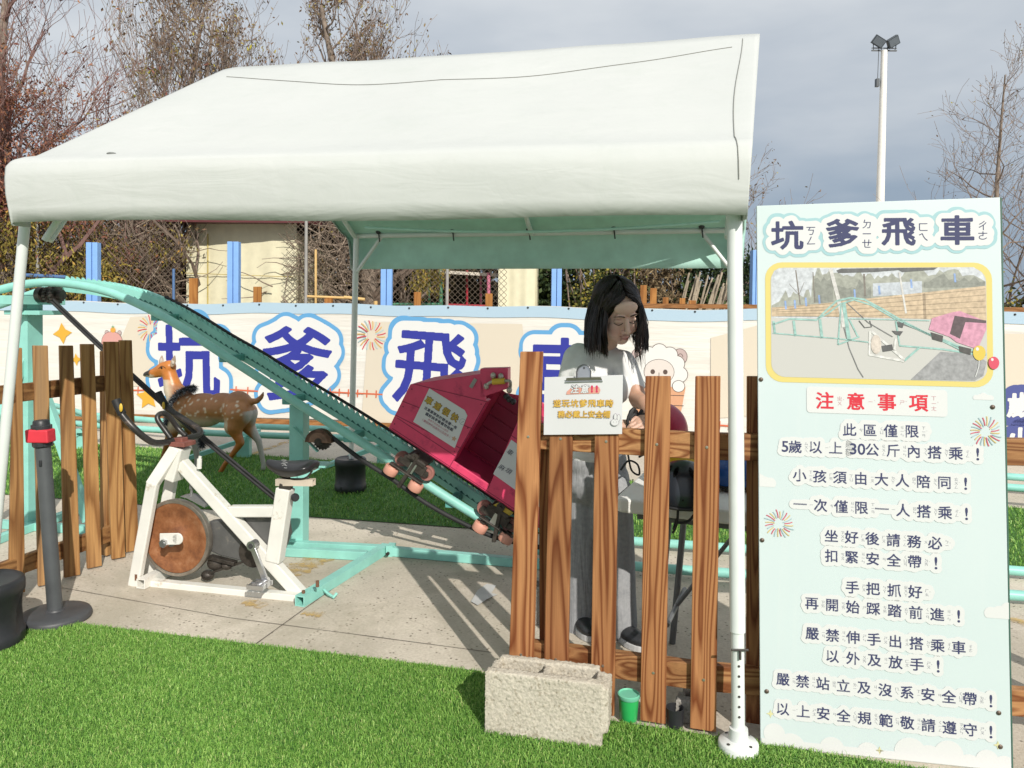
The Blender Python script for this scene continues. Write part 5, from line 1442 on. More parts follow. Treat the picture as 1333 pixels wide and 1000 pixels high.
def hollow_block(label, c, ex, L_, D_, H_, mat, notch=True):
    ex = Vector(ex).normalized(); ey = UP.cross(ex)      # ey away from the camera side
    c = Vector(c); mb = MB(); t = 0.032
    def q(x, y, z): return c + ex * x + ey * y + UP * z
    def wall(x0_, x1_, y0_, y1_, z0_=0, z1_=H_, n=14):
        mb.obox(q((x0_ + x1_) / 2, (y0_ + y1_) / 2, (z0_ + z1_) / 2), ex * (x1_ - x0_) / 2, ey * (y1_ - y0_) / 2, UP * (z1_ - z0_) / 2)
    wall(0, L_, 0, t * 1.2)                               # front shell
    e = 0.004
    wall(0.02, L_ - 0.025, D_ - t, D_, 0, H_ - e)         # back shell
    hw = L_ / 2
    for x in (0.0, hw - t / 2, L_ - t):                   # webs
        wall(x + 0.003, x + t - 0.003, t * 1.2, D_ - t, 0, H_ - 0.012)
    wall(t, L_ - t, t * 1.2, D_ - t, 0.0, 0.03)
    if notch:
        wall(L_ - 0.002, L_ + 0.02, 0.006, D_ * 0.8, 0.055, H_ - 0.016)
    me = eval_mesh(mb.mesh('concrete_block', mat, c), [('REMESH', dict(mode='VOXEL', voxel_size=0.0055)), ('SMOOTH', dict(factor=0.5, iterations=2))])
    rs_ = np.random.RandomState(5); n = len(me.vertices); co = np.zeros(n * 3, np.float32); me.vertices.foreach_get('co', co)
    co = co.reshape(-1, 3) + rs_.normal(size=(n, 3)).astype(np.float32) * 0.0011
    rough = 0.3 * (np.sin(co[:, 0] * 61 + 3 * np.sin(co[:, 1] * 47)) * np.sin(co[:, 2] * 57 + 1.3) * 0.0013)[:, None]
    co = co + rough; me.vertices.foreach_set('co', co.astype(np.float32).ravel())
    me.materials.clear(); me.materials.append(mat); me.polygons.foreach_set('use_smooth', [True] * len(me.polygons))
    o = link('concrete_block', me); o.location = c
    return tag(o, label, 'concrete block')
ba, bb = G(631, 956), G(783, 977)
exb = (bb - ba); exb.z = 0
hollow_block('big sunlit hollow concrete block on the turf in front of the fence', ba, exb, exb.length, 0.155, 0.222, BLK)
ga, gb = G(694, 815), G(760, 808)
hollow_block('shaded concrete block standing behind the fence beside the woman', ga, gb - ga, 0.24, 0.16, 0.17, BLK2, False)
ga = G(881, 945); hollow_block('small grey concrete block half hidden behind the pickets by the tent leg', ga + V(0, 0.02, 0), V(1, -0.28, 0), 0.13, 0.12, 0.085, BLK2, False)
# green cup
cc = G(818, 938); cc.z = 0.004
cup = thing('green_tub', 'small bright green plastic tub with lid under the bottom fence rail', 'tub', cc)
GRP = plain('green_tub_plastic', (0.03, 0.42, 0.11), 0.3, var=0.1)
mb = MB(); mb.lathe([(0, 0), (0.029, 0), (0.031, 0.003), (0.0365, 0.085), (0.034, 0.085)], cc, UP, 28); part('tub', mb, GRP, cup)
mb = MB(); mb.lathe([(0.038, 0.080), (0.040, 0.083), (0.040, 0.094), (0.036, 0.096), (0.034, 0.091), (0, 0.0905)], cc, UP, 28); part('lid', mb, plain('mint_lid_plastic', (0.16, 0.50, 0.34), 0.3), cup)
cc = G(880, 950); mb = MB(); mb.lathe([(0, 0), (0.028, 0), (0.032, 0.07), (0.030, 0.07), (0.027, 0.01), (0, 0.01)], V(cc.x, cc.y + 0.02, 0), UP, 20); solo('black_pot', mb, BLACKP, 'little black pot in shadow behind the pickets beside the green tub', 'pot', (cc.x, cc.y + 0.02, 0))

# ================================================================ STANCHION
sb = G(72, 806)
st = thing('queue_post', 'grey retractable belt post with red head on a round base, at the turf edge', 'queue post', sb)
mb = MB(); mb.lathe([(0, 0.0), (0.145, 0.0), (0.152, 0.006), (0.152, 0.022), (0.146, 0.032), (0.12, 0.038), (0.04, 0.043), (0.036, 0.05), (0, 0.05)], sb, UP, 44); part('base', mb, DGREY, st)
lean = V(-0.062, 0.0, 0.92)
tp = sb + lean
mb = MB(); mb.tube([sb + V(0, 0, 0.03), sb + lean * 0.935], 0.0325, 20); part('pole', mb, plain('grey_post_coat', (0.075, 0.08, 0.085), 0.45, var=0.15), st)
ax = lean.normalized()
mb = MB(); mb.lathe([(0.0345, 0), (0.041, 0.004), (0.041, 0.10), (0.036, 0.103), (0.034, 0.122), (0.030, 0.127), (0, 0.127)], sb + lean * 0.875, ax, 24)
for q in range(4):
    an = q * math.pi / 2 + 0.3; d_ = V(math.cos(an), math.sin(an), 0)
    c_ = sb + lean * 0.875 + ax * 0.055 + d_ * 0.036; mb.obox(c_, d_ * 0.006, d_.cross(ax).normalized() * 0.013, ax * 0.05)
mb.obox(sb + lean * 0.80 + V(0.004, -0.034, 0), (0.006, 0, 0), (0, 0.004, 0), (0, 0, 0.014))
hd = part('head', mb, BLACKP, st, 0.002)
c_ = sb + lean * 0.875 + ax * 0.056
mb = MB(); mb.obox(c_ - V(0, 0.012, 0), (0.052, 0.0, 0), (0, 0.034, 0), ax * 0.030); part('red_belt', mb, plain('red_belt_fabric', (0.60, 0.03, 0.05), 0.6, var=0.1), hd, 0.006)
# ================================================================ COASTER TRACK
O1, O2 = G(38, 686), G(389, 711)
td = (O2 - O1); td.z = 0; td.normalize(); tn = V(-td.y, td.x, 0)
if tn.y < 0: tn = -tn
track = thing('coaster_track', 'mint green pedal coaster track with toothed rack, humped and sloping down to the right', 'ride track', O1)
def TP(u, v, off): return onplane(u, v, O1 + tn * off, tn)
OFN, OFR, OFF_ = -0.14, 0.075, 0.19
near_px = [(-60, 398), (-25, 386), (0, 377.5), (20, 372.5), (41, 369), (64, 367.5), (85, 369), (115, 373.5), (150, 383), (185, 398), (221, 417), (260, 441.5), (299, 467), (336, 491), (392, 528), (448, 562), (512, 602), (570, 640), (626, 675)]
near = [TP(u, v, OFN) for u, v in near_px]
def flatpt(u, v): return G(u, v, 0.05)
n_end = [TP(672, 701, OFN), flatpt(725, 724), flatpt(825, 737), flatpt(1000, 750), flatpt(1333, 776), flatpt(1700, 803)]
railn = catmull(near + n_end, 5)
mb = MB(); mb.tube(railn, 0.0265, 14); part('rail', mb, TEAL, track)
# far rail: the same curve shifted across the track
shift = tn * (OFF_ - OFN)
f_end = [TP(672, 701, OFN) + shift, flatpt(735, 695), flatpt(825, 704.5), flatpt(1000, 717), flatpt(1333, 744), flatpt(1700, 772)]
railf = catmull([p + shift for p in near] + f_end, 5)
mb = MB(); mb.tube(railf, 0.0265, 14); part('rail', mb, TEAL, track)
# rack: upright plate, saw teeth along its top
rp = [(85, 363), (125, 367.5), (165, 375), (200, 386), (230, 400), (262, 418), (299, 441), (338, 463), (378, 488), (448, 530), (529, 581), (580, 614), (640, 655), (690, 690)]
rk = catmull([TP(u, v, OFR) for u, v in rp], 10)
# resample evenly
def resample(pts, st):
    o_, acc = [pts[0]], 0.0
    for a, b in zip(pts[:-1], pts[1:]):
        L_ = (b - a).length
        while acc + L_ >= st:
            t = (st - acc) / L_; a = a.lerp(b, t); o_.append(a); L_ = (b - a).length; acc = 0.0
        acc += L_
    return o_
rk = resample(rk, 0.02)
def slope(pts, i):
    t = (pts[min(i + 1, len(pts) - 1)] - pts[max(i - 1, 0)]).normalized(); return t, tn.cross(t).normalized() if tn.cross(t).z > 0 else t.cross(tn).normalized()
mb = MB(); hp_ = 0.085
lo, hi = [], []
for i, p in enumerate(rk):
    t, nrm = slope(rk, i); lo.append(p - nrm * hp_); hi.append(p)
n_ = len(rk); tk = tn * 0.006
vs = [p - tk for p in lo] + [p - tk for p in hi] + [p + tk for p in lo] + [p + tk for p in hi]; fs = []
for i in range(n_ - 1):
    fs += [(i, i + 1, n_ + i + 1, n_ + i), (2 * n_ + i + 1, 2 * n_ + i, 3 * n_ + i, 3 * n_ + i + 1), (n_ + i, n_ + i + 1, 3 * n_ + i + 1, 3 * n_ + i), (i + 1, i, 2 * n_ + i, 2 * n_ + i + 1)]
mb.add(vs, fs)
for i in range(0, n_ - 2, 2):
    t, nrm = slope(rk, i); a, b = rk[i], rk[i + 2]
    mb.prism([a - nrm * 0.002, b - nrm * 0.002, a + t * 0.010 + nrm * 0.017, a + t * 0.001 + nrm * 0.019], tn * 0.010)
rack = part('toothed_rack', mb, TEAL, track)
mb = MB()
for i in range(26, n_ - 2, 2):
    t, nrm = slope(rk, i); a = rk[i] - nrm * 0.052 - tn * 0.0066
    mb.prism([a, a + t * 0.039, a + t * 0.008 + nrm * 0.013], -tn * 0.0014)
part('rack_notch', mb, flat('dark_notch', (0.04, 0.15, 0.13), 0.6), rack)
mb = MB()
ang = [p - slope(rk, i)[1] * (hp_ + 0.003) - tn * 0.024 for i, p in enumerate(rk)]
for i in range(0, n_ - 6, 6): mb.bar(ang[i], ang[min(i + 6, n_ - 1)], 0.052, 0.006, slope(rk, i)[1])

# black belt lying along the rack
mb = MB(); bl_ = [p + slope(rk, i)[1] * 0.022 + tn * 0.020 for i, p in enumerate(rk)][36:]
mb.tube(bl_, 0.0105, 6); part('drive_belt', mb, RUBBER, track)
# cross ties
for u, v in ((201, 407), (290, 461), (372, 516), (452, 565), (520, 607), (585, 650)):
    a = TP(u, v, OFN); mb = MB(); b = a + shift
    mb.bar(a - V(0, 0, 0.03), b - V(0, 0, 0.03), 0.05, 0.04); part('cross_tie', mb, TEAL_D, track, 0.003)
# support posts
def post(base, top_z, wd, dp, name='support_post'):
    mb = MB(); mb.obox(V(base.x, base.y, top_z / 2), td * wd / 2, tn * dp / 2, V(0, 0, top_z / 2)); return part(name, mb, TEAL, track, 0.003)
zt1 = TP(38, 380, 0).z - 0.02
p1 = post(O1, zt1, 0.105, 0.13)
c1 = V(O1.x, O1.y, zt1)
mb = MB()
mb.obox(c1 + td * 0.03 - V(0, 0, 0.035), td * 0.085, tn * 0.19, V(0, 0, 0.028)); mb.obox(c1 + td * 0.06 - V(0, 0, 0.115), td * 0.13, tn * 0.12, V(0, 0, 0.014)); mb.obox(c1 + td * 0.045 - V(0, 0, 0.07) - tn * 0.13, td * 0.012, tn * 0.03, V(0, 0, 0.07))
part('bearing_bracket', mb, TEAL, track, 0.003)
sp = TP(66, 384, -0.04)
mb = MB()
def cog(mb, c, ax, r, th, teeth, hgt):
    ax = Vector(ax).normalized(); e1 = ax.cross(UP).normalized(); e2 = ax.cross(e1); pts = []
    for i in range(teeth * 4):
        a = 2 * math.pi * i / (teeth * 4); q = r + (hgt if i % 4 in (1, 2) else 0); pts.append(c + e1 * q * math.cos(a) + e2 * q * math.sin(a) - ax * th / 2)
    mb.prism(pts, ax * th)
cog(mb, sp + td * 0.045, td, 0.052, 0.02, 16, 0.010); cog(mb, sp - td * 0.02 + tn * 0.01, td, 0.045, 0.02, 14, 0.010)
mb.tube([sp - td * 0.09, sp + td * 0.09], 0.032, 14); mb.lathe([(0, 0), (0.05, 0), (0.05, 0.035), (0, 0.035)], sp - td * 0.085, td, 18)
part('sprocket', mb, GREASE, track)
mb = MB()
for sgn in (-1, 1):
    f_ = O1 + td * 0.40 + tn * sgn * 0.05 if sgn > 0 else O1 - tn * 0.62
    mb.bar(V(O1.x, O1.y, zt1 - 0.35), V(f_.x, f_.y, 0.05), 0.055, 0.055)
part('brace', mb, TEAL, track, 0.003)
p2 = post(O2, TP(389, 522, 0).z - 0.02, 0.09, 0.09)
mb = MB(); q = TP(405, 604, -0.02); mb.obox(q, td * 0.12, tn * 0.07, V(0, 0, 0.006)); mb.prism([q + td * 0.11 - tn * 0.06, q - td * 0.06 - tn * 0.06, q - td * 0.06 - tn * 0.06 - UP * 0.10], tn * 0.008)
mb.bar(TP(382, 556, -0.07), TP(414, 588, -0.07), 0.03, 0.008); part('bearing_bracket', mb, TEAL, track, 0.002)
mb = MB(); q = TP(420, 573, -0.03)
cog(mb, q, tn, 0.052, 0.018, 18, 0.008); mb.tube([q - tn * 0.07, q + tn * 0.07], 0.022, 12); part('pulley', mb, GREASE, track)
mb = MB(); pts = []
for i in range(13):
    a = math.pi * (0.02 + 0.96 * i / 12); pts.append(q + td * 0.085 * math.cos(a) + UP * (0.085 * math.sin(a) - 0.01))
q = q - tn * 0.065; pts = [p - tn * 0.065 for p in pts]
mb.prism(pts + [q + td * 0.06 * math.cos(a) + UP * 0.055 * math.sin(a) for a in np.linspace(math.pi, 0, 10)], tn * 0.05); mb.prism(pts, -tn * 0.004 + tn * 0.05)
part('pulley_guard', mb, plain('rusty_brown_guard', (0.20, 0.115, 0.075), 0.5, var=0.4, vs=20), track)
# base frame on the concrete
def gb(px0, px1, z=0.027, wd=0.05, ht=0.05, up=UP):
    a, b = G(*px0, z), G(*px1, z); mb = MB(); mb.bar(a, b, wd, ht); part('base_beam', mb, TEAL, track, 0.003)
gb((352, 708), (508, 716)); gb((340, 716), (478, 723)); gb((506, 717), (790, 742)); gb((-60, 678), (180, 694)); gb((-30, 712), (112, 660))
# bike crossbar: hollow square tube with an open end
def hollow_bar(mb, a, b, w_, t):
    d = (b - a).normalized(); s_ = d.cross(UP).normalized()
    for sx_, sy_ in ((1, 0), (-1, 0)): mb.obox((a + b) / 2 + s_ * sx_ * (w_ - t) / 2, (b - a) / 2, s_ * t / 2, UP * w_ / 2)
    for sy_ in (1, -1): mb.obox((a + b) / 2 + UP * sy_ * (w_ - t) / 2, (b - a) / 2 - d * 0.0015, s_ * (w_ / 2 - t), UP * t / 2)
mb = MB(); hollow_bar(mb, G(390, 783, 0.027), G(503, 713, 0.027), 0.052, 0.005); part('base_beam', mb, TEAL, track)
mb = MB(); c_ = G(422, 768, 0.03); mb.tube([c_, c_ + V(0.03, -0.03, -0.01), c_ + V(0.06, -0.05, -0.018), c_ + V(0.075, -0.04, 0.0)], 0.008, 6); mb.obox(G(509, 716, 0.03), td * 0.02, tn * 0.034, V(0, 0, 0.034)); part('hook', mb, TEAL, track)
mb = MB(); c_ = G(508, 718, 0.03) - tn * 0.036; mb.tube([c_, c_ - tn * 0.018], 0.011, 6); part('bolt', mb, GREASE, track)
# chains
mb = MB(); a, b = TP(66, 392, -0.08), TP(360, 652, -0.30)
pts = [a.lerp(b, i / 16) - V(0, 0, 0.03 * math.sin(math.pi * i / 16)) for i in range(17)]
mb.tube(pts, 0.0095, 7); mb.tube([p + V(0.011, 0, 0.015) for p in pts], 0.008, 6); part('pedal_chain', mb, RUBBER, track)
cab = [TP(*q) for q in ((432, 569, -0.05), (470, 598, -0.16), (512, 625, -0.18), (553, 654, -0.18), (600, 680, -0.18), (650, 701, -0.18), (720, 716, -0.15))]
mb = MB(); mb.tube(catmull(cab, 5), 0.0135, 8); part('drive_chain', mb, RUBBER, track)

# low return loop of pipes in front of the banner
loop = thing('low_track', 'low mint green return track of twin pipes on short stands, in front of the banner', 'ride track', G(300, 585))
def lowpipe(pxs, z): return catmull([G(u, v, z) for u, v in pxs], 6)
mb = MB(); mb.tube(lowpipe([(-200, 530), (-40, 540), (60, 548), (150, 556), (260, 563), (380, 568), (520, 572), (640, 575), (760, 578)], 0.22), 0.032, 10); part('rail', mb, TEAL, loop)
mb = MB(); mb.tube(lowpipe([(-200, 518), (-40, 527), (60, 535), (150, 543), (260, 552), (380, 557), (520, 561), (640, 564), (760, 567)], 0.22), 0.032, 10); part('rail', mb, TEAL, loop)
mb = MB(); mb.tube(lowpipe([(-120, 470), (-20, 505), (40, 520), (90, 533), (130, 547), (165, 566)], 0.42), 0.028, 10); part('rail', mb, TEAL, loop)
for u, v in ((110, 556), (318, 566), (500, 572), (690, 577)):
    c = G(u, v, 0.22); mb = MB(); mb.obox(V(c.x, c.y, 0.1), (0.06, 0, 0), (0, 0.04, 0), (0, 0, 0.1)); mb.obox(V(c.x, c.y + 0.15, 0.195), (0.03, 0, 0), (0, 0.25, 0), (0, 0, 0.02)); mb.bar(V(c.x, c.y, 0.17), V(c.x - 0.5, c.y - 0.35, 0.02), 0.04, 0.04); part('stand', mb, TEAL, loop)
# right side of the lawn: same loop coming back
lr = thing('low_track', 'low mint green twin pipe track near the banner foot, right of the signboard', 'ride track', G(1340, 640))
for z_, dv in ((0.16, 0), (0.16, 14)):
    mb = MB(); mb.tube(lowpipe([(900, 598 + dv * .8), (1100, 608 + dv * .9), (1333, 622 + dv), (1600, 645 + dv)], z_), 0.03, 10); part('rail', mb, TEAL, lr)

# scrap of grey tape and a smear on the concrete
mb = MB(); mb.add([G(u, v, 0.007) for u, v in ((613, 783), (622, 768), (634, 760), (646, 762), (640, 772), (648, 774), (634, 780), (622, 788))], [tuple(range(8))[::-1]]); solo('tape_scrap', mb, plain('grey_tape', (0.5, 0.5, 0.49), 0.6), 'pale grey scrap of tape stuck on the shaded concrete left of the fence', 'tape', G(630, 775))
# ================================================================ CART
OC = -0.25
cart = thing('coaster_cart', 'pink wooden coaster cart with paper notices and yellow handle, on the sloping track', 'ride cart', TP(600, 640, 0))
def CP(u, v, off=OC): return TP(u, v, off)
sa, sb_ = CP(506, 557), CP(665, 662)
e1 = (sb_ - sa).normalized(); e3 = tn.cross(e1); e3 = e3 if e3.z > 0 else -e3
CW = 0.50
def loc_(p): d = p - sa; return (d.dot(e1), d.dot(e3))
def cpt(a, b, off=0.0): return sa + e1 * a + e3 * b + tn * off
A = {k_: loc_(CP(*v)) for k_, v in dict(F=(506, 557), T=(534, 500.5), H=(625, 487), HL=(633.5, 523), OB=(590, 600), SR=(631, 642), OT=(681, 532), RB=(706, 690), RT=(724, 560)).items()}
TH = 0.016
def panel(mb, names, off, th=TH):
    mb.prism([cpt(*(A[n] if isinstance(n, str) else n), off) for n in names], tn * th)
zs_ = A['OB'][1]
def lerp2(p, q, t): return (p[0] + (q[0] - p[0]) * t, p[1] + (q[1] - p[1]) * t)
RBx = A['RB'][0]
rtop = max(A['RT'][1], A['OT'][1])
OT2 = (A['SR'][0] + (A['OT'][0] - A['SR'][0]), A['OT'][1])
sidepoly = [(0, 0), A['T'], A['H'], A['HL'], (A['OB'][0], zs_), (A['SR'][0], zs_), OT2, (A['RT'][0], A['RT'][1]), (RBx, 0.0)]
for i, off in enumerate((0.0, CW - TH)):
    mb = MB()
    if i == 1: panel(mb, [(A['OB'][0] + 0.0005, zs_ + 0.0005), 'HL', (OT2[0], max(OT2[1], A['HL'][1])), OT2, (A['SR'][0] - 0.0005, zs_ + 0.0005)], off)
    # three boards so the concave outline stays clean
    panel(mb, [(0, 0), 'T', 'H', 'HL', (A['OB'][0], zs_), (A['OB'][0], 0)], off)
    panel(mb, [(A['OB'][0] + 0.0005, 0), (A['OB'][0] + 0.0005, zs_), (A['SR'][0] - 0.0005, zs_), (A['SR'][0] - 0.0005, 0)], off)
    panel(mb, [(A['SR'][0], 0), (A['SR'][0], zs_), OT2, 'RT', (RBx, 0.0)], off)
    sdp = part('side_panel', mb, PINK, cart, 0.0025)
    if i == 0:
        # plank joints and edge battens
        mb = MB()
        S2 = Sheet(cpt(0, 0, 0), e1, e3)
        if S2.n.dot(tn) > 0: S2.n = -S2.n
        def seam(p, q, w_=0.004): 
            S2.line(mb, [p, q], w_, 0.0008)
        for t in (0.30, 0.62):
            a = lerp2((0, 0), A['T'], t); b = lerp2((A['OB'][0], zs_), A['HL'], t * 1.05 - 0.1); seam(a, b)
        seam((0.012, 0.075), (A['OB'][0], 0.075)); seam((A['OB'][0] - 0.0, 0.002), (A['OB'][0], zs_)); seam((A['SR'][0], 0.002), (A['SR'][0], zs_)); seam((0.02, zs_ * 0.02 + 0.008), (RBx - 0.02, 0.008))
        seam(lerp2(A['T'], A['H'], 0.05), lerp2(A['HL'], (A['OB'][0], zs_), 0.0)); seam(lerp2((A['OB'][0], zs_), A['HL'], 0.0) , lerp2(A['HL'], (A['OB'][0], zs_), 0.02))
        a = lerp2(A['SR'], OT2, 0.0)
        for q in (0.35, 0.65): seam((A['SR'][0] + (OT2[0] - A['SR'][0]) * q, zs_ + (OT2[1] - zs_) * q), (RBx - 0.02, zs_ + (OT2[1] - zs_) * q))
        part('plank_joint', mb, PINKD, sdp)
        mb = MB()
        for fx_ in (0.1, 0.5, 0.9):
            for pq in (((0, 0), A['T']), ((A['OB'][0], zs_), A['HL'])):
                p = lerp2(pq[0], pq[1], fx_); p = (p[0] + (0.02 if pq[0] == (0, 0) else -0.02), p[1] + 0.01); mb.lathe([(0.004, 0), (0.004, 0.001), (0, 0.0015)], S2.p(*p, 0.0005), S2.n, 8)
        part('screw', mb, PINKD, sdp)
# inner slatted far wall, front, hood, seat, floor, rear
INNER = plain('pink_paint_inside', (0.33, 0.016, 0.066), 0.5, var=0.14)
mb = MB()
for k_ in range(5):
    b0_ = 0.02 + k_ * 0.085; mb.prism([cpt(A['OB'][0] - 0.02, b0_, CW - TH - 0.012), cpt(A['OB'][0] - 0.02, b0_ + 0.08, CW - TH - 0.012), cpt(RBx - 0.02, b0_ + 0.08, CW - TH - 0.012), cpt(RBx - 0.02, b0_, CW - TH - 0.012)], tn * 0.011)
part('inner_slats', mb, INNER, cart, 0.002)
def slab(p, q, w0=TH, w1=CW - TH, th=0.014):
    d = V(0, 0, 0); a0_, a1_ = cpt(*p, w0), cpt(*q, w0); u_ = (a1_ - a0_).normalized(); nn2 = tn.cross(u_).normalized()
    mb = MB(); mb.prism([a0_, a1_, a1_ - nn2 * th, a0_ - nn2 * th] if False else [a0_, a1_, a1_ + nn2 * th, a0_ + nn2 * th], tn * (w1 - w0)); return mb
part('front_panel', slab((0.001, 0.0), A['T']), PINK, cart); part('hood', slab(A['T'], A['H']), PINK, cart)
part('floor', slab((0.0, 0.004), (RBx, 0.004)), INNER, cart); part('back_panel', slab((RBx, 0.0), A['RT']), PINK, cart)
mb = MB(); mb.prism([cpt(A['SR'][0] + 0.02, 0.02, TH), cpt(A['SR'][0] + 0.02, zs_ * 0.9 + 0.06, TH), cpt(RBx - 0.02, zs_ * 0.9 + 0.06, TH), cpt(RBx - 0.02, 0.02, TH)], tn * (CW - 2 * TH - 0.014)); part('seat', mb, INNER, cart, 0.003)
# opening jamb board
mb = MB(); a, b = (A['OB'][0], zs_), A['HL']
mb.prism([cpt(a[0], a[1], TH), cpt(b[0], b[1], TH), cpt(b[0] - 0.016, b[1], TH), cpt(a[0] - 0.016, a[1], TH)], tn * 0.10); part('jamb', mb, PINK, cart)
# head box and yellow grip
q0_, q1_ = loc_(CP(625, 511)), loc_(CP(660, 480))
c0 = CP(627, 505); 
mb = MB(); hx = V(td.x, td.y, 0)
bl0, br0, tr0, tl0 = CP(626, 523), CP(640, 521), CP(660, 479), CP(624.5, 481)
mb.prism([CP(625, 520), CP(625, 480), CP(661, 479), CP(661, 506), CP(634, 515)], tn * 0.09); part('head_box', mb, PINK, cart, 0.003)
YELG = plain('yellow_grip', (0.62, 0.40, 0.04), 0.45)
mb = MB(); mb.tube([CP(641, 497, OC - 0.02), CP(657, 496, OC - 0.02)], 0.017, 12); gp = part('grip', mb, YELG, cart)
mb = MB(); mb.tube(catmull([CP(634, 501, OC - 0.02), CP(641, 497, OC - 0.02), CP(657, 496, OC - 0.02), CP(664, 497, OC - 0.02), CP(664, 505, OC - 0.0)], 5), 0.0095, 8)
for u, v in ((633, 503), (642, 489), (652, 490), (663, 508)): mb.ell(CP(u, v, OC - 0.015), (0.016, 0.02, 0.018), n=10, m=7)
part('grip_bracket', mb, plain('dull_steel_bracket', (0.42, 0.38, 0.34), 0.4, metal=0.6, var=0.3), gp)
mb = MB(); mb.obox(CP(616, 499, OC - 0.004), e1 * 0.010, tn * 0.002, e3 * 0.028)
for t in (-0.018, 0.0, 0.018): mb.lathe([(0.004, 0), (0.004, 0.002), (0, 0.002)], CP(616, 499, OC - 0.006) + e3 * t, -tn, 8)
part('hinge', mb, plain('grey_hinge', (0.28, 0.27, 0.26), 0.4, metal=0.6), cart)
mb = MB()
for u, v in ((659, 516), (663, 520), (668, 523)): mb.ell(CP(u, v, OC + 0.05), (0.018, 0.02, 0.018), n=8, m=6)
part('belt_buckle', mb, BLACKP, cart)
# paper notices on the side
S2 = Sheet(cpt(0, 0, 0), e1, e3)
if S2.n.dot(tn) > 0: S2.n = -S2.n
pp = [(559, 505.5), (605, 534), (608.5, 541), (592, 583.5), (538, 549)]
mb = MB(); S2.poly(mb, [S2.px(*q) for q in pp], 0.002); PAP = flat('notice_paper', (0.80, 0.81, 0.84), 0.45); ppr = part('paper_notice', mb, PAP, cart, label='white notice headed with gold characters')
ZC = lambda x, y: S2.px(530 + x * 0.09, 500 + y * 0.09)
rot_ = -math.atan2(S2.px(600, 545)[1] - S2.px(600, 545)[1], 1)
def ctext(txt, p0, p1, sz, c, r, nm, lift, bold=None):
    it = []; n = len(txt)
    a, b = ZC(*p0), ZC(*p1); ang = math.atan2(b[1] - a[1], b[0] - a[0])
    for i, ch in enumerate(txt):
        t = i / max(1, n - 1); it.append(place(ch, a[0] + (b[0] - a[0]) * t, a[1] + (b[1] - a[1]) * t, sz, None, 0, ang))
    mb = MB()
    if r: 
        v_, f_ = inflate(samples(it, 0.0015), r, 0.0009); S2.draw(mb, v_, f_, lift)
    else: S2.glyphs(mb, it, lift)
    part(nm, mb, c, ppr)
GOLD = flat('cart_gold_ink', (0.62, 0.42, 0.08), 0.45); CBR = flat('cart_brown_ink', (0.12, 0.08, 0.03), 0.5); CINK = flat('cart_dark_ink', (0.10, 0.10, 0.13), 0.5); CRED = flat('cart_red_ink', (0.55, 0.13, 0.2), 0.5)
ctext('車速很快', (318, 240), (690, 480), 0.044, CBR, 0.0032, 'heading_outline', 0.0027); ctext('車速很快', (318, 240), (690, 480), 0.042, GOLD, 0.0014, 'heading_lettering', 0.0034)
ctext('注意腳要放好請坐穩一些', (275, 350), (700, 625), 0.0185, CINK, 0.0009, 'notice_writing', 0.0027)
ctext('握好扶手後請勿站起', (290, 435), (645, 655), 0.0185, CINK, 0.0012, 'notice_writing', 0.0027)
ctext('身高不足請由大人陪同', (320, 515), (580, 680), 0.013, CRED, 0, 'notice_writing', 0.0027); ctext('（嚴禁伸手出車外以及放手）', (225, 515), (620, 765), 0.0165, CRED, 0, 'notice_writing', 0.0027)
mb = MB(); X, Y = ZC(805, 545); 
for k_ in range(16): 
    a = k_ * 2 * math.pi / 16; S2.line(mb, [(X + 0.017 * math.cos(a), Y + 0.017 * math.sin(a)), (X + 0.017 * math.cos(a + 0.4), Y + 0.017 * math.sin(a + 0.4))], 0.0012, 0.0027)
S2.line(mb, [(X - 0.004, Y - 0.008), (X + 0.004, Y + 0.006)], 0.002, 0.0028); part('round_mark', mb, CINK, ppr)
mb = MB(); X, Y = ZC(680, 790); star4(S2, mb, X, Y, 0.017, 0.0027, 0.5, 0.2, 5); part('star_mark', mb, flat('cart_star_ink', (0.66, 0.42, 0.3), 0.5), ppr)
# hand written sheet on the rear half
pp = [(665.5, 572.5), (716, 601), (703, 671), (642, 618)]
pz = [S2.px(*q) for q in ((665.5, 572.5), (724, 612), (702, 660), (642, 617))]
mb = MB(); S2.poly(mb, pz, 0.002); ppr = part('paper_notice', mb, PAP, cart, label='white sheet with handwritten characters')
it = []
for ch, x, y_ in (('車', 270, 320), ('麻', 150, 540), ('煩', 250, 590), ('大', 770, 590), ('人', 810, 680)):
    X, Y = S2.px(640 + x * .09, 560 + y_ * .09); it.append(place(ch, X, Y, 0.036, 0.034, 0.1, -0.12 if x < 600 else 0.1))
mb = MB(); S2.glyphs(mb, it, 0.003)
a, b, c_ = [S2.px(640 + x * .09, 560 + y_ * .09) for x, y_ in ((725, 685), (770, 710), (825, 730))]; S2.line(mb, [a, b, c_], 0.002, 0.003)
part('handwriting', mb, flat('pen_ink', (0.06, 0.06, 0.10), 0.5), ppr)
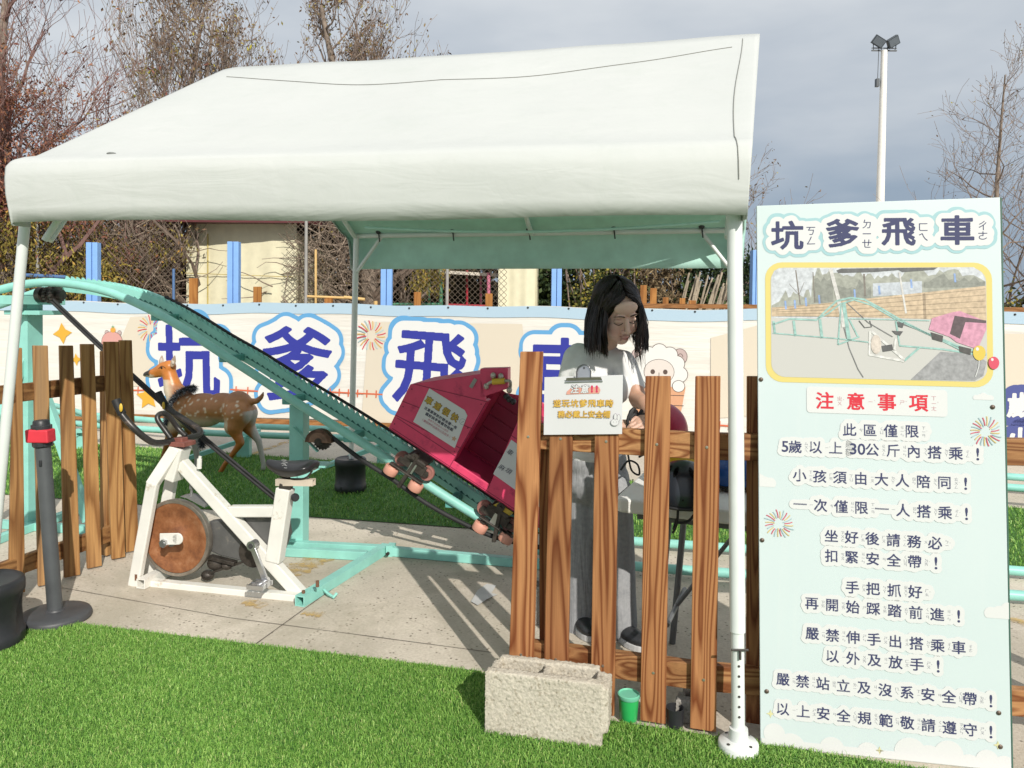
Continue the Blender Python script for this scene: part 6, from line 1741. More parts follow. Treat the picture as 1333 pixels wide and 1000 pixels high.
# bogies: running wheels on top of the rail, salmon guide wheels at its side
SAL = plain('salmon_wheel', (0.62, 0.30, 0.22), 0.55, var=0.15, dirt=((0.35, 0.2, 0.16), 0.35, 40.0)); SALD = plain('dirty_wheel', (0.27, 0.12, 0.10), 0.5, var=0.3)
def wheel(c, ax, r, th, m_):
    mb = MB(); mb.lathe([(0, -th / 2), (r * 0.55, -th / 2), (r * 0.6, -th * 0.42), (r * 0.92, -th / 2), (r, -th * 0.4), (r, th * 0.4), (r * 0.92, th / 2), (r * 0.6, th * 0.42), (r * 0.55, th / 2), (0, th / 2)], c, ax, 24)
    o = part('wheel', mb, m_, cart); mb = MB(); mb.tube([c - ax * (th / 2 + 0.012), c + ax * (th / 2 + 0.012)], 0.014, 10); mb.lathe([(0.020, 0), (0.020, 0.008), (0, 0.008)], c - ax * (th / 2 + 0.012) if ax.dot(tn) > 0.5 else c + ax * (th / 2 + 0.004), -ax if ax.dot(tn) > 0.5 else ax, 6); part('hub', mb, GREASE, o)
for px_ in (dict(w1=(524, 597), w2=(556, 616), s1=(509, 612), s2=(541, 633), arm=(519, 634), bolt=(540, 595)), dict(w1=(631, 661), w2=(664, 683), s1=(625, 686), s2=(659, 700), arm=(643, 705), bolt=(652, 660))):
    ow = OFN - 0.05
    w1, w2 = TP(*px_['w1'], ow + 0.01), TP(*px_['w2'], ow + 0.01)
    for q in (w1, w2): wheel(q, tn, 0.043, 0.035, SALD)
    for s_ in ('s1', 's2'): wheel(TP(*px_[s_], ow - 0.03), e3, 0.042, 0.048, SAL)
    mb = MB(); mid_ = (w1 + w2) / 2 - tn * 0.035
    mb.obox(mid_ + e3 * 0.012, e1 * 0.075, tn * 0.010, e3 * 0.030); mb.obox(mid_ + e3 * 0.04, e1 * 0.05, tn * 0.012, e3 * 0.02)
    mb.bar(mid_ + e3 * 0.05, TP(*px_['arm'], ow - 0.03), 0.022, 0.04, tn); mb.obox((TP(*px_['s1'], ow - 0.03) + TP(*px_['s2'], ow - 0.03)) / 2 + e3 * 0.035, e1 * 0.11, tn * 0.02, e3 * 0.006)
    mb.obox(mid_ + e3 * 0.045 + tn * 0.07, e1 * 0.06, tn * 0.09, e3 * 0.012)
    br = part('wheel_bracket', mb, GREASE, cart, 0.004)
    mb = MB(); c_ = TP(*px_['bolt'], ow - 0.04); mb.tube([c_ + tn * 0.02, c_ - tn * 0.012], 0.024, 12); mb.tube([c_, c_ - tn * 0.03], 0.010, 8); part('pivot', mb, GREASE, br)
    mb = MB(); mb.obox(mid_ - e3 * 0.005 - tn * 0.014, e1 * 0.018, tn * 0.004, e3 * 0.03); part('bright_plate', mb, STEEL, br)
mb = MB(); c_ = TP(655, 667, OFN - 0.09); mb.prism([c_ - e1 * 0.07, c_ - e1 * 0.05 + e3 * 0.03, c_ + e1 * 0.05 + e3 * 0.03, c_ + e1 * 0.03 - e3 * 0.02, c_ - e1 * 0.01 + e3 * 0.0], tn * 0.006); part('yellow_plate', mb, plain('dirty_yellow_plate', (0.42, 0.30, 0.03), 0.5, var=0.3), cart)

# ================================================================ PEDAL BIKE
bA_, bB_ = G(183, 760), G(388, 781)
bd = (bB_ - bA_); bd.z = 0; bd.normalize(); bnn = V(-bd.y, bd.x, 0)
if bnn.y < 0: bnn = -bnn
bike = thing('pedal_bike', 'white stationary spin bike with a rusty brown flywheel and black saddle, on the concrete', 'exercise bike', bA_)
def BP(u, v, off=0.0): return onplane(u, v, bA_ + bnn * (0.05 + off), bnn)
def Zp(x, y_, off=0.0): return BP(150 + x * 0.28, 540 + y_ * 0.28, off)
def rbar(nm, p, q, hw, wd, mat=WHITEP, off=0.0, par=bike, bev=0.006):
    mb = MB(); mb.bar(p, q, wd, hw, (q - p).cross(bnn)); return part(nm, mb, mat, par, bev)
f0_ = MB()
for off in (-0.075, 0.075):
    a, b, c_ = Zp(135, 775), Zp(222, 300), Zp(300, 150)
    mb = MB(); o_ = bnn * off
    mb.bar(a + o_, b + o_, 0.035, 0.062, (b - a).cross(bnn)); mb.bar(b + o_ - (c_ - b).normalized() * 0.02, c_ + o_ * 0.35, 0.04, 0.062, (c_ - b).cross(bnn))
    part('fork_leg', mb, WHITEP, bike, 0.006)
rbar('head_tube', Zp(268, 300), Zp(308, 148), 0.066, 0.09)
rbar('main_tube', Zp(310, 225), Zp(880, 855), 0.062, 0.055)
rbar('top_tube', Zp(535, 447), Zp(745, 447), 0.056, 0.05)
rbar('seat_tube', Zp(742, 680), Zp(792, 340), 0.078, 0.065)
mb = MB(); mb.bar(Zp(792, 350), Zp(797, 318), 0.05, 0.06, V(1, 0, 0)); part('collar', mb, GREASE, bike, 0.004)
mb = MB(); hollow_bar(mb, Zp(752, 312, -0.01), Zp(925, 314, -0.01), 0.034, 0.004); part('saddle_slider', mb, plain('worn_beige_tube', (0.55, 0.47, 0.38), 0.5, var=0.15), bike)
mb = MB(); mb.bar(Zp(160, 782, -0.05), Zp(862, 852, -0.05), 0.05, 0.04); mb.bar(Zp(160, 782, 0.10), Zp(862, 852, 0.10), 0.05, 0.04); part('base_rail', mb, WHITEP, bike, 0.004)
mb = MB(); a = Zp(118, 795, -0.12); hollow_bar(mb, V(a.x, a.y, 0.028), V(a.x, a.y, 0.028) + bnn * 0.42, 0.05, 0.005); part('foot_bar', mb, WHITEP, bike)
mb = MB()
for x, y_ in ((98, 768), (875, 845), (940, 800)): 
    c_ = Zp(x, y_, -0.09); mb.tube([c_, c_ + UP * 0.03], 0.009, 6)
part('bolt', mb, plain('rusty_bolt', (0.2, 0.1, 0.06), 0.6, metal=0.4), bike)
# flywheel
wc = Zp(288, 570); wr = (Zp(288, 392) - Zp(288, 570)).length
RUSTW = NT('rusty_flywheel'); o_ = RUSTW.obj()
c_ = RUSTW.ramp(RUSTW.noise(o_, 16, 6, 0.7), [(0.3, (0.15, 0.055, 0.025)), (0.52, (0.29, 0.115, 0.045)), (0.72, (0.40, 0.20, 0.10))])
RUSTW.set('Base Color', c_); RUSTW.set('Roughness', 0.55); RUSTW.set('Metallic', 0.25); RUSTW.bump(RUSTW.noise(o_, 60, 4), 0.2, 0.003)
mb = MB(); ax = bnn
for sg in (-1, 1):
    a_ = ax * sg
    mb.lathe([(0, 0.018), (wr * 0.26, 0.018), (wr * 0.30, 0.010), (wr * 0.70, 0.008), (wr * 0.74, 0.014), (wr * 0.90, 0.017), (wr * 0.915, 0.012)], wc, a_, 56)
fw = part('flywheel', mb, RUSTW.m, bike)
mb = MB(); mb.lathe([(wr * 0.91, -0.019), (wr * 0.985, -0.019), (wr, -0.014), (wr, 0.014), (wr * 0.985, 0.019), (wr * 0.91, 0.019), (wr * 0.91, -0.019)], wc, ax, 64); part('rim', mb, plain('worn_steel_rim', (0.42, 0.38, 0.33), 0.35, metal=0.85, var=0.25, vs=20), fw)
mb = MB(); mb.tube([wc - ax * 0.12, wc + ax * 0.12], 0.012, 10); mb.tube([wc - ax * 0.118, wc - ax * 0.07], 0.022, 6); mb.lathe([(0.034, 0), (0.034, 0.025), (0, 0.025)], wc - ax * 0.03, -ax, 16); part('axle', mb, STEEL, fw)
mb = MB(); a, b = Zp(208, 578, -0.098), Zp(290, 577, -0.098); mb.obox((a + b) / 2, (b - a) / 2, bnn * 0.004, UP * 0.03); mb.lathe([(0.03, 0), (0.03, 0.008), (0, 0.008)], b - bnn * -0.004, -bnn, 16); part('axle_plate', mb, WHITEP, bike, 0.003)
# chain guard, crank, pedals
GUARD = plain('grey_chain_guard', (0.085, 0.085, 0.083), 0.4, var=0.25, dirt=((0.2, 0.18, 0.15), 0.4, 9.0))
gp_ = [(425, 500), (520, 487), (740, 470), (790, 500), (800, 560), (770, 640), (700, 685), (620, 690), (480, 655), (430, 630)]
mb = MB(); mb.prism([Zp(x, y_, 0.03) for x, y_ in gp_], bnn * 0.06); part('chain_guard', mb, GUARD, bike, 0.008)
mb = MB(); mb.lathe([(0, 0), (0.075, 0), (0.078, 0.006), (0, 0.012)], Zp(640, 640, 0.03), -bnn, 28); part('chain_cover', mb, GREASE, bike)
def crank(p0, p1, off):
    mb = MB(); a, b = Zp(*p0, off), Zp(*p1, off); mb.bar(a, b, 0.016, 0.03, (b - a).cross(bnn)); mb.tube([a - bnn * 0.015, a + bnn * 0.03], 0.024, 14); mb.tube([b - bnn * 0.01, b + bnn * 0.01], 0.02, 12)
    cr_ = part('crank', mb, STEEL, bike, 0.003)
    mb = MB()
    for q in (-0.035, 0.035): mb.bar(b + bd * q - bnn * 0.10, b + bd * q - bnn * 0.015, 0.012, 0.02)
    for q in (-0.10, -0.058, -0.016): mb.bar(b - bd * 0.045 + bnn * q, b + bd * 0.045 + bnn * q, 0.010, 0.022)
    mb.tube([b - bnn * 0.1, b], 0.009, 8); part('pedal', mb, STEEL, cr_)
    mb = MB(); mb.lathe([(0.013, 0), (0.013, 0.003), (0, 0.003)], a - bnn * 0.015, -bnn, 12); part('crank_cap', mb, flat('dark_cap', (0.05, 0.05, 0.05), 0.4), cr_)
crank((637, 607), (700, 772), -0.075)
mb = MB()
for (x, y_), r in (((470, 690), 0.05), ((430, 745), 0.035), ((520, 700), 0.03)): mb.ell(Zp(x, y_, 0.05), (r, 0.03, r * 0.8), n=12, m=8)
mb.bar(Zp(440, 660, 0.03), Zp(560, 690, 0.03), 0.04, 0.02); mb.bar(Zp(430, 740, 0.04), Zp(620, 675, 0.04), 0.02, 0.012); part('brake_linkage', mb, GREASE, bike, 0.003)
mb = MB(); mb.tube([Zp(390, 250, 0.0), Zp(392, 205, 0.0)], 0.013, 12); mb.tube([Zp(393, 205), Zp(395, 193)], 0.008, 8); part('tension_knob', mb, WHITEP, bike)
mb = MB(); mb.tube([Zp(358, 300, 0.01), Zp(354, 375, 0.01)], 0.007, 8); mb.tube([Zp(356, 325, 0.01), Zp(355, 345, 0.01)], 0.013, 8); mb.prism([Zp(x, y_, -0.02) for x, y_ in ((300, 380), (340, 376), (420, 420), (415, 432), (335, 390))], bnn * 0.06); part('brake_pad', mb, plain('grey_brake', (0.3, 0.3, 0.3), 0.4, metal=0.6), bike)
mb = MB(); c_ = Zp(848, 380, 0.0); mb.tube([Zp(810, 378), c_], 0.008, 8); mb.lathe([(0, 0), (0.018, 0), (0.021, 0.006), (0.021, 0.02), (0.016, 0.026), (0, 0.026)], c_ - bd * 0.012 - bnn * 0.012, (bd - bnn).normalized(), 10); part('adjusting_knob', mb, BLACKP, bike)
# saddle
mb = MB()
secs = [(702, 222, 0.018, 0.022), (725, 232, 0.03, 0.03), (760, 246, 0.042, 0.042), (800, 252, 0.062, 0.05), (845, 250, 0.085, 0.048), (885, 245, 0.095, 0.044), (915, 240, 0.088, 0.036), (932, 238, 0.06, 0.022)]
vs = []; n_ = 20
for x, y_, hw, hh in secs:
    c_ = Zp(x, y_, 0.0)
    for k_ in range(n_):
        a = 2 * math.pi * k_ / n_; q = math.sin(a); zz = hh * q * (0.85 if q > 0 else (1.0 if abs(math.cos(a)) > 0.45 else 0.55)); vs.append(c_ + bnn * hw * math.cos(a) * (1 if q > 0 else 0.92) + UP * zz)
fs = [(i * n_ + k_, (i + 1) * n_ + k_, (i + 1) * n_ + (k_ + 1) % n_, i * n_ + (k_ + 1) % n_) for i in range(len(secs) - 1) for k_ in range(n_)] + [tuple(range(n_)), tuple(range((len(secs) - 1) * n_, len(secs) * n_))[::-1]]
mb.add(vs, fs, True)
me = eval_mesh(mb.mesh('saddle', RUBBER, rootloc(bike)), [('SUBSURF', dict(levels=2))]); me.materials.clear(); me.materials.append(plain('saddle_vinyl', (0.02, 0.02, 0.022), 0.3, var=0.3)); me.polygons.foreach_set('use_smooth', [True] * len(me.polygons))
sad = link('saddle', me, bike)
mb = MB(); rn = random.Random(3)
c_ = Zp(790, 238, -0.068)
for k_ in range(7):
    p = c_ + UP * (0.03 - k_ * 0.010) + bd * rn.uniform(-0.008, 0.008) - bnn * (0.006 - 0.0005 * k_ * k_); mb.tube(catmull([p - bd * 0.012, p + UP * rn.uniform(-0.006, 0.006) - bnn * 0.002, p + bd * 0.014 + UP * rn.uniform(-0.004, 0.006)], 3), 0.0016, 4)
part('saddle_print', mb, flat('saddle_silver_print', (0.45, 0.45, 0.46), 0.4), sad)
mb = MB(); mb.tube([Zp(800, 290), Zp(800, 305)], 0.016, 10); mb.tube(catmull([Zp(735, 250, 0.02), Zp(790, 296, 0.02), Zp(880, 296, 0.03), Zp(915, 262, 0.04)], 4), 0.005, 6); mb.tube(catmull([Zp(735, 250, -0.02), Zp(790, 296, -0.02), Zp(880, 296, -0.03), Zp(915, 262, -0.04)], 4), 0.005, 6); part('saddle_rails', mb, GREASE, bike)
# handlebar
mb = MB()
def hb(pts, r): 
    q = catmull([BP(120 + x * 0.21, 450 + y_ * 0.21, o_) for x, y_, o_ in pts], 5); mb.tube(q, r, 10)
hb([(148, 340, -0.24), (170, 395, -0.24), (195, 440, -0.24), (258, 510, -0.23), (330, 573, -0.19), (400, 603, -0.12), (520, 587, 0.0), (630, 565, 0.14), (668, 546, 0.2), (655, 512, 0.225), (560, 450, 0.23), (465, 388, 0.23), (436, 345, 0.23), (412, 296, 0.23)], 0.0165)
hb([(485, 572, -0.05), (455, 530, -0.055), (412, 470, -0.055), (405, 440, -0.05), (425, 422, -0.03), (455, 425, 0.0), (490, 455, 0.03), (530, 510, 0.055), (580, 560, 0.06)], 0.014)
hbar = part('handlebar', mb, plain('worn_black_tube', (0.028, 0.025, 0.024), 0.38, var=0.4, dirt=((0.14, 0.10, 0.08), 0.4, 16.0)), bike)
for pts in ([(146, 335, -0.24), (160, 372, -0.24), (186, 425, -0.24)], [(408, 290, 0.23), (424, 322, 0.23), (450, 368, 0.23)]):
    mb = MB(); hb(pts, 0.021); part('grip', mb, RUBBER, hbar)
for x, y_, o_ in ((178, 385, -0.268), (442, 372, 0.20)):
    mb = MB(); mb.ell(BP(120 + x * .21, 450 + y_ * .21, o_), (0.009, 0.006, 0.022), n=8, m=6); part('yellow_tape', mb, YELG, hbar)
mb = MB(); c_ = BP(120 + 560 * .21, 450 + 605 * .21, 0.0); mb.obox(c_, bd * 0.045, bnn * 0.05, UP * 0.012); mb.obox(c_ + UP * 0.018 - bd * 0.01, bd * 0.025, bnn * 0.025, UP * 0.012); part('stem_clamp', mb, plain('rust_red_clamp', (0.20, 0.07, 0.055), 0.55, var=0.4), bike, 0.003)
# ================================================================ TABLE and HELMETS
T0 = V(0.405, 2.965, 0); tx = V(0.90, -0.36, 0).normalized(); ty = V(-tx.y, tx.x, 0)
TZ = 0.742
table = thing('folding_table', 'white plastic folding table with helmets, behind the right picket fence', 'table', T0)
mb = MB(); tl_, tw_ = 1.0, 0.56
pl = []
for cx, cy, a in ((tl_ - .04, tw_ - .04, 0), (.04, tw_ - .04, 90), (.04, .04, 180), (tl_ - .04, .04, 270)):
    for k_ in range(6):
        t = R(a + 18 * k_); pl.append(T0 + tx * (cx + .04 * math.cos(t)) + ty * (cy + .04 * math.sin(t)) + UP * (TZ - 0.055))
mb.prism(pl, UP * 0.055); part('table_top', mb, plain('white_table_plastic', (0.86, 0.85, 0.82), 0.5, var=0.04, bump=0.15, bs=120), table, 0.009, None)
LEGM = plain('grey_table_leg', (0.16, 0.165, 0.17), 0.4, metal=0.3)
for a in (0.20, 0.80):
    mb = MB()
    for b in (0.07, 0.49):
        p = T0 + tx * tl_ * a + ty * b; mb.tube([p + UP * (TZ - 0.06), p + tx * (0.05 if a > .5 else -0.05)], 0.014, 10)
    p = T0 + tx * tl_ * a; mb.tube([p + ty * 0.07 + UP * 0.25, p + ty * 0.49 + UP * 0.25], 0.010, 8); mb.tube([p + ty * 0.28 + UP * 0.25, T0 + tx * tl_ * 0.5 + ty * 0.28 + UP * (TZ - 0.06)], 0.009, 8)
    part('leg', mb, LEGM, table)
mb = MB(); mb.obox(T0 + tx * tl_ / 2 + ty * 0.06 + UP * (TZ - 0.07), tx * 0.42, ty * 0.012, UP * 0.014); mb.obox(T0 + tx * tl_ / 2 + ty * 0.5 + UP * (TZ - 0.07), tx * 0.42, ty * 0.012, UP * 0.014); part('under_frame', mb, LEGM, table)
def helmet(label, c, M3, col, name, s_=1.0, vents=True):
    c = Vector(c); root = thing('bike_helmet', label, 'helmet', c, 'ride helmets')
    mb = MB(); n, m_ = 36, 16; vs = []
    a, b, h = 0.128 * s_, 0.102 * s_, 0.115 * s_
    def sp(th, ph, o_=0.0):
        low = max(0, -math.cos(th)) ; q = 1 - 0.25 * low
        return c + M3 @ V((a + o_) * math.sin(th) * math.cos(ph) * q, (b + o_) * math.sin(th) * math.sin(ph) * q, (h + o_) * math.cos(th) + 0.012 * math.sin(th) * math.cos(2 * ph) * max(0, math.sin(th) - 0.6))
    for i in range(m_ + 1):
        th = R(1 + 111 * i / m_)
        for k_ in range(n): vs.append(sp(th, 2 * math.pi * k_ / n))
    fs = [(i * n + k_, (i + 1) * n + k_, (i + 1) * n + (k_ + 1) % n, i * n + (k_ + 1) % n) for i in range(m_) for k_ in range(n)] + [tuple(range(n))]
    mb.add(vs, fs, True)
    o = part('shell', mb, [plain(name, col, 0.28, var=0.06), RUBBER], root); sd = o.modifiers.new('thick', 'SOLIDIFY'); sd.thickness = 0.016; sd.offset = -1; sd.material_offset = 1
    mb = MB(); mb.tube([sp(R(111), 2 * math.pi * k_ / n, 0.001) for k_ in range(n)], 0.006, 8, closed=True); part('rim', mb, RUBBER, root)
    if vents:
        mb = MB()
        for ph in (-2.3, -1.9, -1.25, -0.85, 0.85, 1.25, 1.9, 2.3):
            pts = [sp(R(t), ph, 0.0006) for t in (30, 38, 46, 54)]
            w_ = [0.002, 0.008, 0.008, 0.002]; L_, R_ = [], []
            for i, p in enumerate(pts):
                side = (pts[min(i + 1, 3)] - pts[max(i - 1, 0)]).cross(p - c).normalized(); nn_2 = (p - c).normalized() * 0.0012
                L_.append(p + side * w_[i] + nn_2); R_.append(p - side * w_[i] + nn_2)
            mb.add(L_ + R_, [(i, i + 1, i + 5, i + 4) for i in range(3)] + [(i + 4, i + 5, i + 1, i) for i in range(3)])
        for ph in (-1.57, 1.57): mb.lathe([(0.004, 0), (0.004, 0.002), (0, 0.003)], sp(R(92), ph, 0.0), (sp(R(92), ph) - c), 10)
        part('vent', mb, flat('vent_black', (0.008, 0.008, 0.008), 0.5), root)
    mb = MB()
    for q in (-1, 1):
        mb.tube(catmull([sp(R(110), q * 1.4, -0.01), c + M3 @ V(0.02, q * 0.07 * s_, -0.10), c + M3 @ V(0.035, q * 0.02, -0.15)], 5), 0.005, 6); mb.tube(catmull([sp(R(110), q * 2.2, -0.01), c + M3 @ V(-0.02, q * 0.07 * s_, -0.09), c + M3 @ V(0.02, q * 0.07 * s_, -0.10)], 5), 0.005, 6)
    if vents: pass
    part('strap', mb, RUBBER, root); return root
def ontable(u, v): return G(u, v, TZ)
c_ = ontable(886, 667) + ty * 0.06; helmet('matt black skate helmet nearest on the white table', c_ + UP * 0.063, Matrix.Rotation(2.9, 3, 'Z'), (0.022, 0.027, 0.035), 'helmet_black', 1.0)
c_ = ontable(886, 650) + ty * 0.2; helmet('yellow helmet behind the black one on the white table', c_ + UP * 0.066, Matrix.Rotation(2.5, 3, 'Z') @ Matrix.Rotation(0.1, 3, 'X'), (0.62, 0.40, 0.02), 'helmet_yellow', 1.0)
c_ = ontable(951, 640) + ty * 0.06; helmet('blue helmet at the right side of the white table by the tent leg', c_ + UP * 0.064, Matrix.Rotation(0.3, 3, 'Z'), (0.015, 0.085, 0.32), 'helmet_blue', 1.0)
hc = P(862, 558, 3.22); HM = Matrix.Rotation(0.35, 3, 'Z') @ Matrix.Rotation(0.95, 3, 'Y') @ Matrix.Rotation(0.2, 3, 'X')
helmet('crimson helmet with black padding held in the woman\'s hands', hc, HM, (0.40, 0.018, 0.055), 'helmet_red', 0.92, False)
mb = MB(); rn = random.Random(8)
# loose straps and pads of the held helmet hang into her hands
for k_ in range(7):
    p = P(836 - k_ * 1.5, 534 + k_ * 4, 3.17); mb.tube(catmull([p, P(826 - rn.uniform(0, 6), 538 + rn.uniform(-6, 12), 3.15), P(818 + rn.uniform(-3, 6), 552 + rn.uniform(-10, 12), 3.14), P(830 + rn.uniform(-3, 5), 562, 3.15)], 5), 0.0075, 6)
for k_ in range(5): mb.ell(P(829 + rn.uniform(-5, 6), 536 + k_ * 5.5, 3.17), (0.02, 0.018, 0.012), n=10, m=7)
hroot = [o for o in COL.objects if o.get('label', '').startswith('crimson')][0]
part('padding', mb, RUBBER, hroot)
mb = MB(); mb.tube(catmull([P(812, 575, 3.16), P(817, 590, 3.15), P(822, 612, 3.14), P(832, 618, 3.14), P(830, 605, 3.14), P(818, 600, 3.15), P(808, 612, 3.16)], 5), 0.0045, 6); part('hanging_strap', mb, RUBBER, hroot)

# ================================================================ DEER
dO = G(286, 616)
deer = thing('deer_statue', 'painted spotted deer statue with a black furry garland, on the far turf', 'deer statue', dO)
def DP(u, v, off=0.0): return onplane(u, v, dO + tn * off, tn)
def DZ(x, y_, off=0.0): return DP(120 + x * 0.21, 450 + y_ * 0.21, off)
mb = MB()
def chain(pts):
    for (x, y_, o_, r), (x2, y2, o2, r2) in zip(pts[:-1], pts[1:]): mb.cap(DZ(x, y_, o_), r, DZ(x2, y2, o2), r2)
mb.ell(DZ(560, 395, 0.10), (0.155, 0.12, 0.165)); mb.ell(DZ(690, 400, 0.10), (0.21, 0.125, 0.155)); mb.ell(DZ(810, 385, 0.10), (0.18, 0.125, 0.135)); mb.ell(DZ(905, 385, 0.10), (0.14, 0.125, 0.15))
mb.ell(DZ(520, 420, 0.10), (0.10, 0.105, 0.13))
chain([(560, 360, 0.1, 0.125), (505, 270, 0.1, 0.085), (487, 205, 0.1, 0.066), (470, 150, 0.1, 0.062)])
chain([(478, 132, 0.1, 0.062), (440, 142, 0.1, 0.058), (395, 163, 0.1, 0.042), (345, 176, 0.1, 0.030), (330, 180, 0.1, 0.024)])
chain([(440, 165, 0.1, 0.045), (360, 190, 0.1, 0.02)])
chain([(975, 345, 0.1, 0.03), (1020, 345, 0.1, 0.027), (1050, 318, 0.1, 0.022), (1061, 290, 0.1, 0.010)])
# hind legs (near, far)
chain([(905, 420, 0.06, 0.125), (878, 500, 0.03, 0.085), (900, 560, 0.03, 0.046), (922, 602, 0.03, 0.034), (880, 660, 0.03, 0.026), (820, 740, 0.03, 0.023), (795, 785, 0.03, 0.024)])
chain([(950, 420, 0.15, 0.11), (965, 500, 0.17, 0.065), (1010, 560, 0.17, 0.038), (1032, 590, 0.17, 0.030), (1050, 670, 0.17, 0.024), (1062, 735, 0.17, 0.022), (1060, 765, 0.17, 0.024)])
# front legs
chain([(530, 430, 0.05, 0.095), (500, 530, 0.02, 0.055), (462, 640, 0.02, 0.034), (440, 700, 0.02, 0.027), (420, 750, 0.02, 0.025), (398, 776, 0.02, 0.027)])
chain([(590, 440, 0.16, 0.085), (612, 530, 0.17, 0.048), (640, 620, 0.17, 0.032), (650, 690, 0.17, 0.025), (648, 740, 0.17, 0.025), (640, 765, 0.17, 0.026)])
me = remesh(mb, None or flat('temp', (1, 1, 1)), 0.011, 5, dO, 'body')
def vcol(me, fn, name='paint'):
    ca = me.color_attributes.new(name, 'FLOAT_COLOR', 'POINT'); n = len(me.vertices)
    co = np.zeros(n * 3, np.float32); me.vertices.foreach_get('co', co); co = co.reshape(-1, 3)
    c = fn(co); a = np.ones((n, 4), np.float32); a[:, :3] = c; ca.data.foreach_set('color', a.ravel())
def paintmat(name, rough=0.4, bump=0.0):
    k = NT(name); a = k.n('ShaderNodeVertexColor', layer_name='paint').outputs[0]
    c = k.mixc(0.6, a, k.ramp(k.noise(k.obj(), 30, 4), [(0.3, (0.75, 0.75, 0.75)), (0.7, (1, 1, 1))]), 'MULTIPLY')
    k.set('Base Color', c); k.set('Roughness', rough); 
    if bump: k.bump(k.noise(k.obj(), 45, 4), bump, 0.006)
    return k.m
sc_ = (DZ(1000, 400) - DZ(500, 400)).length / 500
sz_ = (DZ(600, 100) - DZ(600, 600)).z / 500
def dloc(co):
    tdv = np.array(td); a0_ = np.array(DZ(0, 0) - dO)
    x = (co - a0_) @ tdv / sc_; y_ = (a0_[2] - co[:, 2]) / sz_
    return x, y_
def deercol(co):
    x, y_ = dloc(co); n = len(x); rs = np.random.RandomState(1)
    brown = np.array([0.40, 0.175, 0.06]); dark = np.array([0.27, 0.115, 0.045]); org = np.array([0.50, 0.17, 0.03]); cream = np.array([0.60, 0.50, 0.36]); grey = np.array([0.42, 0.40, 0.36])
    c = np.tile(brown, (n, 1))
    def blend(mask, col):
        nonlocal c
        mask = np.clip(mask, 0, 1)[:, None]; c = c * (1 - mask) + col * mask
    blend((330 - y_) / 50, dark)
    blend(((y_ - 412) / 50) * (x < 880) * (y_ < 560), cream)                # belly
    blend((y_ - 470) / 80 * (x > 800) * (x < 945), org * 0.8)                # near hind leg
    blend((x - 955) / 20 * (y_ > 380), grey)                                # far hind leg pale
    blend(((y_ - 480) / 60) * (x > 580) * (x < 700), grey)                   # far front leg
    blend(((y_ - 480) / 60) * (x < 580), org * 0.55)
    blend((250 - y_) / 30 * (x < 620), org)                                 # head and neck
    blend(((500 - x + (y_ - 200) * 0.25) / 40) * (y_ > 205) * (y_ < 400), cream)    # throat
    blend((515 - x) / 20 * (y_ > 190) * (y_ < 330) * 0.0, cream)
    blend((375 - x) / 25 * (y_ > 178), cream)                               # chin
    blend((345 - x) / 12 * (y_ < 186), np.array([0.03, 0.025, 0.02]))       # nose
    blend(((x - 560) / 30) * (y_ < 250) * (y_ > 180), grey * 0.8)           # nape
    spots = rs.rand(46, 2) * [400, 125] + [560, 305]
    for sx_, sy_ in spots:
        d = np.hypot(x - sx_, y_ - sy_); blend((8 - d) / 4 * 0.9, np.array([0.7, 0.6, 0.45]))
    for sx_, sy_ in ((790, 785), (398, 776), (1060, 765), (640, 765)):
        d = np.hypot(x - sx_, y_ - sy_); blend((26 - d) / 8, np.array([0.03, 0.025, 0.02]))
    return c
vcol(me, deercol); me.materials.clear(); me.materials.append(paintmat('deer_paint', 0.38, 0.25)); link('body', me, deer)
for off, x in ((0.045, 500), (0.155, 432)):
    mb = MB(); b_, t_ = DZ(x - 5, 130, off), DZ(x + (12 if x > 450 else 0), 62, off - (0.03 if x > 450 else -0.03))
    d = (t_ - b_); n = 12; vs = []
    for i in range(7):
        q = i / 6; wv = 0.026 * math.sin(math.pi * (0.18 + 0.80 * q)); cc_ = b_ + d * q
        for k_ in range(n):
            a = 2 * math.pi * k_ / n; vs.append(cc_ + td * wv * math.cos(a) + tn * 0.008 * math.sin(a) - tn * 0.010 * math.cos(a) ** 2 * 0)
    mb.add(vs, [(i * n + k_, i * n + (k_ + 1) % n, (i + 1) * n + (k_ + 1) % n, (i + 1) * n + k_) for i in range(6) for k_ in range(n)] + [tuple(range(6 * n, 7 * n))], True)
    ear = part('ear', mb, plain('deer_ear', (0.40, 0.30, 0.22), 0.5, var=0.25), deer)
    mb = MB(); mb.ell(b_ + d * 0.5 - tn * 0.006, (0.013, 0.004, 0.028), n=10, m=8); part('inner_ear', mb, plain('deer_inner_ear', (0.50, 0.44, 0.38), 0.6), ear)
mb = MB(); e_ = DZ(434, 139, 0.047); mb.ell(e_, (0.017, 0.008, 0.0115), n=14, m=10); part('eye', mb, plain('deer_eye', (0.012, 0.01, 0.008), 0.12), deer)
mb = MB(); mb.tube(catmull([DZ(412, 142, 0.041), DZ(432, 127, 0.043), DZ(455, 140, 0.040)], 5), 0.003, 6); part('eyelid', mb, plain('deer_lid', (0.06, 0.03, 0.02), 0.5), deer)
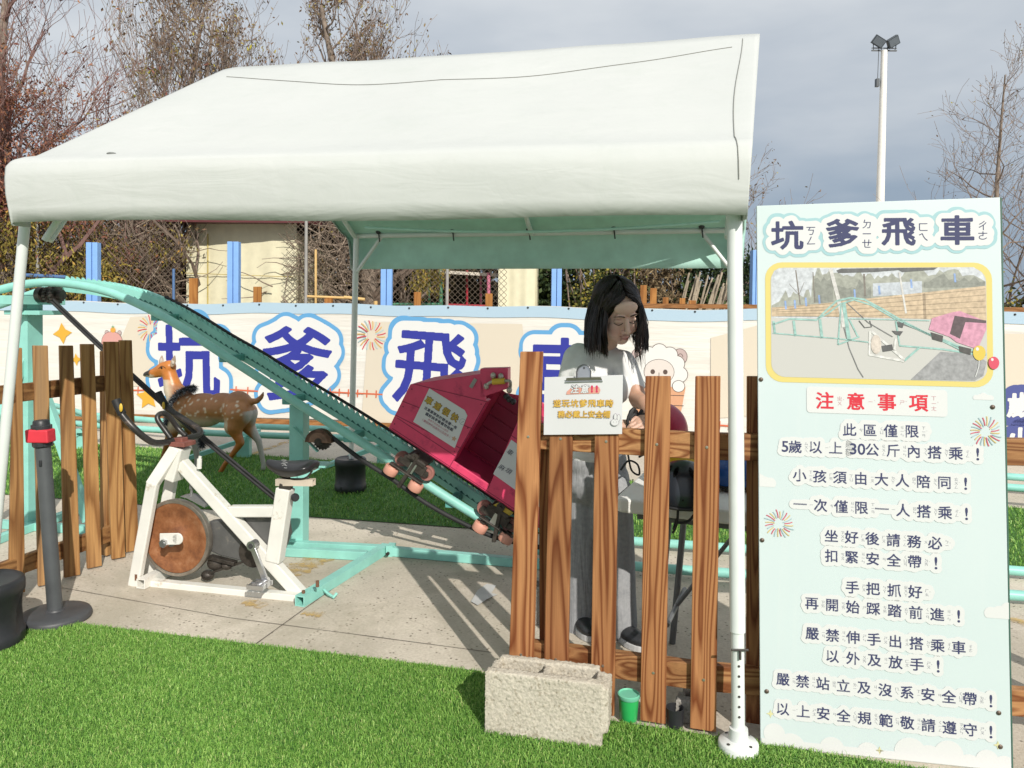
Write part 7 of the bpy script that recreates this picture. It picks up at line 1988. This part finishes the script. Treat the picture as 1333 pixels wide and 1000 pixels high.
# furry garland: thousands of short hairs round neck and chest
rs = np.random.RandomState(4)
def fur(paths, n, rad, ln):
    P_, D_ = [], []
    for _ in range(n):
        pa = paths[rs.randint(len(paths))]; i = rs.randint(len(pa) - 1); q = pa[i].lerp(pa[i + 1], rs.rand())
        d = rs.normal(size=3); d /= np.linalg.norm(d); P_.append(np.array(q) + d * rad * 0.5); D_.append(d)
    P_, D_ = np.array(P_), np.array(D_); n = len(P_); L_ = ln * (0.5 + rs.rand(n))[:, None]
    e = np.cross(D_, rs.normal(size=(n, 3))); e /= np.linalg.norm(e, axis=1)[:, None]
    vs = np.stack([P_ - e * 0.0016, P_ + e * 0.0016, P_ + D_ * L_ + np.array([0, 0, -0.3]) * L_], 1).reshape(-1, 3)
    return vs
gar = [catmull([DZ(480, 370, -0.02), DZ(500, 330, -0.03), DZ(545, 285, -0.01), DZ(600, 262, 0.06), DZ(635, 262, 0.12)], 6), catmull([DZ(635, 262, 0.12), DZ(600, 280, 0.21), DZ(540, 330, 0.22), DZ(480, 385, 0.16), DZ(470, 395, 0.06), DZ(480, 370, -0.02)], 6), catmull([DZ(478, 372, -0.02), DZ(470, 440, -0.02), DZ(460, 480, -0.01)], 5), catmull([DZ(660, 520, 0.0), DZ(676, 570, 0.0), DZ(680, 620, 0.0)], 5)]
vs = fur(gar, 8000, 0.026, 0.034)
root = thing('fur_garland', 'black and grey furry garland draped round the neck of the deer statue', 'garland', DZ(550, 300, 0))
kf = leafmat('black_fur', [(0, (0.006, 0.007, 0.009)), (0.6, (0.03, 0.035, 0.04)), (1, (0.34, 0.38, 0.42))])
link('fur', npmesh('fur', vs, np.arange(len(vs)), np.full(len(vs) // 3, 3), kf, rootloc(root)), root)
mb = MB()
for pa in gar: mb.tube(pa, 0.016, 8)
part('cord', mb, plain('garland_core', (0.012, 0.012, 0.014), 0.8), root)

# ================================================================ WOMAN
SKIN = None
wo = thing('person', 'woman with dark hair, grey t-shirt and trousers, standing bowed over a crimson helmet', 'person', V(P(778, 800, 3.45).x, 3.45, 0))
HC = P(803, 406, 3.36)
MH = Matrix.Rotation(R(20), 3, 'Z') @ Matrix.Rotation(R(27), 3, 'X') @ Matrix.Rotation(R(-9), 3, 'Y')
HS = 1.09
def hp3(x, y_, z): return HC + MH @ (V(x, y_, z) * HS)
neckb = P(784, 450, 3.47)
# --- one skin body: head, neck, forearms (clothes are worn over it)
mb = MB()
def hell(x, y_, z, rx, ry, rz): mb.ell(hp3(x, y_, z), (rx * HS, ry * HS, rz * HS), MH, 24, 16)
hell(0, .012, .03, .076, .094, .094); hell(0, -.028, -.025, .0635, .064, .083); hell(0, -.063, -.092, .027, .024, .021); hell(0, -.03, -.075, .050, .05, .035)
for q in (-1, 1):
    hell(q * .032, -.060, -.036, .031, .030, .038); hell(q * .026, -.085, .027, .021, .010, .008); hell(q * .0125, -.098, -.040, .0095, .0095, .0075)
    hell(q * .031, -.0775, .004, .0165, .011, .0085)
    hell(q * .076, .012, -.01, .008, .016, .028)
mb.cap(hp3(0, -.090, .012), .009, hp3(0, -.110, -.032), .0118); hell(0, -.0955, -.0625, .019, .0095, .0055); hell(0, -.0935, -.0725, .016, .0095, .006); hell(0, -.088, -.084, .02, .008, .006)
hell(0, -.075, .055, .05, .02, .03)
mb.cap(hp3(0, .025, -.06), .050, neckb + V(0, 0.0, -0.03), .056)
mb.ell(neckb + V(0.0, -0.01, -0.04), (0.065, 0.05, 0.03))
head = remesh(mb, flat('temp', (1, 1, 1)), 0.0032, 4, rootloc(wo), 'body', 0.45)
MHi = MH.transposed()
def skincol(co):
    p = (co + np.array(rootloc(wo)) - np.array(HC)) @ np.array(MHi.transposed()) / HS
    n = len(p); base = np.array([0.76, 0.53, 0.43]); c = np.tile(base, (n, 1))
    def bl(d, r, col, a=1.0):
        nonlocal c
        m_ = (np.clip((r - d) / (r * 0.45), 0, 1) * a)[:, None]; c = c * (1 - m_) + np.array(col) * m_
    def el(x, y_, z, rx, rz): return np.hypot((p[:, 0] - x) / rx, (p[:, 2] - z) / rz) + (p[:, 1] > -0.04) * 9
    for q in (-1, 1): bl(el(q * .037, 0, -.04, 1, 1), .03, (0.66, 0.38, 0.30), 0.5)
    bl(el(0, 0, -.0672, .0205, .0095), 1.1, (0.48, 0.20, 0.18), 0.9)
    bl(el(0, 0, -.0675, .019, .0016), 1.2, (0.20, 0.06, 0.06), 0.9)
    for q in (-1, 1): bl(el(q * .0125, 0, -.0445, .0055, .003), 1.2, (0.18, 0.08, 0.06), 0.8)
    for q in (-1, 1): bl(el(q * .031, 0, .010, .018, .006), 1.2, (0.50, 0.30, 0.23), 0.3)
    return c
vcol(head, skincol)
def skinmat():
    k = NT('skin'); a = k.n('ShaderNodeVertexColor', layer_name='paint').outputs[0]
    k.set('Base Color', k.mixc(0.5, a, k.ramp(k.noise(k.obj(), 70, 4), [(0.3, (0.88, 0.86, 0.85)), (0.7, (1, 1, 1))]), 'MULTIPLY')); k.set('Roughness', 0.5); k.set('Subsurface Weight', 0.12); k.set('Subsurface Scale', 0.01)
    k.b.inputs['Subsurface Radius'].default_value = (1, 0.35, 0.2)
    return k.m
SK = skinmat(); head.materials.clear(); head.materials.append(SK)
link('body', head, wo)
# eyes looking down: lid line, lashes, brows
for q in (-1, 1):
    mb = MB(); mb.tube(catmull([hp3(q * .014, -.0885, -.002), hp3(q * .023, -.0915, -.0055), hp3(q * .032, -.0912, -.0068), hp3(q * .041, -.0880, -.005), hp3(q * .050, -.0815, -.000)], 5), [0.0013 + 0.0009 * math.sin(math.pi * i / 20) for i in range(21)], 6); part('eyelash', mb, flat('lash', (0.012, 0.009, 0.008), 0.5), wo)
    mb = MB(); pts = catmull([hp3(q * .012, -.0955, .0275), hp3(q * .022, -.0985, .0318), hp3(q * .036, -.0945, .0328), hp3(q * .052, -.0825, .027)], 5); mb.tube(pts, [0.0012 + 0.0016 * math.sin(math.pi * min(1, 0.25 + 0.75 * i / (len(pts) - 1))) for i in range(len(pts))], 6); part('eyebrow', mb, flat('brow', (0.035, 0.022, 0.018), 0.7), wo)
# hair: a close cap and several hundred long strands that fall straight down from the bowed head
HAIR = NT('dark_hair'); o_ = HAIR.n('ShaderNodeNewGeometry').outputs['Random Per Island']
HAIR.set('Base Color', HAIR.ramp(o_, [(0, (0.006, 0.005, 0.005)), (0.7, (0.014, 0.010, 0.009)), (1, (0.04, 0.022, 0.016))])); HAIR.set('Roughness', 0.3); HAIR.set('Specular IOR Level', 0.4)
rn = random.Random(12)
mb = MB(); vs = []; n, m_ = 40, 22
def scalp(th, ph, o_=0.0):        # ph: 0 = face, th from the crown
    x, y_, z = math.sin(th) * math.sin(ph), -math.sin(th) * math.cos(ph), math.cos(th)
    return hp3((.083 + o_) * x, .014 + (.101 + o_) * y_, .034 + (.096 + o_) * z)
def front(ph): return abs(((ph + math.pi) % (2 * math.pi)) - math.pi)
grid = {}
for i in range(m_ + 1):
    for k_ in range(n):
        ph = 2 * math.pi * k_ / n; f = front(ph)
        tmax = R(47) if f < 0.3 else R(47) + (R(118) - R(47)) * min(1, (f - 0.3) / 0.62)
        vs.append(scalp(tmax * i / m_, ph))
mb.add(vs, [(i * n + k_, (i + 1) * n + k_, (i + 1) * n + (k_ + 1) % n, i * n + (k_ + 1) % n) for i in range(m_) for k_ in range(n)], True)
for s_ in range(1500):
    ph = rn.uniform(0.92, 2 * math.pi - 1.05); f = front(ph); sgn = 1 if ph < math.pi else -1
    off = rn.uniform(0.0, 0.013) * (1.0 if f < 2.3 else 1.3); pts = []
    px0 = 0.012 + rn.gauss(0, 0.006)                   # parting just beside the middle
    th0 = rn.uniform(0.06, 0.5); te = R(86 + rn.uniform(-8, 10))
    for i in range(7):
        t = i / 6; th = th0 + (te - th0) * t; pts.append(scalp(th, ph * 1.0 + sgn * (0.0 if f > 1 else (1 - t) * -0.15), off))
    base = pts[-1].copy(); out = (base - HC); out.z = 0; out.normalize()
    ln = rn.uniform(0.15, 0.215) * (0.9 if f < 1.2 else 1.0)
    front_in = (V(0, 0, 0) if f > 1.1 else (MH @ V(0, -1, 0)) * 0.012)
    for i in range(1, 7):
        t = i / 6; sw = 0.024 * math.sin(t * 2.0) + 0.008 * t
        jit = V(rn.gauss(0, 0.001), rn.gauss(0, 0.001), 0)
        pts.append(base + out * sw - UP * ln * t + front_in * t + jit)
    rr = [0.0018] * 7 + [0.002, 0.002, 0.002, 0.0018, 0.0014, 0.0005]
    mb.tube(pts, rr, 5, caps=False)
for s_ in range(900):                                  # front hair swept from the parting to both sides
    sgn = rn.choice((-1, 1)); ph0 = rn.uniform(0.02, 0.75); ph1 = rn.uniform(0.86, 1.3); th0 = rn.uniform(0.15, 0.92); te = R(88 + rn.uniform(-6, 10)); pts = []
    off = rn.uniform(0.002, 0.012)
    for i in range(8):
        t = i / 7; th = th0 + (te - th0) * t ** 1.1; ph = sgn * (ph0 + (ph1 - ph0) * t ** 0.75); pts.append(scalp(th, ph, off))
    base = pts[-1].copy(); out = (base - HC); out.z = 0; out.normalize(); ln = rn.uniform(0.13, 0.19)
    for i in range(1, 6):
        t = i / 5; pts.append(base + out * (0.016 * math.sin(t * 2.6) - 0.02 * t * t) - UP * ln * t + V(rn.gauss(0, 0.001), rn.gauss(0, 0.001), 0))
    mb.tube(pts, [0.0019] * 8 + [0.0021, 0.002, 0.0018, 0.0013, 0.0005], 5, caps=False)
for s_ in range(0):                                    # thin fringe strands over the brow
    x = rn.uniform(-0.03, 0.045); pts = [hp3(0.012, -.07, .112), hp3(x * 0.7 + 0.008, -.100, .075), hp3(x * 1.1 + 0.006, -.108, .03)]
    pts.append(pts[-1] + V(rn.uniform(-.005, .012), -0.004, -0.05)); mb.tube(catmull(pts, 4), 0.0007, 4, caps=False)
for s_ in range(40):                                   # wispy brown ends on the sunny side
    b_ = P(831 + rn.gauss(0, 3.5), 425 + rn.uniform(-14, 14), 3.33 + rn.gauss(0, 0.02)); pts = [b_]
    for i in range(5): pts.append(pts[-1] + V(rn.gauss(0.0015, 0.003), rn.gauss(0, 0.002), -rn.uniform(0.022, 0.034)))
    mb.tube(pts, [0.0016, 0.0016, 0.0015, 0.0012, 0.0009, 0.0004], 4, caps=False)
part('hair', mb, HAIR.m, wo)
# t-shirt
def WP(u, v, d): return P(u, v, d)
mb = MB()
M_t = Matrix.Rotation(R(22), 3, 'Z')
mb.ell(WP(778, 500, 3.48), (0.150, 0.098, 0.165), M_t); mb.ell(WP(775, 555, 3.50), (0.128, 0.10, 0.14), M_t); mb.ell(WP(775, 590, 3.50), (0.138, 0.105, 0.09), M_t)
for u, d in ((770, 3.385), (801, 3.36)): mb.ell(WP(u, 508, d), (0.068, 0.062, 0.066), M_t)
mb.cap(WP(753, 462, 3.50), 0.056, WP(812, 470, 3.42), 0.050); mb.cap(WP(784, 455, 3.475), 0.066, WP(782, 480, 3.48), 0.09)
mb.cap(WP(749, 466, 3.50), 0.058, WP(737, 514, 3.47), 0.055); mb.cap(WP(814, 474, 3.42), 0.052, WP(826, 503, 3.375), 0.047)
me = remesh(mb, flat('temp', (1, 1, 1)), 0.008, 6, rootloc(wo), 't_shirt')
k = NT('grey_knit'); o_ = k.obj()
k.set('Base Color', k.ramp(k.noise(o_, 30, 4), [(0.3, (0.66, 0.66, 0.655)), (0.7, (0.74, 0.74, 0.735))])); k.set('Roughness', 0.9); k.set('Specular IOR Level', 0.15)
k.bump(k.math('ADD', k.noise(k.mapv(o_, (14, 14, 5), rot=(0.4, 0.5, 0)), 1.0, 4, 0.6, 1.0), k.math('MULTIPLY', k.noise(o_, 300, 2), 0.12)), 0.28, 0.02)
me.materials.clear(); me.materials.append(k.m); link('t_shirt', me, wo)
mb = MB(); c_ = neckb + V(0.004, -0.004, -0.012)
mb.tube([c_ + V(0.062 * math.cos(a), 0.058 * math.sin(a), 0.010 * math.sin(a) - 0.004) for a in np.linspace(0, 2 * math.pi, 29)[:-1]], 0.007, 8, closed=True); part('collar', mb, k.m, wo)
# arms and hands
mb = MB()
mb.cap(WP(737, 505, 3.47), 0.045, WP(733, 545, 3.42), 0.040); mb.cap(WP(733, 545, 3.42), 0.040, WP(768, 558, 3.27), 0.034); mb.cap(WP(768, 558, 3.27), 0.034, WP(802, 556, 3.17), 0.025)
mb.cap(WP(825, 500, 3.375), 0.041, WP(831, 522, 3.34), 0.037); mb.cap(WP(829, 518, 3.35), 0.038, WP(838, 524, 3.28), 0.032); mb.cap(WP(838, 524, 3.28), 0.033, WP(850, 545, 3.17), 0.024)
me = remesh(mb, flat('temp', (1, 1, 1)), 0.006, 4, rootloc(wo), 'arms')
vcol(me, lambda co: np.tile(np.array([0.50, 0.29, 0.20]), (len(co), 1))); me.materials.clear(); me.materials.append(SK); link('arms', me, wo)
def hand(w0, dirv, upv, mirror=1, s_=1.0):
    """palm, four bent fingers of unequal length and a thumb from the palm's side; w0 wrist, dirv along the hand, upv back of the hand."""
    mb = MB(); d = dirv.normalized(); u_ = (upv - d * upv.dot(d)).normalized(); r_ = d.cross(u_) * mirror
    pc_ = w0 + d * 0.045
    mb.ell(pc_, (0.046, 0.038, 0.016), Matrix((d, r_, u_)).transposed(), 18, 12); mb.cap(w0, 0.023, w0 + d * 0.03, 0.02)
    for i, (ln, cu) in enumerate(((0.068, 0.6), (0.076, 0.75), (0.071, 0.85), (0.056, 0.95))):
        b_ = w0 + d * (0.082 - 0.004 * abs(i - 1.2)) + r_ * (0.028 - 0.0188 * i); q = d.copy(); a = 0.0; p = b_
        for j_, fr in enumerate((0.45, 0.32, 0.23)):
            a += cu * (0.55, 0.8, 0.6)[j_]; q = (d * math.cos(a) - u_ * math.sin(a)); p2 = p + q * ln * fr * 1.15
            mb.cap(p, 0.0088 - 0.0008 * j_, p2, 0.0082 - 0.0009 * j_, 10); p = p2
    t0 = w0 + d * 0.03 + r_ * 0.028; t1 = t0 + (d * 0.7 + r_ * 0.75 - u_ * 0.3).normalized() * 0.036; t2 = t1 + (d * 0.95 + r_ * 0.1 - u_ * 0.4).normalized() * 0.03
    mb.cap(t0, 0.0135, t1, 0.0105, 10); mb.cap(t1, 0.0105, t2, 0.0085, 10)
    me = remesh(mb, flat('temp', (1, 1, 1)), 0.0026, 2, rootloc(wo), 'hand')
    vcol(me, lambda co: np.tile(np.array([0.56, 0.35, 0.26]), (len(co), 1))); me.materials.clear(); me.materials.append(SK); return link('hand', me, wo)
hand(WP(799, 556, 3.17), V(1.0, -0.25, 0.04), V(0.05, -0.75, 0.7), 1)
hand(WP(851, 546, 3.165), V(-0.75, -0.45, -0.1), V(0.1, -0.6, 0.8), -1)
# trousers
mb = MB()
mb.ell(WP(776, 600, 3.51), (0.152, 0.112, 0.10), M_t); mb.ell(WP(777, 625, 3.52), (0.162, 0.12, 0.12), M_t)
for pts in ([(760, 640, 3.56, .098), (757, 720, 3.54, .088), (757, 790, 3.53, .085), (758, 826, 3.52, .088)], [(796, 640, 3.46, .095), (803, 720, 3.44, .082), (806, 780, 3.43, .078), (807, 812, 3.42, .08)]):
    for a, b in zip(pts[:-1], pts[1:]): mb.cap(WP(*a[:3]), a[3], WP(*b[:3]), b[3])
me = remesh(mb, flat('temp', (1, 1, 1)), 0.010, 6, rootloc(wo), 'trousers')
k = NT('grey_trousers'); o_ = k.obj(); k.set('Base Color', k.ramp(k.noise(o_, 60, 4), [(0.3, (0.25, 0.255, 0.265)), (0.7, (0.32, 0.325, 0.335))])); k.set('Roughness', 0.9); k.set('Specular IOR Level', 0.15); k.bump(k.noise(k.mapv(o_, (16, 16, 2.2)), 1.0, 3, 0.5, 0.8), 0.7, 0.03)
me.materials.clear(); me.materials.append(k.m); link('trousers', me, wo)
for u, v, d, yaw in ((759, 842, 3.47, 0.2), (818, 838, 3.36, 0.5)):
    b_ = WP(u, v, d); b_.z = 0; M3 = Matrix.Rotation(yaw, 3, 'Z')
    mb = MB(); pl = [b_ + M3 @ V(0.042 * math.sin(a) * (1.1 if math.cos(a) > 0 else 0.85), -0.115 * math.cos(a), 0.0) for a in np.linspace(0, 2 * math.pi, 25)[:-1]]; mb.prism(pl, UP * 0.03); sh = part('shoe', mb, plain('white_sole', (0.5, 0.5, 0.5), 0.6), wo, 0.005)
    mb = MB(); mb.ell(b_ + M3 @ V(0, -0.03, 0.045), (0.043, 0.095, 0.035), M3); mb.ell(b_ + M3 @ V(0, 0.05, 0.06), (0.04, 0.055, 0.05), M3); part('upper', mb, BLACKP, sh)
no_source()
